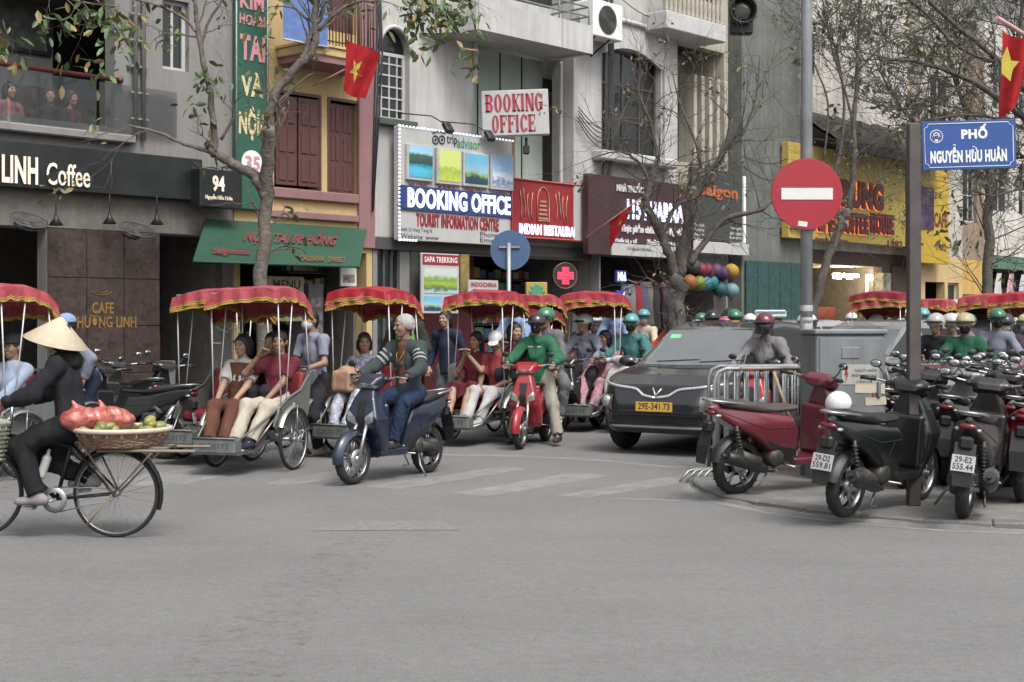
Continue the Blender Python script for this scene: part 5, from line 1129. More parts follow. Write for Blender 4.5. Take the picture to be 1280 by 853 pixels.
# ground floor of D
D_.bx('shop_glass', .1, dx(500), .08, .11, .4, 2.85, GLASSD); D_.bx('shop_header', 0, dx(738), -.06, 0, 2.78, 2.98, M('dark_header', (.06, .06, .055), .6, dirt=.3)); D_.bx('back_wall_red', dx(588), dx(650), 1.2, 1.3, .1, 2.8, M('dark_red_wall', (.11, .015, .02), .5)); D_.bx('grey_post', dx(512), dx(522), -.03, .2, .0, 2.9, M('post_dark', (.07, .075, .07), .6))
for i in range(3): D_.bx('glass_mullion', .1 + i * (dx(500) - .1) / 3, .15 + i * (dx(500) - .1) / 3, .05, .13, .4, 2.85, M('post_dark', (.07, .075, .07), .6))
def landscape(kind):
    nm = 'print_' + kind; m = bpy.data.materials.new(nm); m.use_nodes = True; nt = m.node_tree; b = _bsdf(m); L = nt.links.new; b.inputs['Roughness'].default_value = .35
    tc = nt.nodes.new('ShaderNodeTexCoord'); sx = nt.nodes.new('ShaderNodeSeparateXYZ'); L(tc.outputs['Generated'], sx.inputs[0]); n = nt.nodes.new('ShaderNodeTexNoise'); n.inputs['Scale'].default_value = 5; n.inputs['Detail'].default_value = 5; L(tc.outputs['Generated'], n.inputs['Vector'])
    ma = nt.nodes.new('ShaderNodeMath'); ma.operation = 'MULTIPLY_ADD'; L(n.outputs['Fac'], ma.inputs[0]); ma.inputs[1].default_value = {'bay': .25, 'rice': .9, 'hill': .5, 'ski': .7, 'sapa': .45}[kind]; L(sx.outputs['Z'], ma.inputs[2])
    cr = nt.nodes.new('ShaderNodeValToRGB'); L(ma.outputs[0], cr.inputs[0]); L(cr.outputs[0], b.inputs['Base Color']); cr.color_ramp.interpolation = 'LINEAR'
    st = {'bay': [(0, (.02, .35, .50)), (.36, (.10, .45, .6)), (.5, (.02, .30, .42)), (.58, (.03, .07, .06)), (.85, (.06, .12, .09)), (.92, (.35, .58, .72)), (1, (.3, .55, .75))],
          'rice': [(0, (.25, .38, .05)), (.5, (.48, .55, .10)), (.8, (.30, .42, .06)), (1, (.55, .62, .2))], 'hill': [(0, (.02, .05, .08)), (.45, (.03, .07, .10)), (.55, (.25, .38, .12)), (.7, (.3, .5, .6)), (1, (.15, .42, .62))],
          'ski': [(0, (.10, .28, .45)), (.3, (.5, .58, .65)), (.5, (.12, .18, .3)), (.65, (.6, .66, .72)), (1, (.25, .45, .65))], 'sapa': [(0, (.25, .42, .5)), (.3, (.35, .5, .6)), (.42, (.10, .16, .05)), (.6, (.30, .42, .06)), (.8, (.16, .3, .05)), (.92, (.45, .5, .4)), (1, (.5, .55, .5))]}[kind]
    e = cr.color_ramp.elements; e[0].position, e[1].position = st[0][0], st[-1][0]; e[0].color = (*st[0][1], 1); e[1].color = (*st[-1][1], 1)
    for p, c in st[1:-1]: x = e.new(p); x.color = (*c, 1)
    return m
o = .28; tb = sign('booking_board', 'large white travel board with tripadvisor owl, four photos and lit BOOKING OFFICE', fs(498, o), 0, o); s0_ = fs(498, o); tx = lambda px: fs(px, o) - s0_; tz = lambda py, px=499: fz(px, py, o)
tw = tx(640); BRD = M('board_white', (.43, .43, .42), .5, var=.06, dirt=.15)
zt, zb_ = fz(499, 157, o), fz(499, 300, o); obj('board', MB().bx(0, tw, 0, .12, zb_, zt, 0, .01), BRD, tb, fix=False)
m = MB()
for i in range(30): m.box((.01, -.015, zb_ + (zt - zb_) * i / 29), (.03, .02, .035))
for i in range(34): m.box((tw * i / 33, -.015, zt), (.035, .02, .03))
for i in range(6): m.box((.05 + .07 * i, -.015, zb_), (.035, .02, .03))
l_ = obj('led_strip', m, LED, tb, fix=False); l_['kind'] = 'stuff'
for k, (p0, p1, y0, y1, kd) in enumerate([(508, 537, 221, 182, 'bay'), (545, 572, 226, 187, 'rice'), (578, 606, 229, 192, 'hill'), (612, 637, 233, 195, 'ski')]):
    q = MB().bx(tx(p0) - .04, tx(p1) + .04, -.07, 0, fz(p0, y0 + 4, o), fz(p0, y1 - 2, o), 0, .01); fr_ = obj('picture_box', q, M('box_frame', (.42, .42, .41), .5), tb, fix=False); obj('picture', MB().bx(tx(p0), tx(p1), -.078, -.068, fz(p0, y0, o), fz(p0, y1, o)), landscape(kd), fr_, fix=False)
    m = MB(); text(m, ['HA LONG', 'SAPA', 'TAM COC', 'HOTEL'][k], tx(p0) + .05, tx(p1) - .05, fz(p0, y0 + 12, o), fz(p0, y0 + 6, o), -.012, 0, .02); obj('caption', m, INKR, tb, fix=False)
zA, zB = fz(499, 262, o), fz(499, 231, o); obj('blue_band', MB().bx(.02, tw - .005, -.03, 0, zA, zB), M('band_blue', (.025, .05, .17), .5), tb, fix=False)
m = MB(); text(m, 'BOOKING OFFICE', tx(508), tx(636), zA + .045, zB - .035, -.045, 0, .03, .015); obj('lit_letters', m, LED, tb, fix=False)
m = MB(); text(m, 'TOURIST INFORMATION CENTRE', tx(520), tx(623), fz(520, 283, o), fz(520, 266, o), -.014, 0, .035, .008); obj('red_letters', m, INKR, tb, fix=False)
m = MB(); text(m, 'Add: 22 Hang Trang St', tx(501), tx(540), fz(501, 290, o), fz(501, 284, o), -.006); text(m, 'Website: www', tx(501), tx(548), fz(501, 298, o), fz(501, 292, o), -.006); text(m, 'Phone', tx(600), tx(622), fz(600, 296, o), fz(600, 290, o), -.006); text(m, 'Email', tx(600), tx(620), fz(600, 303, o), fz(600, 297, o), -.006)
for q in (544, 552): m.tube([(tx(q) + .07 * math.cos(a), -.01, fz(q, 175, o) + .07 * math.sin(a)) for a in np.linspace(0, 6.283, 19)[:-1]], .012, 4, closed=True); m.lathe([(0, -.012), (.028, -.012)], 12, 0, 'y', (tx(q), 0, fz(q, 175, o)))
m.tube([(tx(540), -.01, fz(541, 168, o) + .02), (tx(548), -.01, fz(548, 164, o)), (tx(556), -.01, fz(555, 168, o) + .02)], .012, 4); text(m, 'trip', tx(558), tx(571), fz(558, 183, o), fz(558, 168, o), -.008, 0, .015); obj('dark_print', m, INKK, tb, fix=False)
m = MB(); text(m, 'advisor', tx(571), tx(600), fz(571, 185, o), fz(571, 171, o), -.008, 0, .015); obj('green_print', m, INKG, tb, fix=False)
for k, (px, py) in enumerate([(560, 160), (612, 170)]):
    l = thing('floodlight', ['small black floodlight on an arm above the tripadvisor lettering', 'small black floodlight on an arm at the right end of the travel board'][k], 'floodlight', fpt(fs(px, .9), fz(px, py, .9), .9), UA, 'floodlights above the travel board'); obj('housing', MB().box((0, 0, 0), (.16, .1, .22), 0, Euler((R(-35), 0, 0)), .02), BLACK, l, fix=False); obj('arm', MB().tube([(0, .03, .05), (-.1, .3, .22), (-.6, .62, .25)], .012, 6), BLACK, l, fix=False)
ob = thing('office_sign', 'white box sign reading BOOKING OFFICE in red beside the pale green wall', 'sign', W(644, 141, 25.6), 0); k_ = 25.6 / F
hw, hh = 42 * k_, 28.5 * k_; T_ = Matrix.Rotation(R(-2), 4, 'Y'); m = MB(); m.T = T_; m.box((0, .1, 0), (2 * hw, .2, 2 * hh), 0, ch=.015); obj('box', m, BRD, ob, fix=False)
# heavy serif capitals: condensed strokes with slab ends
def serif(mb, s_, x0, x1, z0, z1, y):
    n = len(s_); wds = {'I': .55}; tot = sum(wds.get(c, 1) for c in s_); x = x0; H_ = z1 - z0
    for c in s_:
        cw = (x1 - x0) * wds.get(c, 1) / tot; w = cw * .86; sw = w * (.36 if c != 'I' else .6); a, e = x, x + w; t = H_ * .07
        def st(xa, xb, za_, zb_3): mb.bx(xa, xb, y, y + .01, z0 + za_ * H_, z0 + zb_3 * H_)
        if c in 'BKIFE': st(a + w * .06, a + w * .06 + sw, 0, 1); st(a, a + sw + w * .12, 0, .06); st(a, a + sw + w * .12, .94, 1)
        if c == 'N': st(a, a + w * .2, 0, 1); st(e - w * .2, e, 0, 1); st(a - w * .05, a + w * .3, 0, .05); st(e - w * .32, e + w * .05, .95, 1); mb.prism([(a, z0 + H_), (a + w * .36, z0 + H_), (e, z0), (e - w * .36, z0)], y, y + .011)
        if c == 'K': mb.prism([(a + sw, z0 + H_ * .42), (a + sw, z0 + H_ * .56), (e - w * .12, z0 + H_), (e, z0 + H_)], y, y + .011); mb.prism([(a + sw, z0 + H_ * .58), (e - w * .28, z0), (e + w * .04, z0), (a + sw + w * .16, z0 + H_ * .64)], y, y + .011); st(e - w * .3, e + w * .06, 0, .05); st(e - w * .3, e + w * .06, .95, 1)
        if c in 'OGCB':
            r_ = []; cx_ = (a + e) / 2
            if c != 'B':
                n_ = 22; a0, a1 = (0, 6.283) if c == 'O' else (R(38), R(322)); oo = [(cx_ + w * .5 * math.cos(q), z0 + H_ * (.5 + .52 * math.sin(q))) for q in np.linspace(a0, a1, n_)]; ii = [(cx_ + w * .17 * math.cos(q), z0 + H_ * (.5 + .44 * math.sin(q))) for q in np.linspace(a0, a1, n_)]
                mb.sheet([[(p[0], y, p[1]) for p in oo], [(p[0], y, p[1]) for p in ii]], 0, False)
                if c == 'G': st(e - sw, e, .08, .5); st(cx_, e + w * .05, .44, .5)
                if c in 'GC': st(e - w * .14, e, .68, .97)
                if c == 'C': st(e - w * .12, e, .05, .22)
            else:
                for zc, rr in ((.74, .26), (.25, .27)):
                    oo = [(a + w * .5 + w * .48 * math.cos(q), z0 + H_ * (zc + rr * math.sin(q))) for q in np.linspace(-1.57, 1.57, 10)]; ii = [(a + w * .5 + w * .14 * math.cos(q), z0 + H_ * (zc + (rr - .07) * math.sin(q))) for q in np.linspace(-1.57, 1.57, 10)]; mb.sheet([[(p[0], y, p[1]) for p in oo], [(p[0], y, p[1]) for p in ii]], 0, False)
                st(a, a + w * .5, .0, .07); st(a, a + w * .5, .93, 1); st(a, a + w * .5, .47, .54)
        if c in 'FE': st(a, e, .93, 1); st(e - w * .1, e, .72, 1); st(a + sw, e - w * .25, .48, .55); st(e - w * .34, e - w * .25, .38, .65)
        if c == 'E': st(a, e, 0, .07); st(e - w * .1, e, 0, .28)
        x += cw
m = MB(); m.T = T_; serif(m, 'BOOKING', -hw * .88, hw * .86, hh * .06, hh * .82, -.012); serif(m, 'OFFICE', -hw * .70, hw * .62, -hh * .84, -hh * .10, -.012); obj('letters', m, M('sign_crimson', (.32, .028, .055), .5), ob)
obj('bracket', MB().tube([(.2, .15, -hh - .02), (.2, .15, -hh - .25)], .03, 6).box((.2, .1, -hh - .25), (.12, .12, .16), ch=.02), BLACK, ob, fix=False)
o = .3; rsn = sign('restaurant_sign', 'red box sign with gold temple motif and lit white RESTAURANT strip', fs(639, o), 0, o); s0_ = fs(639, o); rw = fs(730, o) - s0_; zt, zb_ = fz(640, 223, o), fz(640, 296, o)
obj('board', MB().bx(0, rw, 0, .15, zb_, zt, 0, .01), M('sign_red', (.25, .018, .026), .5, var=.15), rsn, fix=False)
m = MB(); 
for sx_ in (.18, .66):
    for i in range(4): m.tube([(rw * (sx_ - .06 + .05 * i) + .03 * math.sin(i + q), -.01, zb_ + .35 + q * .13 + .05 * math.sin(i * 2.0)) for q in range(5)], .012, 4)
c0 = rw * .42; m.tube([(c0 - .17, -.012, zb_ + .33), (c0 - .17, -.012, zb_ + .7)] + [(c0 + .17 * math.cos(a), -.012, zb_ + .7 + .27 * math.sin(a)) for a in np.linspace(math.pi, 0, 9)] + [(c0 + .17, -.012, zb_ + .33), (c0 - .17, -.012, zb_ + .33)], .013, 4)
for i in range(5): m.bx(c0 - .13 + i * .01, c0 + .13 - i * .01, -.014, -.002, zb_ + .36 + i * .08, zb_ + .40 + i * .08)
obj('gold_motif', m, M('motif_gold', (.45, .27, .16), .5, .3), rsn, fix=False); m = MB(); text(m, 'INDIAN RESTAURANT', rw * .10, rw * .97, zb_ + .06, zb_ + .26, -.02, 0, .03, .015); obj('lit_letters', m, LED, rsn, fix=False)
m = MB(); m.tube([(0, -.02, zb_), (rw, -.02, zb_), (rw, -.02, zt), (0, -.02, zt)], .018, 5, closed=True); obj('edge_trim', m, M('trim_orange', (.42, .1, .06), .5), rsn, fix=False)
def board(name, label, cat, q, o, mat, mats=None, dpt=.05):
    s0_ = fs(q[0], o); t_ = thing(name, label, cat, fpt(s0_, 0, o), UA); w = fs(q[1], o) - s0_; z0, z1 = fz(q[0], q[3], o), fz(q[0], q[2], o); obj('board', MB().bx(0, w, 0, dpt, z0, z1, 0, .008), mat, t_, fix=False); return t_, w, z0, z1
t_, w, z0, z1 = board('travel_poster', 'tall SAPA TREKKING poster with green terraces beside the dark post', 'poster', (527, 574, 316, 392), .35, BRD)
obj('title_band', MB().bx(.02, w - .02, -.008, 0, z1 - .20, z1 - .02), INKR, t_, fix=False); m = MB(); text(m, 'SAPA TREKKING', .06, w - .06, z1 - .16, z1 - .06, -.012, 0, .02); obj('title', m, INKW, t_, fix=False); obj('picture', MB().bx(.06, w - .06, -.008, 0, z0 + .35, z1 - .26), landscape('sapa'), t_, fix=False); obj('picture', MB().bx(.06, w * .5, -.008, 0, z0 + .05, z0 + .30), landscape('hill'), t_, fix=False); obj('picture', MB().bx(w * .54, w - .06, -.008, 0, z0 + .05, z0 + .30), landscape('ski'), t_, fix=False)
board('narrow_sign', 'narrow mustard sign strip between the trekking poster and the red interior', 'sign', (576, 587, 318, 366), .2, M('mustard', (.25, .18, .06), .6, var=.5, scale=8))
t_, w, z0, z1 = board('small_sign', 'small white sign with red INDOCHINA TRAVEL print in the booking office doorway', 'sign', (586, 623, 350, 372), .4, BRD); m = MB(); text(m, 'INDOCHINA', .05, w - .05, z0 + .19, z1 - .04, -.006, 0, .03); text(m, 'TRAVEL', .1, w - .15, z0 + .04, z0 + .15, -.006, 0, .03); obj('letters', m, INKR, t_, fix=False)
pc = thing('pharmacy_cross', 'round black pharmacy light with a glowing red cross over the canopies', 'light', W(705, 345, 27.0), R(20)); rr = 16 * 27 / F
obj('disc', MB().lathe([(0, -.06), (rr, -.06), (rr, .06), (0, .06)], 28, 0, 'y', smooth=False), BLACK, pc, fix=False); obj('rim', MB().tube([(rr * math.cos(a), -.06, rr * math.sin(a)) for a in np.linspace(0, 6.283, 29)[:-1]], .014, 5, closed=True), M('rim_brown', (.15, .07, .06), .5), pc, fix=False)
m = MB(); c = rr * .62; t3 = rr * .2
for i in range(-3, 4):
    for j in range(-3, 4):
        if abs(i) <= 1 or abs(j) <= 1: m.box((i * c / 3.2, -.075, j * c / 3.2), (c / 3.9, .02, c / 3.9))
obj('red_cross', m, M('led_red', (1, .03, .06), .5, emit=1.2, var=0), pc, fix=False)

# --- E: bay-window house with pharmacy
E2 = B('white house with a large arched bay window above the pharmacy', 11.07, 13.74, 12, WH, off=.25, floors=(3.3, 6.9, 9.8)); ex, ez = E2.x, E2.z
bwn = (ex(742), ex(826), ez(780, 193), ez(780, 62)); uw = (ex(768), ex(804), 8.2, 10.3)
E2.front(0, 3.0, [(.05, 2.62, 0, 2.85)], GRY); E2.front(3.0, 12, [bwn, uw], WH); E2.window(*bwn, 4, 3, y=.16, fm=M('bronze_frame', (.06, .045, .04), .5), bar=.05); E2.window(*uw, 2, 1)
m = MB(); a = np.linspace(0, 1, 14); top_ = [(bwn[0] - .15 + (bwn[1] - bwn[0] + .3) * t, bwn[3] + .45 + .10 * math.sin(t * math.pi)) for t in a]; low_ = [(bwn[0] + (bwn[1] - bwn[0]) * t, bwn[3] - .28 + .30 * math.sin(t * math.pi)) for t in a[::-1]]; m.prism(top_ + low_, -.06, .0); obj('arched_lintel', m, TRIMW, E2.root)
m = MB(); m.tube([(x, -.10, z) for x, z in top_], .05, 6); obj('lintel_moulding', m, TRIMW, E2.root, fix=False)
E2.bx('bay_sill', ex(736), ex(832), -.35, 0, bwn[2] - .22, bwn[2] - .02, TRIMW, .04); E2.bx('corner_column', ex(828), ex(836) , -.06, 0, 3.0, 12, TRIMW)
acu = thing('air_conditioner', 'white air conditioner box on the bay window house beside the cables', 'air conditioner', fpt(fs(742, .85), 0, .85), UA); w = fs(765, .85) - fs(742, .85); z0, z1 = fz(742, 44, .85), fz(742, -2, .85)
obj('casing', MB().bx(0, w * 1.6, 0, .35, z0, z1, 0, .02), WHITE, acu, fix=False); m = MB()
for i in range(9): m.tube([(w * .75 + (.04 + .028 * i) * math.cos(q), -.02, (z0 + z1) / 2 + (.04 + .028 * i) * math.sin(q)) for q in np.linspace(0, 6.283, 25)[:-1]], .005, 4, closed=True)
obj('grille', m, BLACK, acu, fix=False); obj('fan_opening', MB().lathe([(0, -.008), (.28, -.008)], 24, 0, 'y', (w * .75, 0, (z0 + z1) / 2)), M('ac_dark', (.1, .1, .1), .6), acu, fix=False); obj('bracket', MB().tube([(.1, .05, z0), (.1, .6, z0 - .3)], .02, 5).tube([(w, .05, z0), (w, .6, z0 - .3)], .02, 5), BLACK, acu, fix=False)
o = .55; ps = sign('pharmacy_sign', 'dark maroon pharmacy sign with glowing 115 PHARMA letters behind the tree', fs(736, o), 0, o); s0_ = fs(736, o); X = lambda p: fs(p, o) - s0_; Z = lambda px, py: fz(px, py, o)
obj('board', MB().bx(0, X(864), 0, .15, Z(738, 318), Z(738, 217), 0, .01), M('sign_maroon', (.05, .022, .025), .5, var=.25, scale=3), ps, fix=False)
LP_ = M('letters_pale', (.55, .53, .56), .5, emit=.1); m = MB(); text(m, 'NHÀ THUỐC', X(770), X(803), Z(770, 239), Z(770, 226), -.03, 0, .04, .02); obj('white_letters', m, LP_, ps, fix=False); m = MB(); text(m, 'Thực phẩm chức năng - Mỹ phẩm', X(775), X(857), Z(775, 292), Z(775, 278), -.03, 0, .05, .02); obj('white_letters', m, LP_, ps, fix=False); m = MB(); text(m, 'Thiết bị y tế', X(767), X(795), Z(767, 304), Z(767, 297), -.03, 0, .03, .02); obj('white_letters', m, LP_, ps, fix=False); m = MB(); text(m, 'Medical - Cosmetics', X(808), X(853), Z(808, 306), Z(808, 299), -.03, 0, .03, .02); obj('white_letters', m, LP_, ps, fix=False)
m = MB(); text(m, '115 PHARMA', X(783), X(853), Z(783, 274), Z(783, 249), -.03, 0, .03, .015); obj('lit_letters', m, LED, ps, fix=False)
pl_ = obj('address_strip', MB().bx(X(763), X(850), -.04, 0, Z(763, 319), Z(763, 304), 0, .005), BRD, ps, fix=False); m = MB(); text(m, '115 Nguyễn Hữu Huân', X(782), X(812), Z(782, 314), Z(782, 308), -.045, 0, .01); obj('address', m, INKK, pl_, fix=False)
for k, (py0, py1, tx_) in enumerate([(338, 353, 'Nhà'), (363, 379, 'thuốc')]):
    q = thing('led_panel', ['upper small blue lit panel in the pharmacy window', 'lower small blue lit panel in the pharmacy window'][k], 'light', fpt(fs(771, .3), 0, .3), UA); w = fs(783, .3) - fs(771, .3); z0, z1 = fz(771, py1, .3), fz(771, py0, .3); obj('panel', MB().bx(0, w, 0, .05, z0, z1), M('panel_blue', (.03, .04, .25), .5, emit=.3, var=0), q, fix=False); m = MB(); text(m, tx_, .02, w - .02, z0 + .03, z1 - .03, -.012, 0, .05); obj('lit_letters', m, LED, q, fix=False)
E2.bx('interior_red', .4, 2.2, 2.0, 2.1, .1, 2.8, M('dark_red_wall', (.11, .015, .02), .5))
rs = random.Random(5); cols = [(.25, .25, .26), (.3, .05, .06), (.12, .12, .18), (.35, .33, .3), (.07, .07, .07), (.18, .03, .1)]
for k in range(9):
    p = fpt(11.9 + k * .21, 0, .35); g = fabric('garment%d' % (k % 6), cols[k % 6]); m = MB(); z1 = 2.35 - rs.uniform(0, .1); w = .17; m.sheet([[(-.02 + .03 * math.sin(j * 2 + i), (i / 4 - .5) * (.34 - .05 * math.cos(j)), z1 - j * .22) for i in range(5)] for j in range(5)]); m.tube([(0, -.2, z1 + .01), (0, 0, z1 + .09), (0, .2, z1 + .01)], .008, 4)
    tag(obj('hanging_garment', m, g, None, loc=p, rot=(0, 0, UA + rs.uniform(-.5, .5)), fix=False), ['pale grey', 'crimson', 'dark blue', 'cream', 'black', 'plum', 'second pale grey', 'second crimson', 'second dark blue'][k] + ' garment hanging on the rack under the pharmacy sign', 'garment', 'garments on the rack under the pharmacy sign')

# --- F: narrow house with baluster balcony
F_h = B('narrow cream house with a baluster balcony and upright fins', 13.76, 16.05, 12, plas('cream_plaster', (.42, .39, .33), .7), off=.0, floors=(3.3, 6.6, 9.8)); gx, gz = F_h.x, F_h.z
F_h.front(0, 3.0, [(.1, 2.2, 0, 2.8)], GRY); F_h.front(3.0, 12, [(gx(842), gx(905), gz(870, 205), gz(870, 58)), (.4, 1.9, 8.6, 10.6)], None); F_h.window(.4, 1.9, 8.6, 10.6, 2, 2)
F_h.bx('recess_wall', gx(842), gx(905), .9, 1.0, gz(870, 205), gz(870, 58), plas('recess_green', (.22, .22, .17), .7)); F_h.window(gx(842), gx(856), gz(845, 118) , gz(845, 60), 1, 1, y=.5)
for i in range(5): x_ = gx(862) + i * (gx(903) - gx(862)) / 4.3; F_h.bx('upright_fin', x_, x_ + .12, -.12, .3, gz(870, 206), gz(870, 95), plas('cream_plaster', (.42, .39, .33)), .01)
bl = thing('balcony', 'cream balcony with turned balusters above the upright fins', 'balcony', fpt(fs(834, .9), 0, .9), UA); w = fs(908, .9) - fs(834, .9); z0, z1 = fz(870, 44, .9), fz(870, 22, .9)
obj('slab', MB().bx(0, w, 0, .9, z0, z1, 0, .02), TRIMW, bl, fix=False); bal_m = MB().lathe([(.0, 0), (.05, 0), (.05, .04), (.03, .08), (.055, .22), (.035, .36), (.03, .5), (.05, .62), (.05, .7), (0, .7)], 8).mesh('baluster'); bal_m.materials.append(plas('cream_plaster', (.42, .39, .33)))
for i in range(14): k = bpy.data.objects.new('baluster', bal_m); COL.objects.link(k); k.parent = bl; k.location = (.08 + i * (w - .16) / 13, .08, z1)
obj('handrail', MB().bx(0, w, .0, .18, z1 + .7, z1 + .82, 0, .015), TRIMW, bl, fix=False)
o = .5; sg = sign('saigon_sign', 'dark grey shop sign with small orange saigon lettering behind branches', fs(866, o), 0, o); s0_ = fs(866, o); X = lambda p: fs(p, o) - s0_
obj('board', MB().bx(0, X(929), 0, .12, fz(866, 300, o), fz(866, 208, o), 0, .01), M('sign_charcoal', (.05, .052, .05), .5, var=.2), sg, fix=False); m = MB(); text(m, 'saigon', X(874), X(921), fz(874, 248, o), fz(874, 230, o), -.03, 0, .04, .02); obj('letters', m, INKO, sg, fix=False)
m = MB(); 
for i in range(4): text(m, ['Du lịch', 'Vé máy bay', 'Khách sạn', 'Visa'][i], X(868), X(880), fz(868, 282 + i * 6, o) - .03, fz(868, 279 + i * 6, o), -.006); text(m, ['Travel agency', 'Air ticket', 'Booking hotel', 'Car rental'][i], X(912), X(927), fz(912, 286 + i * 6, o) - .03, fz(912, 283 + i * 6, o), -.006)
obj('small_print', m, INKW, sg, fix=False); obj('white_strip', MB().bx(X(866), X(935), -.03, 0, fz(866, 316, o), fz(866, 301, o), 0, .01), BRD, sg, fix=False); obj('edge_post', MB().bx(X(928), X(931), -.03, .05, fz(866, 300, o), fz(866, 212, o)), INKW, sg, fix=False)
bc = [('dark grey', (.06, .07, .08)), ('crimson', (.22, .01, .05)), ('maroon', (.18, .01, .04)), ('purple', (.10, .04, .13)), ('violet', (.08, .03, .1)), ('yellow', (.55, .33, .02)), ('orange', (.42, .14, .03)), ('lime green', (.2, .32, .04)), ('sky blue', (.05, .3, .42)), ('teal', (.03, .25, .26)), ('pale blue', (.2, .38, .42)), ('deep teal', (.02, .12, .14))]
for k, (px, py) in enumerate([(866, 332), (876, 337), (884, 338), (895, 338), (903, 341), (914, 338), (862, 352), (873, 353), (880, 353), (888, 352), (914, 362), (900, 361)]):
    o = .95; lt = thing('paper_lantern', bc[k][0] + ' round lantern in the cluster hanging over the shop doorway', 'lantern', fpt(fs(px, o), fz(px, py, o), o), 0, 'round lanterns hanging at the saigon shop'); m = MB(); n_ = 16
    prf = [(.17 * math.sin(t) * (1 + .02 * math.cos(t * 14)), -.02 + .16 * math.cos(t)) for t in np.linspace(0, math.pi, 15)]; m.lathe(prf, n_); obj('shade', m, M('lantern_' + bc[k][0], tuple(q * .6 for q in bc[k][1]), .6, var=.15), lt, fix=False); obj('cap', MB().lathe([(0, .15), (.04, .15), (.04, .13)], 10).tube([(0, 0, .15), (0, 0, .35)], .004, 4), BLACK, lt, fix=False); obj('tassel', MB().tube([(0, 0, -.14), (0, 0, -.24)], .012, 5), BLACK, lt, fix=False)
# --- G: dark concrete block
Gb = B('tall dark mossy concrete block with a plain front beside the green glass', 16.07, 18.6, 13, CONC, off=.35); Gb.front(0, 3.3, [(.15, 2.4, 0, 2.9)], CONC); Gb.front(3.3, 13, [], CONC)
m = MB(); 
for i in range(5): m.bx(.1 + i * .48, .1 + i * .48 + .46, -.06, -.03, .3, 2.9)
obj('glass_panel', m, M('green_film', (.03, .075, .07), .25, var=.2), Gb.root, fix=False); Gb.bx('grey_sign_panel', Gb.x(975), 2.5, -.35, 0, 3.7, 5.2, plas('tag_grey', (.33, .32, .3), .4))

# --- H: coffee house with the yellow sign
Hb = B('pale peeling building with a dark lean-to roof above the yellow sign', 18.62, 24.9, 11, PEEL, floors=(3.3, 6.5)); hx, hz = Hb.x, Hb.z
Hb.front(0, 3.3, [(.2, 4.7, 0, 2.95), (5.0, 6.1, .9, 2.6)], BROWNW); Hb.front(3.3, 11, [(.8, 1.5, 7.6, 8.6)], PEEL); Hb.window(.8, 1.5, 7.6, 8.6, 2, 2); Hb.window(5.0, 6.1, .9, 2.6, 2, 1)
lr = thing('lean_to_roof', 'dark sagging lean-to roof full of leaves and cables over the yellow sign', 'roof', fpt(18.62), UA); m = MB(); rs = random.Random(11); rows = []
for j in range(7): rows.append([(6.28 * i / 24, -.05 - 1.25 * j / 6, 6.65 - .85 * j / 6 + rs.uniform(-.03, .03)) for i in range(25)])
m.sheet(rows); m.sheet([[(x, y, z - .10) for x, y, z in r_] for r_ in rows]); m.sheet([[(x, y, z) for x, y, z in rows[-1]], [(x, y, z - .25) for x, y, z in rows[-1]]]); obj('roof_sheet', m, M('roof_dark', (.045, .042, .036), .9, var=.6, scale=5, bump=.6, bscale=14), lr, fix=False)
m = MB()
for i in range(60): x_ = rs.uniform(0, 6.2); y_ = rs.uniform(-1.35, -.3); z_ = 6.65 + .68 * y_ + .05; m.tube([(x_, y_, z_), (x_ + rs.uniform(-.5, .5), y_ + rs.uniform(-.15, .15), z_ + rs.uniform(.02, .12)), (x_ + rs.uniform(-1, 1), y_ + rs.uniform(-.1, .1), z_ + .02)], .008, 3)
q = obj('twig_litter', m, M('twig_grey', (.10, .09, .075), .9), lr, fix=False); q['kind'] = 'stuff'
o = .6; ys = sign('coffee_sign', 'big yellow sign board with dark red lit TRUNG COFFEE HOUSE letters', fs(986, o), 0, o); s0_ = fs(986, o); X = lambda p: fs(p, o) - s0_; Z = lambda px, py: fz(px, py, o)
YS = M('sign_yellow', (.45, .34, .08), .5, var=.12, scale=1.2, dirt=.2)
obj('board', MB().bx(0, X(1132), 0, .2, Z(1060, 303), Z(1060, 190), 0, .01), YS, ys, fix=False); obj('board_edge', MB().bx(X(1132), X(1136), -.02, .25, Z(1060, 304), Z(1060, 189)), BLACK, ys, fix=False)
DR = M('letters_dark_red', (.13, .03, .035), .5); GL = M('neon_orange', (1, .25, .06), .5, emit=.6, var=0)
for (s_, a, e, y1, y0) in (('ĂN TRUNG', 1000, 1102, 253, 205), ('CAFE', 1000, 1042, 288, 262), ('COFFEE', 1046, 1083, 291, 264), ('HOUSE', 1086, 1115, 292, 266)):
    m = MB(); text(m, s_, X(a), X(e), Z(a, y1), Z(a, y0), -.07, 0, .06, .05); obj('letters', m, DR, ys, fix=False); m = MB(); text(m, s_, X(a) - .03, X(e) - .03, Z(a, y1) - .02, Z(a, y0) - .02, -.015, 0, .07); obj('letter_glow', m, GL, ys, fix=False)
m = MB(); text(m, '1982', X(1109), X(1128), Z(1109, 309), Z(1109, 300), -.012, 0, .04); obj('small_letters', m, DR, ys, fix=False); m = MB(); text(m, 'Nguyễn Hữu Huân', X(1019), X(1060), Z(1019, 302), Z(1019, 295), -.012, 0, .045); tag(obj('small_letters', m, DR, ys, fix=False), kind='stuff')
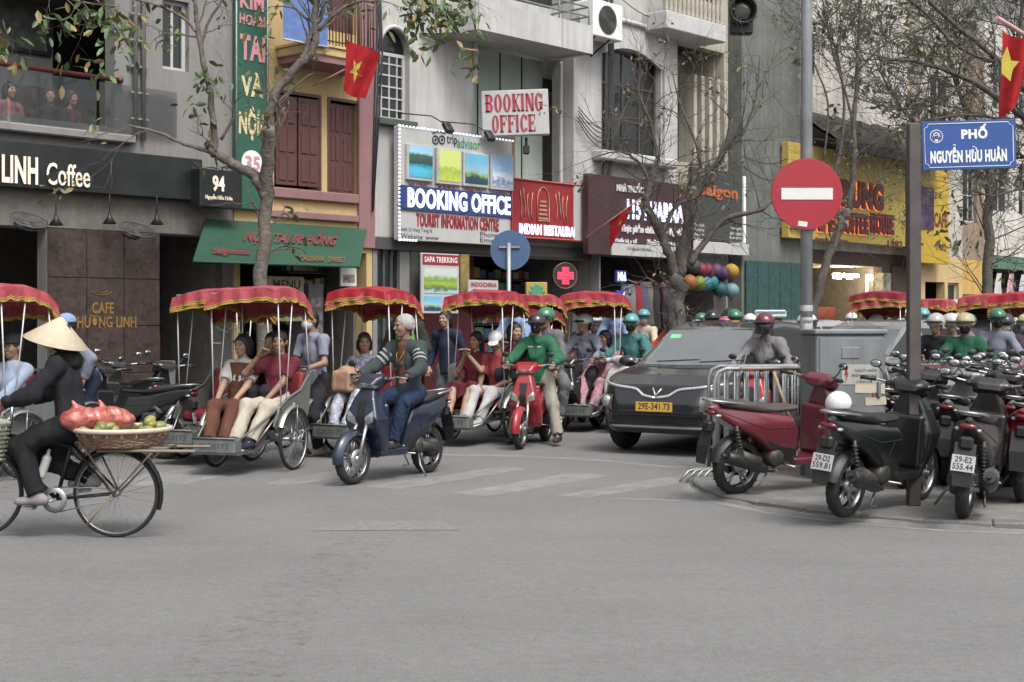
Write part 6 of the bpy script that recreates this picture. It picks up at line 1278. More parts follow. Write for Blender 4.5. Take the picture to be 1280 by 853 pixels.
# lit shop interior
ym = M('ochre_wall', (.42, .28, .04), .6, var=.15); Hb.bx('interior_wall', .25, 4.68, 2.4, 2.5, .13, 3.0, ym); Hb.bx('ceiling', .2, 4.7, .26, 2.4, 2.97, 3.0, M('ceiling_pale', (.4, .36, .28), .8)); Hb.bx('counter', 2.4, 4.2, 1.6, 2.1, .13, 1.15, M('counter_dark', (.05, .03, .03), .5)); Hb.bx('red_chairs', 3.2, 4.4, 1.2, 1.5, .9, 1.9, M('chair_red', (.16, .03, .025), .6, var=.6, scale=8))
for k, (px, w) in enumerate([(992, .35), (1045, .28), (1053, .2), (1062, .15), (1070, .15), (1087, .3)]): Hb.bx('ceiling_lamp', hx(px, -.8) , hx(px, -.8) + w, .8, .9, 2.7 - .05 * (k % 2), 2.78, M('shop_lamp', (1, .8, .5), .5, emit=70, var=0))
tubelight = Hb.bx('tube_light', hx(1097), hx(1097) + .05, .3, .35, 1.0, 2.7, M('tube_cool', (.7, .85, 1), .5, emit=1.0, var=0)); Hb.bx('poster_column', hx(1102), hx(1112), -.05, .2, .2, 2.8, M('poster_mix', (.28, .27, .22), .6, var=.8, scale=6)); Hb.bx('brown_pier', hx(1113), 6.26, -.06, .0, .1, 3.0, BROWNW)
for i in range(5):
    z_ = .9 + i * .33; Hb.bx('display_shelf', .25, 1.3, .5, .8, z_, z_ + .03, M('shelf_wood', (.12, .06, .02), .5)); m = MB()
    for j in range(5): m.ball((.35 + j * .2, .5, z_ + .1), (.035, .035, .045), 8)
    Hbq = obj('shelf_lights', m, LEDW if i < 4 else ym, Hb.root, fix=False)
# --- I, J and farther houses
Ib = B('yellow fronted shop house next to the coffee sign', 24.92, 27.55, 10.5, YEL, off=.3); Ib.front(0, 3.3, [(.3, 1.5, 0, 2.6), (1.7, 2.4, 1.2, 2.6)], YEL); Ib.front(3.3, 10.5, [(.6, 1.9, 6.7, 8.3)], plas('pale_far', (.45, .42, .38), .5)); Ib.window(.6, 1.9, 6.7, 8.3, 2, 2); Ib.window(1.7, 2.4, 1.2, 2.6, 1, 1)
o = .7; t_, w, z0, z1 = board('yellow_shop_sign', 'second yellow shop sign with dark photo panel behind the brown pole', 'sign', (1141, 1186, 205, 328), o, M('sign_amber', (.46, .31, .035), .5, var=.1), dpt=.15); obj('photo_panel', MB().bx(.0, w * .55, -.03, 0, z0 + .9, z1 - .55), M('panel_dark', (.07, .045, .09), .5, var=.8, scale=3), t_, fix=False); m = MB(); text(m, '1982', w * .65, w * .92, z0 + .35, z0 + .55, -.008, 0, .03); text(m, 'CAFE', w * .58, w * .95, z1 - 1.6, z1 - 1.2, -.008, 0, .04); obj('letters', m, DR, t_, fix=False)
Jb = B('ochre house front with grey roller window right of the amber sign', 27.57, 29.7, 9.5, YEL, off=.0); Jb.front(0, 3.3, [(.3, 1.6, .9, 2.3)], plas('ochre_wall2', (.50, .32, .09), .4)); Jb.window(.3, 1.6, .9, 2.3, 2, 1); Jb.front(3.3, 9.5, [(.5, 1.6, 4.4, 6.0)], plas('old_brown', (.26, .19, .14), .6)); Jb.window(.5, 1.6, 4.4, 6.0, 3, 2)
Kb = B('greenish shop with hanging white dresses at the right edge', 29.72, 34, 10.5, plas('grey_green', (.22, .25, .22), .6), off=.0); Kb.front(0, 3.5, [(.3, 3.9, 0, 3.1)], plas('green_front', (.08, .16, .12), .5)); Kb.front(3.5, 10.5, [(.6, 1.8, 4.8, 6.4), (2.5, 3.7, 4.8, 6.4), (.6, 1.8, 7.9, 9.4), (2.5, 3.7, 7.9, 9.4)], PEEL)
for q in ((.6, 1.8, 4.8, 6.4), (2.5, 3.7, 4.8, 6.4), (.6, 1.8, 7.9, 9.4), (2.5, 3.7, 7.9, 9.4)): Kb.window(*q, 2, 2)
for k in range(3):
    p = fpt(30.3 + k * .9, 0, .2); m = MB(); z1 = 2.95; m.sheet([[((i / 4 - .5) * (.3 + .11 * j), .05 * math.sin(i * 1.7 + j), z1 - j * .3) for i in range(5)] for j in range(5)]); tag(obj('hanging_dress', m, fabric('dress%d' % k, [(.45, .42, .42), (.5, .3, .35), (.4, .42, .45)][k]), None, loc=p, rot=(0, 0, UA), fix=False), ['off white dress hanging at the greenish shop', 'pink dress hanging between two pale dresses at the greenish shop', 'bluish white dress hanging farthest right at the greenish shop'][k], 'dress', 'dresses hanging at the greenish shop')
rs = random.Random(21); s_ = 34.05; cl = [(.42, .42, .43), (.5, .47, .42), (.36, .37, .38), (.46, .40, .33), (.5, .5, .5), (.4, .42, .4), (.44, .41, .4)]
fl_labels = ['pale grey three storey house past the dress shop', 'cream townhouse second past the dress shop', 'slate grey townhouse with narrow windows down the street', 'tan house far down the street', 'white tower house far down the street', 'greenish grey house near the end of the street', 'brownish house at the end of the street']
for k in range(7):
    w = rs.uniform(4, 5.6); H_ = rs.uniform(11, 17); b_ = B(fl_labels[k], s_, s_ + w, H_, plas('far_wall%d' % k, cl[k], .6), off=rs.uniform(-.3, .3)); hol = []
    for f in range(1, int(H_ // 3.2)):
        for i in range(2): x_ = .5 + i * (w - .6) / 2; hol.append((x_, x_ + w * .32, f * 3.2 + 1.0, f * 3.2 + 2.5))
    b_.front(0, H_, hol + [(.4, w - .4, 0, 2.8)])
    for q in hol: b_.window(*q, 2, 2)
    b_.bx('awning', .2, w - .2, -1.2, 0, 2.95, 3.05, M('awning_far%d' % k, [(.3, .05, .04), (.1, .12, .3), (.4, .35, .1), (.1, .25, .12), (.3, .3, .3), (.35, .1, .1), (.2, .2, .22)][k], .6))
    for f in range(1, int(H_ // 3.2)): 
        if rs.random() < .6: b_.bx('balcony_slab', .3, w - .3, -.9, 0, f * 3.2 + .3, f * 3.2 + .45, TRIMW); b_.bx('balcony_front', .3, w - .3, -.9, -.85, f * 3.2 + .45, f * 3.2 + 1.2, TRIMW)
    s_ += w + .03
# end of the street: a cross block
eb = thing('building', 'wide grey block closing the view at the far right behind the trees', 'building', fpt(52, 0, 14), UA - R(90)); m = MB(); m.bx(-16, 16, 0, 10, 0, 15); obj('wall', m, plas('end_wall', (.40, .405, .41), .6), eb, fix=False)
for i in range(9):
    for j in range(4): f = obj('window', MB().bx(-13.4 + i * 3.1, -12 + i * 3.1, -.06, .01, 2 + j * 3.3, 3.7 + j * 3.3), TRIMW, eb, fix=False); obj('pane', MB().bx(-13.3 + i * 3.1, -12.1 + i * 3.1, -.075, -.05, 2.1 + j * 3.3, 3.6 + j * 3.3), GLASSD, f, fix=False)

# goods seen inside the shops
GOODS = [M('goods%d' % i, c, .6, var=.4, scale=12) for i, c in enumerate([(.3, .06, .05), (.06, .12, .2), (.35, .3, .2), (.1, .2, .1), (.3, .3, .3), (.04, .04, .05), (.35, .2, .05)])]
def goods(b, x0, x1, y, z0, z1, seed=1, w=.16):
    rs = random.Random(seed); m = MB(); z = z0
    while z < z1:
        x = x0
        while x < x1 - .05: d = rs.uniform(.5, 1.2) * w; h = rs.uniform(.1, .24); m.bx(x, min(x + d * .9, x1), y + rs.uniform(0, .06), y + .2, z, z + h, rs.randrange(7)); x += d
        z += .3
    obj('shelf_goods', m, GOODS, b.root, fix=False)['kind'] = 'stuff'; m = MB(); z = z0 - .02
    while z < z1: m.bx(x0 - .03, x1 + .03, y - .02, y + .25, z - .02, z); z += .3
    obj('shelf', m, M('shelf_dark', (.07, .05, .04), .6), b.root, fix=False)
goods(A, ax(202), ax(243), 1.4, .9, 2.6, 2); goods(A, ax(-10), ax(50), 2.2, .3, 2.4, 3, .3); goods(C, .3, 1.0, 1.2, .3, 2.5, 4); goods(C, 1.8, 2.6, .9, .3, 2.5, 5); goods(D_, dx(528), dx(580), 1.6, .3, 2.5, 6, .25); goods(D_, dx(655), dx(730), 1.4, .3, 2.6, 7, .25); goods(E2, .2, 1.1, 1.0, .3, 2.5, 8); goods(F_h, .2, 2.1, 1.3, .3, 2.6, 9); goods(Hb, 1.5, 2.3, .9, .3, 2.7, 10); goods(Hb, 3.3, 4.5, 1.9, .3, 1.6, 11); goods(Ib, .4, 1.4, .6, .3, 2.5, 12); goods(Kb, .5, 3.7, .9, .3, 2.9, 13, .3)
# ------------------------------------------------------------------ street furniture
def face_cam(px): return math.atan2(-(px - 640) / F, 1)  # turn so that the sign faces the crossing
GP = M('galvanised_pole', (.30, .32, .335), .45, .35, var=.2, scale=5, dirt=.5); BP = M('brown_pole', (.085, .075, .07), .6, .2, var=.35, scale=5, dirt=.5)
p = G(1008, 594, IZ); D_ne = p.y
ne = thing('traffic_sign', 'round red no entry sign on a thick galvanised pole with stickers', 'road sign', p, 0)
obj('pole', MB().tube([(0, 0, 0), (0, 0, 4.9), (0, 0, 5.8)], [.062, .057, .056], 20), GP, ne, fix=False); k_ = D_ne / F; zc = CH - (244 - HY) * k_ - IZ; xc = -2 * k_; r_ = 44 * k_
m = MB(); m.lathe([(0, -.105), (r_, -.105), (r_ + .004, -.098), (r_, -.09), (0, -.09)], 56, 0, 'y', (xc, 0, zc), smooth=False); dk = obj('sign_disc', m, M('sign_red_paint', (.31, .02, .033), .4, var=.06, dirt=.08), ne, fix=False)
obj('white_bar', MB().bx(xc - 32 * k_, xc + 32 * k_, -.111, -.104, zc - 7 * k_, zc + 7.5 * k_, 0, .002), M('sign_white', (.62, .62, .6), .4, var=.05), dk, fix=False)
q = obj('sticker', MB().box((xc - 1 + 1 + -8 * k_ + 0 + .02, -.109, zc - 37 * k_), (.09, .004, .05), 0, Euler((0, R(8), 0))), M('sticker', (.6, .6, .56), .5, var=.1), dk, fix=False)
m = MB(); m.bx(xc - .09, xc + .09, -.09, .0, zc + .16, zc + .2).bx(xc - .09, xc + .09, -.09, .0, zc - .2, zc - .16); obj('clamp', m, GP, ne, fix=False)
m = MB(); m.lathe([(.0635, 1.42), (.0635, 1.56)], 20, 0, 'z').lathe([(.0635, 1.62), (.0635, 1.68)], 20, 0, 'z'); obj('pole_sticker', m, M('sticker_grey', (.42, .43, .42), .5, var=.4, scale=20), ne, fix=False)
m = MB(); text(m, 'OTHING', -.045, .045, 1.50, 1.53, -.066, 0, .02); obj('sticker_print', m, INKK, ne, fix=False)
p = G(1142, 632, IZ); D_sn = p.y; sn = thing('street_name_sign', 'blue PHO NGUYEN HUU HUAN street plate on a square brown pole', 'street sign', p, 0); k_ = D_sn / F; zt = CH - (155 - HY) * k_ - IZ
obj('pole', MB().bx(-.05, .05, -.05, .05, 0, zt, 0, .008), BP, sn, fix=False); zP = lambda y: CH - (y - HY) * k_ - IZ; T_ = Matrix.Translation((0, 0, zP(184))) @ Matrix.Rotation(R(-1.8), 4, 'Y')
pw, ph = 117 * k_, 61 * k_; x0 = 9 * k_; m = MB(); m.T = T_; m.bx(x0, x0 + pw, -.035, -.022, -ph / 2, ph / 2, 0, .003); pt = obj('name_plate', m, M('plate_blue', (.02, .07, .25), .4, var=.06, dirt=.08), sn, fix=False)
m = MB(); m.T = T_; b_ = .022; c_ = .035; a0, a1, e0, e1 = x0 + b_, x0 + pw - b_, -ph / 2 + b_, ph / 2 - b_
m.tube([(a0 + c_, -.037, e0), (a1 - c_, -.037, e0), (a1 - c_ * .7, -.037, e0 + c_ * .7), (a1, -.037, e0 + c_), (a1, -.037, e1 - c_), (a1 - c_ * .7, -.037, e1 - c_ * .7), (a1 - c_, -.037, e1), (a0 + c_, -.037, e1), (a0 + c_ * .7, -.037, e1 - c_ * .7), (a0, -.037, e1 - c_), (a0, -.037, e0 + c_), (a0 + c_ * .7, -.037, e0 + c_ * .7)], .0035, 4, closed=True)
text(m, 'PHỐ', x0 + pw * .42, x0 + pw * .70, ph * .12, ph * .42, -.038, 0, .05); text(m, 'NGUYỄN HỮU HUÂN', x0 + pw * .085, x0 + pw * .90, -ph * .36, ph * .02, -.038, 0, .055)
cx_, cz_ = x0 + pw * .155, ph * .19; m.tube([(cx_ + .052 * math.cos(a), -.037, cz_ + .052 * math.sin(a)) for a in np.linspace(0, 6.283, 25)[:-1]], .004, 4, closed=True); m.tube([(cx_ - .033, -.037, cz_ - .01), (cx_ - .02, -.037, cz_ + .02), (cx_, -.037, cz_ + .032), (cx_ + .02, -.037, cz_ + .02), (cx_ + .033, -.037, cz_ - .01)], .005, 4); m.tube([(cx_ - .016, -.037, cz_ - .015), (cx_ - .016, -.037, cz_ + .01), (cx_ + .016, -.037, cz_ + .01), (cx_ + .016, -.037, cz_ - .015)], .005, 4); m.bx(cx_ - .013, cx_ + .013, -.039, -.036, cz_ - .04, cz_ - .025)
obj('white_print', m, M('plate_print', (.68, .7, .7), .4, var=.03), pt, fix=False)
bb = thing('round_sign_back', 'blue round road sign seen from behind on a grey post between the canopies', 'road sign', W(636, HY + 10, 20.5) * 1, 0); bb.location.z = .0; k_ = 20.5 / F
obj('disc', MB().lathe([(0, 0), (25 * k_, 0), (25 * k_, .01), (0, .01)], 40, 0, 'y', (2 * k_, 0, CH - (313 - HY) * k_), smooth=False), M('sign_back_blue', (.05, .10, .20), .5, var=.1), bb, fix=False); z_ = CH - (313 - HY) * k_
obj('post', MB().tube([(0, -.04, 0), (0, -.04, CH - (304 - HY) * k_)], .03, 12).bx(-.14, .16, -.03, -.0, z_ + .03, z_ + .06), GP, bb, fix=False)
yb = thing('board_sign', 'yellow standing board with a dark green round emblem left of the pharmacy light', 'sign', W(671, 374, 19.6), R(10)); k_ = 19.6 / F; hw, hh = 13.5 * k_, 21 * k_
obj('panel', MB().bx(-hw, hw, 0, .08, -hh - .6, hh, 0, .01), M('board_ochre', (.36, .25, .07), .6, var=.15), yb, fix=False); m = MB(); m.lathe([(0, -.008), (.085, -.008)], 20, 0, 'y', (0, 0, hh * .42)); 
for a in np.linspace(0, 6.283, 9)[:-1]: m.ball((.085 * math.cos(a), -.004, hh * .42 + .085 * math.sin(a)), (.03, .006, .03), 8)
obj('emblem', m, INKG, yb, fix=False); obj('leg', MB().tube([(0, .04, -hh - .6), (0, .04, -1.85)], .03, 8), BLACK, yb, fix=False)
# traffic light housing hanging at the top
tl_ = thing('traffic_light', 'dark round traffic light housing hanging at the top edge', 'traffic light', W(928, 14, 22.0), 0); k_ = 22 / F; m = MB(); m.lathe([(0, .1), (17 * k_, .08), (18 * k_, 0), (17 * k_, -.14), (15.5 * k_, -.14), (15 * k_, .0), (0, .02)], 28, 0, 'y'); obj('hood', m, BLACK, tl_, fix=False); m = MB(); m.box((0, .12, .3), (.36, .16, 1.3), 0, ch=.03); obj('housing', m, BLACK, tl_, fix=False); obj('lens', MB().ball((0, 0, 0), (13 * k_, .03, 13 * k_), 16), M('lens_dark', (.03, .035, .03), .15), tl_, fix=False)
# cabinet
ca, cb = G(1022, 548, IZ), None; cab = thing('electrical_cabinet', 'grey steel electrical cabinet with warning notice and number stickers behind scooters', 'cabinet', W(1020, HY, 13.6), R(6)); cab.location.z = IZ; k_ = 13.6 / F; w = 90 * k_; z1 = CH - (412 - HY) * k_ - IZ; CBM = M('cabinet_grey', (.21, .225, .24), .5, .25, var=.14, scale=4, dirt=.45)
obj('body', MB().bx(0, w, 0, .45, .12, z1 - .05, 0, .012).bx(.02, w - .02, .03, .42, 0, .12), CBM, cab, fix=False); obj('lid', MB().bx(-.02, w + .02, -.025, .475, z1 - .05, z1, 0, .012), CBM, cab, fix=False); obj('door', MB().bx(.03, w - .03, -.012, 0, .16, z1 - .08, 0, .006), CBM, cab, fix=False); obj('latch_plate', MB().bx(w * .36, w * .62, -.02, -.01, z1 - .28, z1 - .17, 0, .005), CBM, cab, fix=False); obj('door_handle', MB().bx(w - .09, w - .06, -.04, -.01, z1 - .65, z1 - .5, 0, .004), CBM, cab, fix=False)
for i in range(5): obj('side_rib', MB().bx(w, w + .012, .06 + i * .08, .09 + i * .08, .2, z1 - .1), CBM, cab, fix=False)
zz = lambda y: CH - (y - HY) * k_ - IZ; pn = obj('warning_notice', MB().bx(w * .36, w * .90, -.018, -.011, zz(481), zz(456)), M('notice', (.38, .38, .36), .6, var=.15, dirt=.4), cab, fix=False); m = MB(); text(m, 'NGUY HIỂM', w * .55, w * .86, zz(465), zz(460), -.022); text(m, 'ĐIỆN ÁP CAO', w * .50, w * .86, zz(472), zz(467), -.022); text(m, 'CẤM SỜ', w * .56, w * .80, zz(479), zz(474), -.022); obj('print', m, INKK, pn, fix=False); m = MB(); m.prism([(w * .42, zz(458)), (w * .45, zz(458)), (w * .435, zz(466)), (w * .455, zz(466)), (w * .41, zz(479)), (w * .425, zz(469)), (w * .40, zz(469))], -.024, -.022); obj('red_bolt', m, INKR, pn)
for k, (a, e, y0, y1) in enumerate([(.55, .98, 492, 480), (.70, 1.0, 507, 497)]): pn = obj('paper_sticker', MB().box(((a + e) / 2 * w, -.016, (zz(y0) + zz(y1)) / 2), ((e - a) * w, .004, zz(y1) - zz(y0)), 0, Euler((0, R(2 - 5 * k), 0))), M('paper_beige', (.46, .43, .33), .7, var=.15), cab, fix=False)
m = MB(); text(m, '12', w * .80, w * .88, zz(497), zz(491), -.022, 0, .04); obj('red_number', m, INKR, cab, fix=False)
# crowd barriers, stacked against each other
def make_barrier():
    t = thing('crowd_barrier', '', 'barrier'); L_, Hh = 1.5, 1.06; m = MB(); rr = .12
    m.tube([(0, 0, .0), (0, 0, Hh - rr), (rr * .3, 0, Hh - rr * .3), (rr, 0, Hh), (L_ - rr, 0, Hh), (L_ - rr * .3, 0, Hh - rr * .3), (L_, 0, Hh - rr), (L_, 0, 0)], .021, 10); m.tube([(0, 0, .2), (L_, 0, .2)], .016, 8); obj('frame', m, GALV, t, fix=False)
    rod = MB().tube([(0, 0, .2), (0, 0, Hh)], .009, 6).mesh('upright_bar'); rod.materials.append(GALV)
    for i in range(13): k = bpy.data.objects.new('upright_bar', rod); COL.objects.link(k); k.parent = t; k.location = ((i + 1) * L_ / 14, 0, 0)
    for x in (.12, L_ - .12): obj('foot', MB().tube([(x, -.26, .012), (x, -.2, .04), (x, 0, .1), (x, .2, .04), (x, .26, .012)], .014, 7), GALV, t, fix=False)
    return t
b0 = make_barrier(); bl_ = ['front crowd barrier of the stack nearest the parked red scooter', 'second crowd barrier of the stack', 'third crowd barrier in the middle of the stack', 'fourth crowd barrier of the stack', 'fifth crowd barrier of the stack', 'rearmost crowd barrier of the stack nearest the dark car']
for k in range(6):
    o_ = b0 if k == 0 else copy_tree(b0); px, py, D = [(893, 0, 14.3), (909, 0, 14.42), (923, 0, 14.55), (945, 0, 14.65), (898, 0, 14.9), (886, 0, 15.1)][k]; q = W(px, HY, D); place(o_, bl_[k], (q.x, q.y, .03), R([12, 15, 11, 14, 17, 10][k]), 'galvanised crowd barriers stacked behind the red scooter')
pole_ = thing('wooden_stick', 'thin wooden stick leaning over the stacked crowd barriers', 'stick', (0, 0, 0)); a = W(967, 465, 14.2); b2 = W(996, 545, 14.0); obj('stick', MB().tube([a, b2], .016, 7), M('bamboo', (.42, .30, .16), .6), pole_, fix=False); obj('plank', MB().tube([W(925, 461, 14.3), W(1000, 460, 14.4)], .018, 6), M('plank_pale', (.35, .30, .24), .7), pole_, fix=False); pole_['label'] = 'wooden stick and pale lath lying on top of the stacked barriers'
bk = G(856, 604); brk = thing('bent_rack', 'bent steel hoops lying on the kerb beside the red scooter wheel', 'rack', (bk.x, bk.y, .02), R(8)); 
for i in range(4): obj('hoop', MB().tube([(-.05 + i * .07, 0, 0), (.05 + i * .07, .05, .09), (.18 + i * .06, .12, .11), (.35 + i * .05, .2, .08)], .013, 6), STEEL, brk, fix=False)

# ------------------------------------------------------------------ bicycle with baskets
BKM = M('bike_frame_black', (.02, .02, .022), .4, .4, var=.3, dirt=.3)
rw = G(145, 672); rz_b = R(176); fwd = Vector((math.cos(rz_b), math.sin(rz_b), 0)); bo_ = rw + fwd * .52; bo_.z = 0
BS = .95; onb = lambda p: on(bo_, rz_b, Vector(p) * BS)
bi = thing('bicycle', 'old black bicycle loaded with fruit baskets ridden by the vendor in a conical hat', 'bicycle', bo_, rz_b)
bi.scale = (BS, BS, BS)
for nm, x in (('rear', -.55), ('front', .52)): wheel(bi, (x, 0, .34), .34, .02, 'spoke', .036, STEEL, n=40)
m = MB(); bb_ = (-.08, 0, .29); m.tube([(-.22, 0, .80), bb_], .016); m.tube([(-.19, 0, .70), (.30, 0, .78)], .015); m.tube([bb_, (.33, 0, .68)], .018); m.tube([(.28, 0, .90), (.34, 0, .64)], .018)
for y in (-1, 1): m.tube([(-.2, y * .01, .72), (-.55, y * .06, .34)], .009, 6); m.tube([(bb_[0], y * .02, .29), (-.55, y * .06, .34)], .010, 6); m.tube([(.34, y * .03, .64), (.42, y * .055, .5), (.52, y * .055, .34)], .012, 6)
obj('frame', m, BKM, bi, fix=False); m = MB(); m.tube([(.28, 0, .88), (.27, 0, 1.0)], .013); m.tube([(.25, -.29, 1.0), (.31, -.22, 1.03), (.29, 0, 1.0), (.31, .22, 1.03), (.25, .29, 1.0)], .011, 8); obj('handlebar', m, CHROME, bi, fix=False)
s = SDF(.02); s.ell((-.27, 0, .83), (.12, .09, .035)); s.ell((-.15, 0, .835), (.1, .035, .025), k=.04); obj('saddle', s.mb(.009), BLACK, bi, fix=False)
for x in (-.55, .52): m = MB(); arc_shell(m, (x, 0, .34), .37, .06, R(60 if x > 0 else 20), R(200 if x < 0 else 165), 16, .3); obj('mudguard', m, BKM, bi, fix=False)
m = MB(); m.lathe([(.06, .045), (.10, .045), (.10, .05), (.06, .05)], 28, 0, 'y', bb_).tube([(-.08, -.07, .29), (-.08, .07, .29)], .012).tube([(-.08, .07, .29), (.08, .07, .24)], .010, 6).tube([(-.08, -.07, .29), (-.24, -.07, .34)], .010, 6).box((.09, .12, .235), (.09, .09, .02)).box((-.25, -.12, .345), (.09, .09, .02)).tube([(-.08, .048, .39), (-.55, .06, .385)], .005, 5).tube([(-.08, .048, .19), (-.55, .06, .30)], .005, 5); obj('crankset', m, STEEL, bi, fix=False)
m = MB(); m.tube([(-.30, -.12, .70), (-.98, -.12, .70), (-.98, .12, .70), (-.30, .12, .70)], .011, 6); 
for y in (-1, 1): m.tube([(-.35, y * .12, .70), (-.55, y * .07, .34)], .008, 5).tube([(-.9, y * .12, .70), (-.55, y * .07, .34)], .008, 5)
m.box((-.85, .2, .685), (.75, .06, .02), ch=.008).box((-.85, -.2, .685), (.75, .06, .02), ch=.008).tube([(-.55, .1, .34), (-.38, .16, .12)], .009, 5); obj('carrier_rack', m, M('rack_wood', (.20, .16, .12), .7), bi, fix=False)
def basket(name, label, cat, loc, r0, r1, h, mt, rim, n=40):
    t = thing(name, label, cat, loc, rz_b); m = MB(); rows = 9
    for j in range(rows): z = h * (j + .5) / rows; r_ = r0 + (r1 - r0) * (z / h) ** .7; m.tube([(( r_ + .005 * (1 if (i + j) % 2 else -1)) * math.cos(6.283 * i / n), (r_ + .005 * (1 if (i + j) % 2 else -1)) * math.sin(6.283 * i / n), z) for i in range(n)], h / rows * .42, 5, closed=True)
    obj('woven_side', m, mt, t, fix=False); m = MB(); m.tube([(r1 * math.cos(6.283 * i / 40), r1 * math.sin(6.283 * i / 40), h) for i in range(40)], .018, 8, closed=True); m.lathe([(0, .01), (r0, .01)], 30); obj('rim', m, rim, t, fix=False); m = MB()
    for i in range(20): a = 6.283 * i / 20; m.tube([(r0 * math.cos(a), r0 * math.sin(a), 0), ((r1 + .008) * math.cos(a), (r1 + .008) * math.sin(a), h)], .006, 4)
    obj('rib', m, rim, t, fix=False); return t
bc_ = onb((-.60, 0, .705)); basket('fruit_basket', 'wide round wicker basket with a pale rim on the bicycle carrier', 'basket', bc_, .26, .34, .125, M('wicker', (.20, .11, .075), .75, var=.5, scale=30), M('wicker_rim', (.52, .44, .35), .7, var=.2))
MG = [M('mango_green', (.17, .19, .055), .4, var=.3, scale=9), M('mango_yellow', (.24, .23, .07), .4, var=.3, scale=9)]; rs = random.Random(9); mg = MB().ball((0, 0, 0), (.062, .042, .038), 12).mesh('mango'); mg.materials.append(MG[0])
for i in range(30):
    a = rs.random() * 6.28; rr_ = .29 * math.sqrt(rs.random()) if i > 12 else .28; o = bpy.data.objects.new('mango', mg); COL.objects.link(o); o.location = bc_ + Vector((rr_ * math.cos(a), rr_ * math.sin(a), .115 + rs.uniform(0, .05))); o.scale = [rs.uniform(.8, 1.15)] * 3; o.rotation_euler = (rs.uniform(-.4, .4), rs.uniform(-.4, .4), rs.random() * 6); o.material_slots[0].link = 'OBJECT'; o.material_slots[0].material = MG[i % 2]; tag(o, 'green mango heaped in the wide wicker basket' if i % 2 == 0 else 'yellowish mango heaped in the wide wicker basket', 'mango', 'mangoes in the wicker basket')
bagm = M('red_bag', (.34, .05, .045), .35, var=.45, scale=16, rgb2=(.48, .14, .11), bump=.5, bscale=25, coat=.4, spec=.7)
for k, (x, y, sc_) in enumerate([(-.50, .05, 1.0), (-.31, .10, .8)]):
    s = SDF(.03); rr_ = random.Random(k); s.ell((0, 0, .05), (.20 * sc_, .14, .085), k=.03)
    for i in range(9): s.ell((rr_.uniform(-.13, .13) * sc_, rr_.uniform(-.09, .09), rr_.uniform(.03, .09)), .052, k=.05)
    s.cap((.03, 0, .12), (.06, .02, .19), .03, .012, k=.03);  q = onb((x, y, .86)); tag(obj('plastic_bag', s.mb(.009, folds(.0035, k, 38)), bagm, None, loc=q, rot=(0, 0, rz_b), fix=False), ['large red plastic bag of fruit on top of the wicker basket', 'smaller red plastic bag at the front edge of the wicker basket'][k], 'bag')
fb = onb((.47, .0, .58)); t = basket('front_basket', 'pale green wire basket on the bicycle handlebar at the left edge', 'basket', fb, .13, .17, .28, M('wire_green', (.30, .33, .24), .6, var=.2), M('wire_rim', (.38, .4, .33), .5))
t = onb((0, 0, 0)); rd, J = person('street vendor in a conical hat and dark hooded jacket riding the loaded bicycle', bo_, rz_b, pel=(-.20, 0, .885), lean=9, nod=4, hl=(.24, .27, 1.03), hr=(.24, -.27, 1.03), fl=(.02, .12, .33), fr=(-.30, -.12, .44), eh=(-.3, .6, -.8), top=fabric('jacket_black', (.017, .017, .021)), bot=fabric('trousers_black', (.016, .016, .018)), shoes=M('sneaker_grey', (.22, .20, .22), .7, var=.3), hair='bob', res=.011, curl=.9, bulk=1.45, H=.97)
rd.scale = (.96, .96, .96); m = MB(); m.T = Matrix.Translation(J['hc']) @ Matrix.Rotation(R(-15), 4, 'Y') @ Matrix.Rotation(R(-4), 4, 'X'); m.lathe([(0, .165), (.02, .158), (.24, -.03), (.238, -.038), (.02, .145)], 44); m.tube([(.239 * math.cos(a), .239 * math.sin(a), -.034) for a in np.linspace(0, 6.283, 45)[:-1]], .004, 5, closed=True)
for i in range(12): r_ = .03 + i * .0175; m.tube([(r_ * math.cos(a), r_ * math.sin(a), .158 - (r_ - .02) * .855 + .0005) for a in np.linspace(0, 6.283, 37)[:-1]], .0016, 3, closed=True)
hat_ = obj('conical_hat', m, M('palm_leaf', (.52, .44, .32), .7, var=.12, scale=18), rd, fix=False)
s = SDF(.03); s.T = Matrix.Translation(J['neck']); s.ell((-.03, 0, .015), (.09, .11, .055)); s.ell((-.08, 0, -.02), (.07, .09, .08)); obj('hood', s.mb(.011, folds(.004, 2)), fabric('jacket_black', (.017, .017, .021)), rd, fix=False)
bt = onb((.02, .05, .48)); s = SDF(.01); s.cap((0, 0, 0), (.04, 0, .12), .033); s.cap((.04, 0, .12), (.055, 0, .18), .014); tag(obj('water_bottle', s.mb(.008), M('bottle_clear', (.42, .43, .42), .15, var=.2), None, loc=bt, fix=False), 'clear water bottle tied to the bicycle frame', 'bottle')

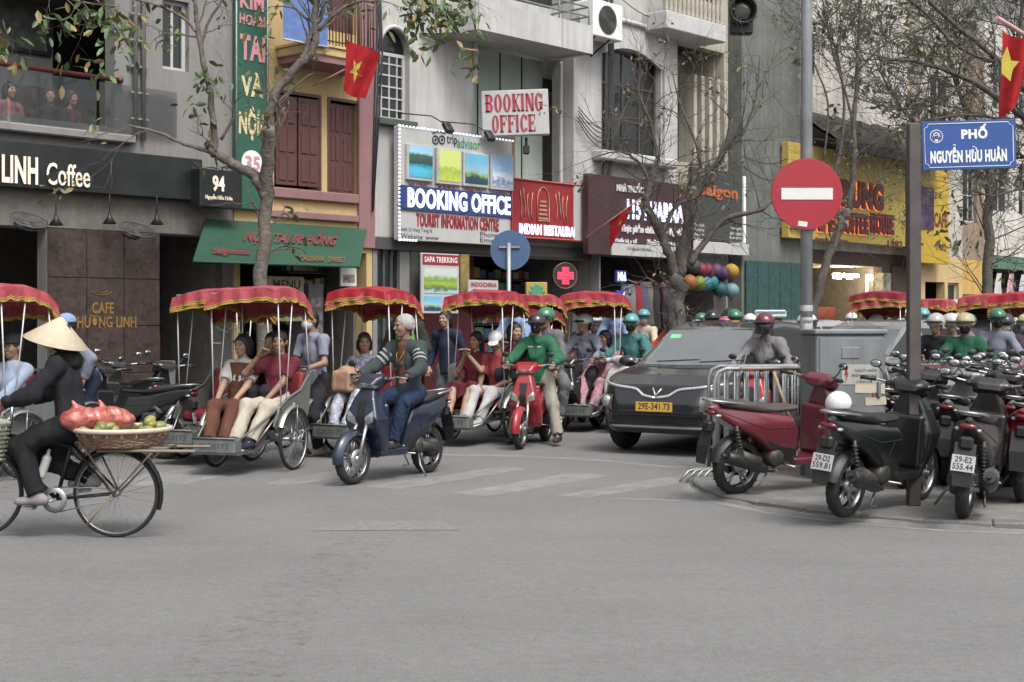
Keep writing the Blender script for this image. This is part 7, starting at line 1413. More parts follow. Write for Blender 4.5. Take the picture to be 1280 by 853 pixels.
# ------------------------------------------------------------------ rickshaws and their people
rk0 = make_rickshaw(); first = [True]
def rick(label, px, py, yaw, roll=0, seed=0, h=1.93, tint=None):
    """px, py: where the middle of the front axle stands"""
    o_ = rk0 if first[0] else copy_tree(rk0); first[0] = False; p_ = G(px, py); place(o_, label, p_, R(yaw), 'cycle rickshaws waiting in the traffic'); return o_, p_, R(yaw)
cloth = lambda n, c, **k: fabric('cloth_' + n, c, **k)
def rider_pose(**k):
    d = dict(pel=(-.28, 0, .855), lean=8, hl=(.16, .30, 1.03), hr=(.16, -.30, 1.03), fl=(.16, .12, .39), fr=(.14, -.12, .39), curl=1.0, kh=(.6, .5, .8), eh=(-.5, .6, -.6)); d.update(k); return d
def pas_pose(y, **k):
    d = dict(pel=(-.14, y, .64), lean=-8, hl=(.20, y + .10, .72), hr=(.20, y - .10, .72), fl=(.50, y * .7 + .09, .34), fr=(.50, y * .7 - .09, .34), kh=(.6, .15, .9), eh=(-.5, .5, -.6), curl=.3); d.update(k); return d
def driver_pose(**k):
    d = dict(pel=(-1.10, 0, 1.09), lean=14, hl=(-.63, .26, 1.09), hr=(-.63, -.26, 1.09), fl=(-.90, .14, .32), fr=(-1.1, -.14, .54), kh=(.9, .1, .4), curl=1.0); d.update(k); return d
# blue scooter
sc0 = make_scooter('modern'); sc1 = make_scooter('round'); sc2 = make_scooter('moped'); used = {}
def scoot(kind, label, px, py, yaw, pm, group='motor scooters', front=True, txt=None, tilt=0.0, z=0.0, **k):
    """px, py: ground contact of the front (or rear) wheel"""
    pr = {'modern': sc0, 'round': sc1, 'moped': sc2}[kind]; p_ = G(px, py, z); f = Vector((math.cos(R(yaw)), math.sin(R(yaw)), 0)); p_ = p_ - f * .63 if front else p_ + f * .60
    o_ = scooter(pr, label, p_, R(yaw), pm, group, txt, tilt, **k); return o_, p_, R(yaw)
WHT = cloth('white', (.42, .41, .40)); CREAMT = cloth('cream', (.42, .38, .31)); DK = cloth('dark', (.025, .025, .03)); NAVY = cloth('navy', (.022, .028, .05)); JEAN = cloth('jeans', (.022, .034, .07)); GREEN = cloth('green', (.028, .12, .062)); GREYB = cloth('greyblue', (.20, .21, .27)); LTB = cloth('lightblue', (.20, .28, .45))
MAROON = cloth('maroon', (.115, .022, .034)); BROWN = cloth('brown', (.10, .045, .03)); SHOEW = M('shoe_white', (.5, .5, .48), .6); SHOED = M('shoe_dark', (.03, .03, .035), .5); KHAKI = cloth('khaki', (.28, .26, .22)); BEIGE = cloth('beige', (.50, .44, .34)); PINKC = cloth('pink', (.45, .23, .27)); TEAL = cloth('teal', (.06, .17, .17)); REDC = cloth('red', (.42, .04, .04)); GREYC = cloth('grey', (.13, .13, .14)); LGREY = cloth('lightgrey', (.17, .165, .165))
HB = M('helmet_black', (.02, .02, .022), .25, coat=.6); HG = M('helmet_green', (.03, .17, .08), .3, coat=.5); HW = M('helmet_white', (.6, .6, .6), .3, coat=.5); HM = M('helmet_maroon', (.13, .02, .025), .3, coat=.5); HT = M('helmet_teal', (.10, .33, .34), .35, coat=.4); HP = M('helmet_pink', (.42, .12, .18), .35); HN = M('helmet_navy', (.03, .04, .08), .3, coat=.4); HC = M('helmet_cream', (.50, .44, .28), .4); MSK = cloth('mask_blue', (.30, .38, .45)); MSKB = DK; MSKW = WHT
bs_, bp_, by_ = scoot('modern', 'dark blue scooter ridden by the white haired man', 441, 606, -122, paint('blue', (.012, .018, .04)))
P_ = rider_pose(pel=(-.28, 0, .86), lean=5, look=-28, hl=(.16, .30, 1.03), fr=(-.02, -.20, .28), H=1.0)
rd, J = person('white haired man in a striped dark jacket riding the blue scooter', bp_, by_, top=cloth('jacket_greyblack', (.045, .055, .055)), bot=JEAN, shoes=M('shoe_leather', (.04, .035, .03), .4), hair='short', hairm=HAIRW, res=.010, skin=SKIN2, bulk=1.3, **P_)
m = MB()
for q in (1, -1):
    for i, f in enumerate((.30, .48, .66)):
        c = J['sh'][q].lerp(J['el'][q], f); d = (J['el'][q] - J['sh'][q]).normalized(); u_ = d.orthogonal().normalized(); v_ = d.cross(u_); rr_ = .076 - .012 * f; m.sheet([[tuple(c + d * t_ + (u_ * math.cos(a) + v_ * math.sin(a)) * (rr_ + .004)) for a in np.linspace(0, 6.283, 19)] for t_ in (-.012, .012)])
obj('jacket_stripe', m, M('stripe_grey', (.26, .27, .27), .8), rd, fix=False)
s = SDF(.02); c = J['chest'].lerp(J['neck'], .35) + J['fw'] * .062; s.cap(c - J['up'] * .22, c + J['up'] * .1, .065, .055, sc=(1, 1, 1)); obj('inner_shirt', s.mb(.011, folds(.002, 5)), BROWN, rd, fix=False)
m = MB(); n_ = J['neck']; m.tube([n_ + V3(.02, .06, .0), n_ + J['fw'] * .12 + V3(0, .035, -.12), n_ + J['fw'] * .145 + V3(0, 0, -.2), n_ + J['fw'] * .12 + V3(0, -.035, -.12), n_ + V3(.02, -.06, 0)], .004, 4); m.ball(tuple(n_ + J['fw'] * .145 + V3(0, 0, -.21)), .018, 8); obj('necklace', m, GOLD, rd, fix=False)
# red scooter, green rider and passenger
rs_, rp_, ry_ = scoot('moped', 'red scooter under the rider in the green jacket', 650, 562, -106, paint('red', (.28, .018, .026)))
rd, J = person('rider in green jacket and black helmet with a dark face mask on the red scooter', rp_, ry_, top=GREEN, bot=KHAKI, shoes=SHOED, helmet=HB, mask=MSKB, res=.0115, bulk=1.5, look=0, **rider_pose(fl=(.05, .34, .10), fr=(-.05, -.30, .10), kh=(.9, .35, .4)))
m = MB(); m.box(tuple(J['chest'].lerp(J['neck'], .55) + J['fw'] * .152 + V3(0, .055, .0)), (.005, .05, .018)).box(tuple(J['chest'].lerp(J['neck'], .55) + J['fw'] * .152 + V3(0, -.06, .0)), (.005, .06, .012)); obj('chest_print', m, WHT, rd, fix=False)
person('passenger with a green helmet and grey jacket behind the green rider', rp_, ry_, top=GREYC, bot=GREYC, shoes=SHOEW, helmet=HG, mask=None, res=.013, bulk=1.3, look=-20, **rider_pose(pel=(-.66, .02, .93), hl=(-.34, .20, .92), hr=(-.34, -.2, .92), fl=(-.4, .24, .36), fr=(-.4, -.24, .36)))
CT = [None, M('canopy_faded', (.28, .03, .045), .6, var=.3, bump=.3, bscale=10, spec=.3, rgb2=(.36, .075, .09)), M('canopy_bright', (.30, .015, .025), .5, var=.15, bump=.3, bscale=9, spec=.4), M('canopy_dusty', (.21, .025, .04), .7, var=.3, bump=.3, bscale=14, spec=.2)]
# rickshaw 1 with its people
def ride(prm): return dict(loc=prm[1], rz=prm[2])
r1 = rick('rickshaw with two passengers beside the tree trunk, canopy ridge tilted', 318, 586, -108); canopy(r1[0], roll=.06, seed=1, tint=CT[1], h=1.95)
person('woman in brown trousers and white collared blouse on the left rickshaw seat', r1[1], r1[2], top=WHT, bot=BROWN, shoes=M('shoe_pink', (.5, .3, .3), .6), hair='bob', res=.012, vest=BROWN, bulk=1.3, look=-10, sleeve='short', **pas_pose(-.24))
person('man in maroon shirt and cream trousers with a hand at his face in the rickshaw', r1[1], r1[2], top=MAROON, bot=CREAMT, shoes=NAVY, res=.012, sleeve='short', skin=SKIN2, bulk=1.3, look=12, **pas_pose(.20, hl=(.20, .24, .74), hr=(.05, .08, 1.20), pel=(-.14, .20, .68)))
person('child half hidden between the two rickshaw passengers', r1[1], r1[2], top=cloth('kid', (.18, .05, .05)), bot=DK, hair='short', res=.014, H=.8, pel=(-.42, .02, .80), hl=(-.2, .15, .8), hr=(-.2, -.15, .8), fl=(-.1, .1, .5), fr=(-.1, -.1, .5), kh=(.6, 0, .9))
q = G(395, 569); person('rickshaw driver in grey blue shirt and black trousers pushing beside the tree', q, R(-128), top=GREYB, bot=DK, shoes=M('sandal_beige', (.4, .33, .25), .6), mask=MSKW, res=.013, sleeve='short', skin=SKIN2, lean=6, pel=(0, 0, .90), hl=(.36, .2, 1.02), hr=(.36, -.16, 1.02), fl=(.05, .1, .085), fr=(-.18, -.1, .10), curl=.9, H=1.02)
# rickshaw 2
r2 = rick('rickshaw carrying the woman with a brown bag behind the blue scooter', 462, 566, -116); canopy(r2[0], roll=0, seed=2, tint=CT[2], h=1.99)
person('woman in a patterned blouse holding a brown bag in the rickshaw', r2[1], r2[2], top=cloth('patterned', (.33, .34, .42), var=.7, scale=26), bot=cloth('floral', (.4, .42, .5), var=.7, scale=20), shoes=SHOEW, hair='bob', res=.012, look=35, skin=SKIN2, **pas_pose(-.15, lean=-2, hl=(.22, -.02, .86), hr=(.22, -.28, .86)))
s = SDF(.03); s.rbox((0, 0, .14), (.17, .13, .13), .04, k=.03); s.ell((0, 0, .27), (.12, .09, .05)); q = on(r2[1], r2[2], (.20, -.18, .72)); tag(obj('paper_bag', s.mb(.012, folds(.006, 9, 30)), M('bag_brown', (.36, .22, .14), .8, var=.15), None, loc=q, rot=(0, 0, r2[2]), fix=False), 'crumpled light brown bag on the lap of the rickshaw woman', 'bag')
person('rickshaw driver in a black jacket, green vest and peaked cap standing behind the scooter man', r2[1], r2[2], top=cloth('jacket_black2', (.03, .035, .03)), bot=DK, shoes=SHOED, vest=cloth('vest_lime', (.14, .33, .10), rgb2=(.2, .5, .12)), cap=HB, res=.013, skin=SKIN2, look=25, bulk=1.2, **driver_pose(pel=(-.95, .02, 1.06), H=1.04))
# rickshaw 3 and one behind it
r3 = rick('rickshaw with a maroon dressed woman and a white capped passenger left of the red scooter', 603, 553, -116); canopy(r3[0], roll=.05, seed=3, h=1.97)
person('woman in a maroon dress clasping her hands at her face in the rickshaw', r3[1], r3[2], top=MAROON, bot=MAROON, legs='skirt', hair='long', res=.012, sleeve='short', skin=SKIN, look=-8, **pas_pose(-.19, hl=(.12, -.14, 1.12), hr=(.12, -.20, 1.12)))
person('passenger with a white sun hat and white trousers looking down in the rickshaw', r3[1], r3[2], top=cloth('rust', (.24, .05, .05)), bot=WHT, shoes=M('shoe_grey', (.42, .43, .44), .6), cap=HW, res=.012, sleeve='short', look=10, nod=30, skin=SKIN2, **pas_pose(.17, lean=6))
person('woman with long dark hair turned away behind the white capped passenger', r3[1], r3[2], top=MAROON, bot=DK, hair='long', res=.014, sleeve='short', look=60, pel=(-.36, .33, .76), hl=(-.2, .42, .80), hr=(-.15, .2, 1.2), fl=(-.1, .3, .5), fr=(-.1, .3, .5), kh=(.6, 0, .9))
person('rickshaw driver in a light blue shirt behind the third canopy', r3[1], r3[2], top=LTB, bot=NAVY, shoes=SHOED, mask=MSK, res=.014, look=-10, **driver_pose(H=1.02))
q = G(560, 542); person('pedestrian in a dark blue jacket carrying a silver bag between two rickshaws', q, R(-120), top=NAVY, bot=GREYC, shoes=SHOED, hair='bob', res=.014, H=1.0)
r5 = rick('rickshaw half hidden behind the third canopy with only its hood showing', 655, 541, -116); canopy(r5[0], roll=-.03, seed=5, tint=CT[3], h=1.80)
# rickshaw 4
r4 = rick('rickshaw under the straight red canopy beside the pharmacy light', 742, 536, -113); canopy(r4[0], roll=0, seed=4, h=2.0)
person('woman in a pink patterned dress seated in the rickshaw left of the dark car', r4[1], r4[2], top=cloth('pinkpat', (.40, .22, .26), var=.5, scale=22), bot=cloth('pinkpat', (.4, .22, .26)), shoes=SHOED, hair='bob', res=.014, look=-20, skin=SKIN2, **pas_pose(.10))
person('passenger in a salmon shirt with a glossy white helmet in the rickshaw', r4[1], r4[2], top=PINKC, bot=PINKC, shoes=SHOED, helmet=HW, res=.014, sleeve='short', look=30, **pas_pose(-.22, H=1.03))
person('rickshaw driver in a sky blue shirt behind the straight canopy', r4[1], r4[2], top=LTB, bot=NAVY, shoes=SHOED, res=.014, cap=HG, **driver_pose())
# left edge rickshaw
r0 = rick('rickshaw cut by the left edge behind the fruit bicycle', -14, 596, -116); canopy(r0[0], roll=.0, seed=6, tint=CT[1], h=1.97)
person('man in pale blue shirt and peaked cap seated in the left edge rickshaw', r0[1], r0[2], top=cloth('paleblue', (.27, .32, .42)), bot=cloth('maroon2', (.1, .03, .04)), shoes=SHOED, cap=DK, res=.013, skin=SKIN2, **pas_pose(.14))
q = G(112, 572); person('person in a blue shirt and light blue cap standing behind the fruit vendor', q, R(-150), top=GREYB, bot=NAVY, shoes=SHOED, cap=LTB, res=.014, lean=25, H=.98)
r6 = rick('empty rickshaw standing behind the one with two passengers', 272, 574, -112); canopy(r6[0], roll=.02, seed=7, h=1.90)
# white round scooter with teal rider
ws_, wp_, wy_ = scoot('round', 'white retro scooter beside the dark car', 768, 541, -112, paint('white', (.55, .55, .53)))
person('rider in a teal jacket, teal helmet and black mask on the white scooter', wp_, wy_, top=TEAL, bot=DK, shoes=SHOED, helmet=HT, mask=MSKB, res=.014, bulk=1.4, **rider_pose())
s_, p_, y_ = scoot('moped', 'dark scooter half hidden behind the pink rickshaw passengers', 728, 528, -108, paint('black', (.02, .02, .022))); person('rider with a white helmet and grey sleeves left of the white scooter', p_, y_, top=GREYC, bot=JEAN, shoes=SHOEW, helmet=HW, res=.014, look=25, **rider_pose(fl=(.0, .3, .1)))
s_, p_, y_ = scoot('moped', 'scooter under the orange jacketed rider behind the car', 808, 521, -125, paint('black', (.02, .02, .022))); person('rider in an orange red jacket, black helmet, behind the car bonnet', p_, y_, top=cloth('orange', (.46, .07, .03)), bot=DK, shoes=SHOED, helmet=HB, res=.014, look=30, bulk=1.2, **rider_pose())
# the dark car
car0, ctr = make_car(); CY = -122; fp = G(783, 561); cf = Vector((math.cos(R(CY)), math.sin(R(CY)), 0)); cl_ = Vector((-cf.y, cf.x, 0)); cp = fp - cf * 1.24 + cl_ * .74; cp.z = 0
place(car0, 'dark grey hatchback with chrome V grille and yellow number plate facing the crossing', cp, R(CY)); car0.name = 'hatchback_car'
pp = ctr.hit([(3, 0, .585)], (-1, 0, 0), .0)[0]; plate(car0, (pp[0] + .012, 0, .575), .47, .11, ['29E-341.73'], R(90), 0, M('plate_yellow', (.62, .38, .06), .5, var=.08), INKK)
m = MB(); m.T = Matrix.Identity(4); q = ctr.hit([(3, -.42, 1.37)], (-1, 0, 0), .012)[0]; m.box(tuple(q), (.01, .14, .08), 0, Euler((0, R(-50), 0))); obj('windscreen_sticker', m, M('sticker_green', (.18, .5, .3), .5), car0, fix=False)
def car_copy(label, px, D, yaw, rgb, nm, z=0):
    c = copy_tree(car0, None, {'car_paint': paint(nm, rgb, .3, .7)}); q = W(px, HY, D); place(c, label, (q.x, q.y, z), R(yaw)); c.name = 'parked_car'
    for ch in list(c.children):
        if ch.name.startswith(('number_plate', 'windscreen_sticker')): bpy.data.objects.remove(ch)
    return c
cc = car_copy('grey car behind the electrical cabinet with only its roof showing', 1098, 20.5, -135, (.20, .205, .21), 'carsilver')
cc = car_copy('white car behind the green jacketed riders on the right', 1226, 23.0, -132, (.58, .58, .58), 'carwhite'); cc.scale = (1.12, 1.05, 1.08)
cc = car_copy('pale silver car behind the dark hatchback with a taxi light', 985, 25.0, -132, (.33, .34, .35), 'carpale')
tp = W(964, 392, 24.6); tx_ = thing('taxi_light', 'white and blue taxi roof light behind the dark hatchback', 'taxi light', (tp.x, tp.y, tp.z - .06), R(0)); obj('lamp_box', MB().bx(-.27, .27, 0, .18, -.02, .12, 0, .03), WHITE, tx_, fix=False); obj('blue_band', MB().bx(-.25, .25, -.008, .0, .06, .10), M('band_skyblue', (.1, .25, .4), .5), tx_, fix=False); obj('roof_mount', MB().bx(-.2, .2, .04, .14, -.1, -.02), BLACK, tx_, fix=False)
cc = car_copy('second white van like car farther back under the far canopies', 1215, 30.0, -130, (.6, .6, .6), 'carwhite'); cc.scale = (1.3, 1.1, 1.28)
# rider standing behind the barriers
s_, p_, y_ = scoot('moped', 'scooter of the grey jacketed rider hidden behind the crowd barriers', 938, 572, -112, paint('red2', (.35, .02, .03))); person('rider in a grey jacket, maroon helmet and black face cover behind the crowd barriers', p_, y_, top=LGREY, bot=DK, shoes=SHOED, helmet=HM, mask=MSKB, vis=True, res=.012, bulk=1.3, **rider_pose(hl=(.16, .34, 1.0), hr=(.16, -.34, 1.0)))
# heads of riders behind the car
for k, (px, hy, D, hm, tp_, lab) in enumerate([(867, 392, 21.5, HB, cloth('sandy', (.45, .32, .2)), 'helmeted rider with a black and silver helmet behind the car roof'), (890, 389, 22.5, HB, GREYC, 'rider with a dark green black helmet above the car roof'), (848, 404, 22, LTB, cloth('skyb', (.15, .3, .5)), 'rider with a small sky blue helmet beside the windscreen'), (884, 400, 21, HP, PINKC, 'rider with a pink helmet just above the car roof'), (918, 396, 24, HW, WHT, 'rider with a white helmet in the middle above the car roof'), (932, 397, 25, HW, GREYC, 'rider with a silver white helmet left of the taxi light'), (986, 397, 21, HW, PINKC, 'rider with a white cap helmet behind the no entry pole'), (1080, 397, 23, HW, DK, 'rider with a white helmet under the right canopy'), (1092, 388, 26, DK, GREYC, 'rider with a black helmet and pale jacket under the right canopy')]):
    q = W(px, HY, D); hz_ = CH - (hy - HY) / F * D; dz = hz_ - 1.62; sc_, p_, y_ = scoot(['moped', 'modern'][k % 2], 'scooter under ' + lab.replace(' just right of', ' by').replace(' with a ', ' in ').replace(' and a ', ' and '), px, HY + CH * F / (D - .5), -118, paint(['black', 'grey2', 'red2'][k % 3], [(.02, .02, .02), (.15, .15, .16), (.3, .02, .03)][k % 3]))
    person(lab, p_, y_, top=tp_, bot=DK, shoes=SHOED, helmet=hm, res=.017, look=random.uniform(-30, 30), mask=[MSK, None, MSKB][k % 3], **rider_pose(pel=(-.28, 0, .86 + max(-.1, min(.18, dz)))))
# right background riders
for k, (px, D, hm, tp_, msk, lab, hat) in enumerate([(1160, 18.2, HW, DK, None, 'rider in a dark jacket with a white cap helmet just right of the brown pole', 0), (1172, 19.0, HW, cloth('scarf', (.3, .2, .22)), None, 'passenger with a pink scarf and white helmet right of the brown pole', 0), (1204, 17.5, HC, GREEN, MSKB, 'rider in a bright green jacket with a cream helmet and black mask', 0), (1240, 19.5, HB, cloth('plumdark', (.05, .035, .045)), MSKW, 'rider with a black hooded jacket and white mask beside the green rider', 0), (1272, 21.0, HC, GREYC, MSKW, 'rider with a cream hat and white mask at the right edge', 0), (1186, 24.0, HB, DK, MSKB, 'rider with a black full helmet in front of the far white car', 0), (1268, 17.2, HN, NAVY, None, 'rider in a navy jacket at the right edge behind the red scooter', 0)]):
    s_, p_, y_ = scoot(['modern', 'round', 'moped'][k % 3], 'scooter under ' + lab.replace(' just right of', ' by').replace(' with a ', ' in ').replace(' and a ', ' and '), px + 2, HY + CH * F / (D - .5), [-112, -118, -108, -120, -116, -112, -150][k], paint(['black', 'grey2', 'white'][k % 3], [(.02, .02, .02), (.15, .15, .16), (.5, .5, .5)][k % 3]))
    person(lab, p_, y_, top=tp_, bot=DK, shoes=SHOED, helmet=hm, mask=msk, res=.0145, look=[-15, 20, -5, 10, 0, 0, 30][k], bulk=1.3, **rider_pose())
# far right rickshaw canopies
for k, (px, D, lab, h, rl_) in enumerate([(1100, 23.0, 'rickshaw with a dusty crimson canopy left of the brown pole', 2.05, .03), (1160, 25.0, 'rickshaw canopy just right of the brown pole near the white car', 1.95, 0), (1236, 22.5, 'rickshaw with a long canopy above the masked riders at the right', 2.0, .02), (1276, 21.5, 'rickshaw canopy cut by the right edge', 2.0, .0)]):
    r_ = rick(lab, px, HY + CH * F / D, -122); canopy(r_[0], roll=rl_, seed=10 + k, tint=CT[(k + 3) % 4], h=h); person('driver of the ' + lab , r_[1], r_[2], top=[GREYB, LTB, GREYC, NAVY][k], bot=DK, shoes=SHOED, cap=DK, res=.017, **driver_pose())
CL = [('blue grey', GREYB), ('grey', GREYC), ('beige', BEIGE), ('dark', DK), ('pink', PINKC), ('light blue', LTB), ('maroon', MAROON)]; HL = [('white', HW), ('black', HB), ('green', HG), ('navy', HN), ('teal', HT), ('cream', HC)]
CX = [(700, 20.5, 'left of the pink passengers'), (712, 22.5, 'behind the left side of the straight canopy'), (738, 23.5, 'behind the straight canopy over the pink passengers'), (786, 25.0, 'between the teal rider and the tree'), (835, 25.0, 'before the rough tree'), (858, 26.0, 'right of the rough dark tree'), (905, 21.0, 'above the middle of the dark car roof'), (945, 27.0, 'left of the taxi light far back'), (1000, 23.5, 'behind the lower part of the no entry pole'), (1062, 25.5, 'over the left corner of the cabinet'), (1128, 21.0, 'just left of the brown pole'), (1150, 22.0, 'behind the pole between two canopies'), (1218, 21.5, 'behind the green rider shoulder'), (1232, 25.0, 'far back between the white cars'), (1252, 18.6, 'beside the black hooded rider')]
for k, (px, D, wh) in enumerate(CX):
    cn, cm = CL[(k * 3) % 7]; hn, hm = HL[(k * 5 + k // 3) % 6]; lab = '%s topped rider, %s helmet, %s' % (cn, hn, wh)
    s_, p_, y_ = scoot(['moped', 'modern', 'round'][k % 3], 'scooter under ' + lab.replace(' in the ', ' in ').replace(' with a ', ' in '), px, HY + CH * F / (D - .5), -118 + (k * 7) % 17, paint(['black', 'grey2', 'white', 'red2'][k % 4], (.02, .02, .02))); person(lab, p_, y_, top=cm, bot=DK, shoes=SHOED, helmet=hm, res=.017, look=(k * 37) % 60 - 30, mask=[None, MSK, MSKB, MSKW][k % 4], **rider_pose(pel=(-.28, 0, .86 + .03 * (k % 4))))
# ------------------------------------------------------------------ parked scooters on the corner
PW = 'scooters parked on the corner pavement'
red_, rpp, ryy = scoot('modern', 'wine red scooter parked with its tail to the road beside the barriers', 922, 618, 33, paint('wine', (.13, .018, .03), .3), PW, False, None, R(5), IZ, seatm=M('seat_brown', (.07, .055, .05), .6, var=.3))
blk, bpp, byy = scoot('modern', 'black scooter parked in front of the electrical cabinet, tail plate to the road', 1060, 646, 50, paint('blackgreen', (.007, .010, .010), .3), PW, False, ['29-D2', '559.81'], R(5), IZ)
dkb, dpp, dyy = scoot('modern', 'dusty dark brown scooter parked right of the brown pole with plate 555.44', 1205, 647, 66, paint('darkbrown', (.016, .013, .013), .4), PW, False, ['29-E2', '555.44'], R(6), IZ)
pk, kpp, kyy = scoot('round', 'bright red retro scooter cut by the right edge', 1279, 626, 62, paint('cherry', (.30, .012, .035), .25), PW, False, None, R(5), IZ)
for o_ in (red_, blk, dkb, pk): o_.scale = (1.05 if o_ is red_ else 1.12, 1.04, 1.0)
m = MB(); m.ball((-.80, .155, .50), (.03, .015, .06), 12); q = copy_tree; obj('gold_badge', m, GOLD, pk, fix=False)
for k, (px, py, yaw, kind, col, lab) in enumerate([(1128, 610, 62, 'moped', 'black', 'older black moped parked behind the black scooter by the brown pole'), (1180, 606, 66, 'modern', 'grey2', 'grey scooter with a pale headlamp parked in the second row'), (1236, 600, 64, 'moped', 'black', 'black moped in the second row behind the dusty scooter'), (1276, 596, 70, 'modern', 'wine', 'dark red scooter in the second row at the right edge'), (1150, 578, -100, 'round', 'grey2', 'grey scooter facing the road in the back row'), (1200, 576, -98, 'modern', 'black', 'black scooter facing the road in the back row'), (1246, 574, -104, 'moped', 'darkbrown', 'brown moped facing the road in the back row'), (1110, 588, 58, 'modern', 'black', 'black scooter squeezed behind the brown pole'), (1160, 592, 74, 'modern', 'wine', 'wine scooter between the grey and black ones in the second row'), (1222, 612, 60, 'modern', 'black', 'black scooter close behind the dusty plate 555.44 scooter'), (1262, 608, 62, 'modern', 'grey2', 'grey scooter close behind the bright red retro scooter'), (1172, 566, -92, 'moped', 'black', 'black moped nose out between the back row scooters'), (1226, 562, -96, 'round', 'black', 'black retro scooter nose out in the back row'), (1280, 566, -98, 'modern', 'grey2', 'grey scooter nose out at the right edge')]):
    scoot(kind, lab, px, py, yaw, MATS.get('paint_' + col) or paint(col, (.15, .15, .16)), PW, yaw < 0, None, R(5), IZ)
hp = on(bpp, byy, (.02, .02, .0)); s = SDF(.01); s.ell((0, 0, 0), (.135, .115, .12)); s.clip((0, 0, -.05), (0, 0, -1)); hpw = on(bpp, byy, (-.66, .05, .865)); hl_ = thing('helmet', 'white open helmet resting on the black scooter seat', 'helmet', (hpw.x, hpw.y, hpw.z + .02), R(30)); hl_.scale = (.82, .82, .82); obj('shell', s.mb(.01), HW, hl_, fix=False); obj('visor', MB().sheet([[(r_ * math.cos(a), r_ * .9 * math.sin(a), -.01 - (r_ - .125) * .3) for a in np.linspace(-1, 1, 9)] for r_ in (.12, .15, .175)]), BLACK, hl_, fix=False)
# scooters on the far pavement at the left
for k, (px, py, yaw, lab) in enumerate([(207, 574, 160, 'black scooter parked with its plate outward behind the fruit basket'), (255, 562, 140, 'dark scooter parked behind the empty rickshaw under the green awning'), (176, 556, 130, 'scooter with a red mirror parked against the granite wall')]):
    scoot('moped', lab, px, py, yaw, paint('black', (.02, .02, .02)), 'scooters parked by the cafe', False, ['29-V3', '146.2'] if k == 0 else None, R(5), .0)
# terrace sitters
for k, (px, lab, tp_) in enumerate([(8, 'person in a pinkish top seated on the terrace at the left edge', cloth('pinkish', (.25, .13, .12))), (62, 'person in a dark top sitting on the upstairs terrace', DK), (84, 'person with bare shoulders seated near the terrace sofa', MAROON)]):
    q = A.world(A.x(px, -.8), .8, 3.05); person(lab, q, UA - R(90) + R([10, -25, 20][k]), top=tp_, bot=DK, hair='bob', res=.017, sleeve='short', pel=(0, 0, 1.1), fl=(.45, .1, .4), fr=(.45, -.1, .4), kh=(1, 0, .8), hl=(.3, .15, 1.2), hr=(.25, -.1, 1.2))
# ------------------------------------------------------------------ flags
FLR = fabric('flag_red', (.33, .018, .022)); FLY = M('flag_star', (.45, .36, .05), .8)
def star(mb, f, cu, cv, r):
    pts = []
    for i in range(10): a = math.pi / 2 + i * math.pi / 5; rr_ = r if i % 2 == 0 else r * .4; pts.append((cu + rr_ * math.cos(a), cv + rr_ * math.sin(a)))
    for sg_ in (-1, 1):
        V_ = [f(cu, cv, sg_)] + [f(a, b2, sg_) for a, b2 in pts]; mb.add(V_, [(0, i + 1, (i + 1) % 10 + 1) for i in range(10)])
def flag(label, base, pole_to, f, w, h, sr=.2, px=.5, mt=None):
    t = thing('flag', label, 'flag', (0, 0, 0)); obj('flagpole', MB().tube([base, pole_to], .016, 8), M('pole_red_white', (.5, .3, .28), .5), t, fix=False)
    m = MB(); m.sheet([[tuple(f(u, v, 0)) for u in np.linspace(0, w, 15)] for v in np.linspace(0, h, 15)]); obj('cloth', m, FLR, t, fix=False); m = MB(); star(m, f, w * px, h * .5, sr); obj('star', m, FLY, t, fix=False)
a = W(393, 107, 22.4); b2 = W(441, 82, 21.6); b3 = b2 + (b2 - a) * .35
def f1(u, v, s_):  # cloth drooping from the pole, hanging down
    p_ = b2 + (b3 - b2) * 0; k_ = 21.6 / F; return W(433 * (1 - u) * (1 - v) + 475 * u * (1 - v) + 429 * (1 - u) * v + 457 * u * v, 50 * (1 - u) * (1 - v) + 66 * u * (1 - v) + 113 * (1 - u) * v + 127 * u * v + 3 * math.sin(u * 5) * v, 21.5) + Vector((0, .08 * math.sin(u * 7 + v * 3) + s_ * .008, 0))
flag('red flag with a yellow star hanging from a pole on the yellow house balcony', a, b2, f1, 1, 1, .25, .42)
a = W(1246, 22, 10.2); b2 = W(1330, 74, 10.9)
def f2(u, v, s_): return W(1253 + 2 * math.sin(v * 4) - 1 * v + (26 - 7 * v) * u * 1.3, 36 + 113 * v + 20 * u * (1 - v) - 22 * u * v, 10.25) + Vector((0, .05 * math.sin(u * 6 + v * 2) + s_ * .004, 0))
flag('red flag with a yellow star hanging at the right edge above the blue street plate', a, b2, f2, 1, 1, .0001)
m = MB(); q0 = [W(x, y, 10.17) for x, y in ((1259, 58), (1264, 76), (1274, 77), (1266, 87), (1263, 102), (1257, 96), (1252, 92), (1252, 74))]; m.add([tuple(q_ + Vector((0, -.0, 0))) for q_ in q0], [(0, 1, 2, 3, 4, 5, 6, 7)]); fo = [o for o in bpy.data.objects if o.name.startswith('flag') and o.type == 'EMPTY'][-1]; obj('star', m, FLY, fo, fix=False)
for o in [o for o in fo.children if o.name.startswith('star')][:1]: bpy.data.objects.remove(o)
a = W(733, 297, 27.4); b2 = W(803, 247, 26.6)
def f3(u, v, s_): return a.lerp(b2, .42 + .42 * u) + Vector((-.1 * v * u, .04 * math.sin(u * 6 + v * 4) + s_ * .004, -.55 * v * (1 - .55 * u)))
flag('small red flag on a slanted pole in front of the maroon pharmacy sign', a, b2, f3, 1, 1, .1)
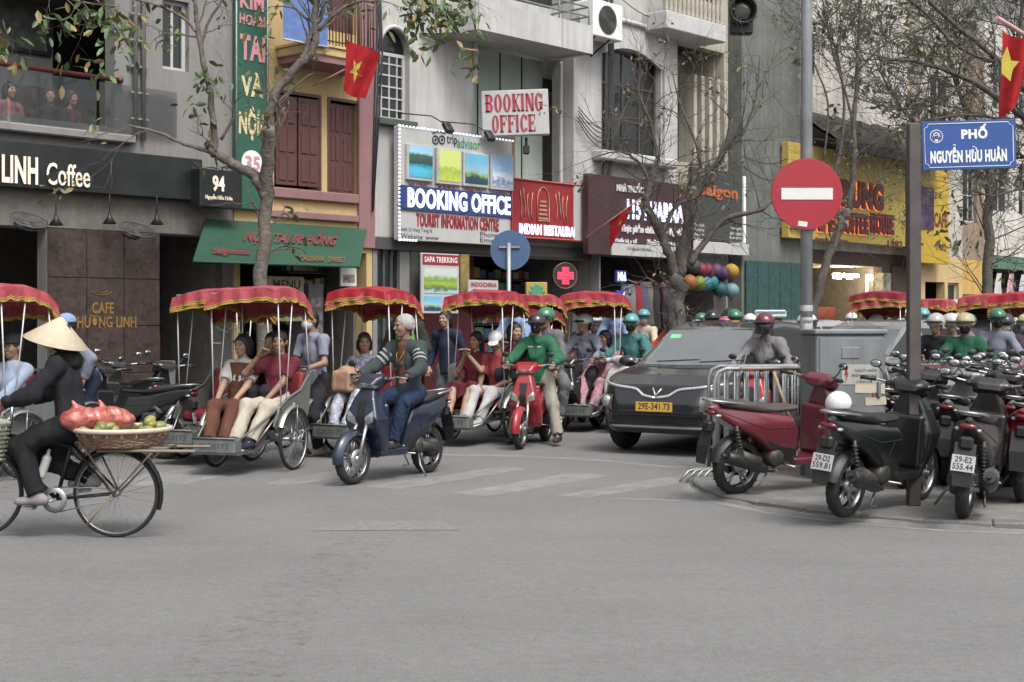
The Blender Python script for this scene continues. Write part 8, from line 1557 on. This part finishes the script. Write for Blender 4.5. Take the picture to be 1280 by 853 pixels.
# ------------------------------------------------------------------ trees
LEAFM = M('leaf_green', (.085, .12, .06), .5, var=.5, scale=9, rgb2=(.09, .14, .045)); LEAFY = M('leaf_yellow', (.20, .15, .05), .6, var=.4); LEAFD = M('leaf_dull', (.12, .13, .08), .6, var=.5, scale=7)
BARK = M('bark_grey', (.135, .115, .096), .9, var=.5, scale=9, bump=1.0, bscale=22, dirt=.3); BARKD = M('bark_dark', (.095, .083, .072), .9, var=.5, scale=7, bump=1.0, bscale=20)
def tree(label, limbs, bark, n_tw=60, leaf=None, n_leaf=400, lsize=.1, spread=1.0, seed=0, tw_len=.8, leafpts=None, levels=2, droop=.2, frm=.25, bunch=7, tr0=.02, thin=.68):
    rs = random.Random(seed); t = thing('tree', label, 'tree', limbs[0][0][0].copy() if False else (0, 0, 0)); base = Vector(limbs[0][0][0]); t.location = (base.x, base.y, 0); off = Vector((base.x, base.y, 0)); m = MB(); tips = []; src = []
    for pts, r0, r1 in limbs:
        P3 = [Vector(p) - off for p in pts]; Q = []
        for i in range(len(P3) - 1):
            p0, p1, p2, p3 = P3[max(0, i - 1)], P3[i], P3[i + 1], P3[min(len(P3) - 1, i + 2)]
            for k in range(5): u = k / 5; Q.append(.5 * ((2 * p1) + (p2 - p0) * u + (2 * p0 - 5 * p1 + 4 * p2 - p3) * u * u + (3 * p1 - p0 - 3 * p2 + p3) * u ** 3))
        Q.append(P3[-1]); n = len(Q); rr_ = [(r0 + (r1 - r0) * (i / (n - 1)) ** .8) * (1 + rs.uniform(-.07, .07)) for i in range(n)]; Q = [q_ + Vector((rs.uniform(-1, 1), rs.uniform(-1, 1), rs.uniform(-1, 1))) * rr_[i] * .22 if 0 < i < n - 1 else q_ for i, q_ in enumerate(Q)]; rr_ = [q_ * thin for q_ in rr_]; m.tube(Q, rr_, 9 if r0 > .05 else 6)
        for i in range(int(n * frm), n): src.append((Q[i], (Q[min(i + 1, n - 1)] - Q[max(i - 1, 0)]).normalized(), rr_[i]))
    tr_ = obj('trunk', m, bark, t, fix=False); m = MB()
    def twig(p, d, L_, r_, lev):
        k = 5; pts = [p]; dd = d.copy()
        for i in range(k): dd = (dd + Vector((rs.uniform(-1, 1), rs.uniform(-1, 1), rs.uniform(-.9, 1) - droop * .3)) * .28).normalized(); pts.append(pts[-1] + dd * L_ / k)
        m.tube(pts, [r_ * (1 - .8 * i / k) for i in range(k + 1)], 4 if lev < 2 else 3, caps=False)
        if lev < levels:
            for i in range(2, k + 1):
                if rs.random() < .85: e = (dd + Vector((rs.uniform(-1, 1), rs.uniform(-1, 1), rs.uniform(-.6, 1))) * .9).normalized(); twig(pts[i], e, L_ * rs.uniform(.45, .7), r_ * .55, lev + 1)
        else: tips.extend(pts[2:])
    for i in range(n_tw):
        p, d, r_ = rs.choice(src); e = (d * .6 + Vector((rs.uniform(-1, 1), rs.uniform(-1, 1), rs.uniform(-.5, 1))) * spread).normalized(); twig(p, e, tw_len * rs.uniform(.5, 1.2), min(r_ * .5, tr0), 0)
    tag(obj('twigs', m, bark, t, fix=False), kind='stuff')
    if leaf and tips:
        mats = leaf if isinstance(leaf, list) else [leaf]; V_, Fc, Mi = [], [], []; cen = [rs.choice(tips) for _ in range(max(1, n_leaf // bunch))]
        for i in range(n_leaf):
            c = cen[i % len(cen)] + Vector((rs.gauss(0, 1), rs.gauss(0, 1), rs.gauss(0, 1))) * lsize * .75; a = Vector((rs.uniform(-1, 1), rs.uniform(-1, 1), rs.uniform(-1.6, .2))).normalized(); s2 = a.orthogonal().normalized(); s2.rotate(Matrix.Rotation(rs.uniform(0, 6.28), 3, a)); nn = a.cross(s2); L_ = lsize * rs.uniform(.6, 1.3); w = L_ * .2; b_ = len(V_)
            V_ += [c, c + a * L_ * .35 + s2 * w + nn * w * .3, c + a * L_ * .75 + s2 * w * .8 + nn * w * .2, c + a * L_, c + a * L_ * .75 - s2 * w * .8 + nn * w * .2, c + a * L_ * .35 - s2 * w + nn * w * .3, c + a * L_ * .4, c + a * L_ * .75]; mi = 0 if rs.random() < .82 or len(mats) < 2 else 1
            for f_ in ((0, 1, 6), (1, 2, 7, 6), (2, 3, 7), (3, 4, 7), (4, 5, 6, 7), (5, 0, 6)): Fc.append(tuple(x + b_ for x in f_)); Mi.append(mi)
        me = bpy.data.meshes.new('crown'); me.from_pydata([tuple(v) for v in V_], [], Fc); me.polygons.foreach_set('material_index', Mi); tag(link('crown', me, mats, t), kind='stuff')
    return t
w = lambda D: (lambda *a: [W(x, y, D) for x, y in a])
d = 19.0; L = w(d); g0 = G(330, 398 + CH * F / d)
tree('grey barked tree with a forked trunk and sparse green leaves before the yellow house', [([g0, W(328, 440, d), W(327, 340, d), W(334, 240, d), W(336, 160, d - .3)], .17, .12), (L((336, 170), (342, 120), (372, 85), (392, 60), (394, 20), (398, -30)), .11, .06), (L((372, 86), (384, 60), (390, 36), (402, 20), (408, -20)), .06, .04), (L((334, 245), (318, 222), (290, 205), (268, 190), (260, 180)), .12, .085), (L((268, 195), (266, 150), (262, 110), (250, 60), (246, 25), (240, -20)), .075, .04), (L((262, 190), (225, 178), (195, 165), (160, 157)), .05, .025), (L((276, 175), (290, 150), (293, 137)), .04, .02), (L((246, 40), (225, 20), (190, 5), (150, -5)), .035, .015), (L((250, 60), (262, 25), (285, -10)), .04, .02), (L((395, 40), (430, 10), (480, -5), (530, -10)), .045, .02), (L((340, 135), (365, 112), (385, 95), (392, 92)), .03, .012), (L((336, 150), (350, 130), (372, 108)), .02, .01)], BARK, 46, [LEAFM, LEAFY], 300, .14, .9, 4, .75, levels=2, droop=.6, frm=.35, bunch=6)
d = 8.5; L = w(d)
def spray(label, limbs, n, seed, sz=.085, nt=16, tl=.28): return tree(label, limbs, BARK, nt, [LEAFM, LEAFY], n, sz, .8, seed, tl, levels=1, droop=1.5, frm=.3, bunch=9)
spray('leafy branch hanging into the top left corner', [(w(11)((-60, -60), (60, -10), (110, 4), (150, 8)), .02, .006), (w(11)((60, -20), (95, 10), (108, 30)), .01, .004), (w(11)((110, -10), (140, 20), (150, 45)), .01, .004), (w(11)((-60, 0), (-20, 40), (12, 52)), .012, .004)], 230, 31, .10, 22, .26)
spray('leafy branch hanging over the arched window at the top', [(w(12)((470, -50), (500, -10), (530, 10), (575, 30)), .015, .005), (w(12)((500, -20), (545, 15), (560, 35)), .01, .004)], 230, 32, .10, 22, .28)
d = 21.5; g0 = G(848, 398 + CH * F / d); L = w(d)
tree('rough dark tree with many bare twisting branches before the pharmacy', [([g0, W(848, 440, d), W(845, 385, d), W(850, 345, d)], .24, .2), (L((848, 350), (838, 320), (825, 290), (808, 255), (812, 235), (822, 200)), .13, .07), (L((848, 345), (856, 300), (862, 260), (880, 225), (905, 190), (915, 150)), .14, .05), (L((862, 330), (880, 305), (905, 275), (950, 262), (965, 250)), .09, .04), (L((828, 292), (842, 262), (858, 250)), .06, .03), (L((815, 235), (800, 205), (775, 190), (745, 196)), .05, .015), (L((822, 200), (815, 160), (800, 120), (790, 85)), .05, .015), (L((880, 225), (870, 180), (850, 130), (840, 90)), .045, .012), (L((905, 190), (930, 165), (945, 120), (950, 70)), .045, .012), (L((850, 345), (846, 300), (842, 285)), .06, .04)], BARKD, 105, [LEAFD, LEAFY], 500, .08, 1.1, 8, .95, levels=2, droop=.2, frm=.15, bunch=9, tr0=.011)
d = 24.0; g0 = G(1012, 398 + CH * F / d); L = w(d)
tree('slanting slender tree rising behind the no entry sign', [([g0, W(1010, 430, d), W(1022, 370, d), W(1040, 310, d), W(1060, 262, d)], .15, .10), (L((1060, 262), (1066, 220), (1068, 150), (1072, 80), (1075, 0)), .09, .04), (L((1052, 285), (1042, 230), (1052, 180), (1055, 120), (1045, 60)), .06, .03), (L((1068, 160), (1055, 110), (1040, 60), (1030, 10)), .04, .02), (L((1072, 90), (1100, 60), (1140, 40), (1190, 30)), .04, .015), (L((1030, 200), (1035, 130), (1018, 80), (1005, 40)), .03, .015)], BARKD, 100, [LEAFD, LEAFM], 2200, .055, 1.1, 12, 1.1, levels=2, droop=0, frm=.72, bunch=9, tr0=.010)
d = 17.0; L = w(d)
tree('large spreading tree reaching in from the right with a net of thin branches', [([W(1345, 520, d), W(1340, 400, d), W(1335, 300, d), W(1325, 220, d)], .26, .2), (L((1330, 250), (1300, 170), (1260, 132), (1210, 100), (1150, 78), (1100, 75)), .09, .025), (L((1310, 190), (1280, 110), (1230, 60), (1180, 20), (1140, -20)), .07, .03), (L((1320, 210), (1300, 120), (1290, 50), (1290, -20)), .08, .04), (L((1300, 170), (1230, 145), (1160, 150), (1110, 165)), .04, .015), (L((1250, 80), (1200, 60), (1150, 10), (1110, -15)), .04, .015), (L((1335, 300), (1290, 240), (1240, 245), (1215, 235)), .04, .012), (L((1290, 205), (1262, 190), (1230, 215), (1200, 225)), .03, .01), (L((1210, 100), (1170, 130), (1120, 135), (1060, 120)), .03, .01)], BARKD, 210, [LEAFD, LEAFM], 2600, .045, 1.1, 15, 1.1, levels=2, droop=.1, frm=.1, bunch=8, tr0=.009)
d = 33.0; L = w(d); g0 = G(1235, 398 + CH * F / d)
tree('hazy tree down the street behind the flag', [([g0, W(1236, 300, d), W(1238, 200, d)], .2, .15), (L((1238, 220), (1210, 150), (1190, 80), (1180, 0)), .12, .05), (L((1238, 200), (1260, 120), (1275, 40), (1280, -30)), .12, .05), (L((1236, 230), (1180, 180), (1130, 140), (1100, 90)), .08, .03)], BARKD, 150, [LEAFD, LEAFM], 2200, .2, 1.1, 18, 1.8, levels=2, droop=.0, frm=.3, bunch=14)
for o in (sc0, sc1, sc2):
    for ch in list(o.children_recursive): bpy.data.objects.remove(ch)
    bpy.data.objects.remove(o)
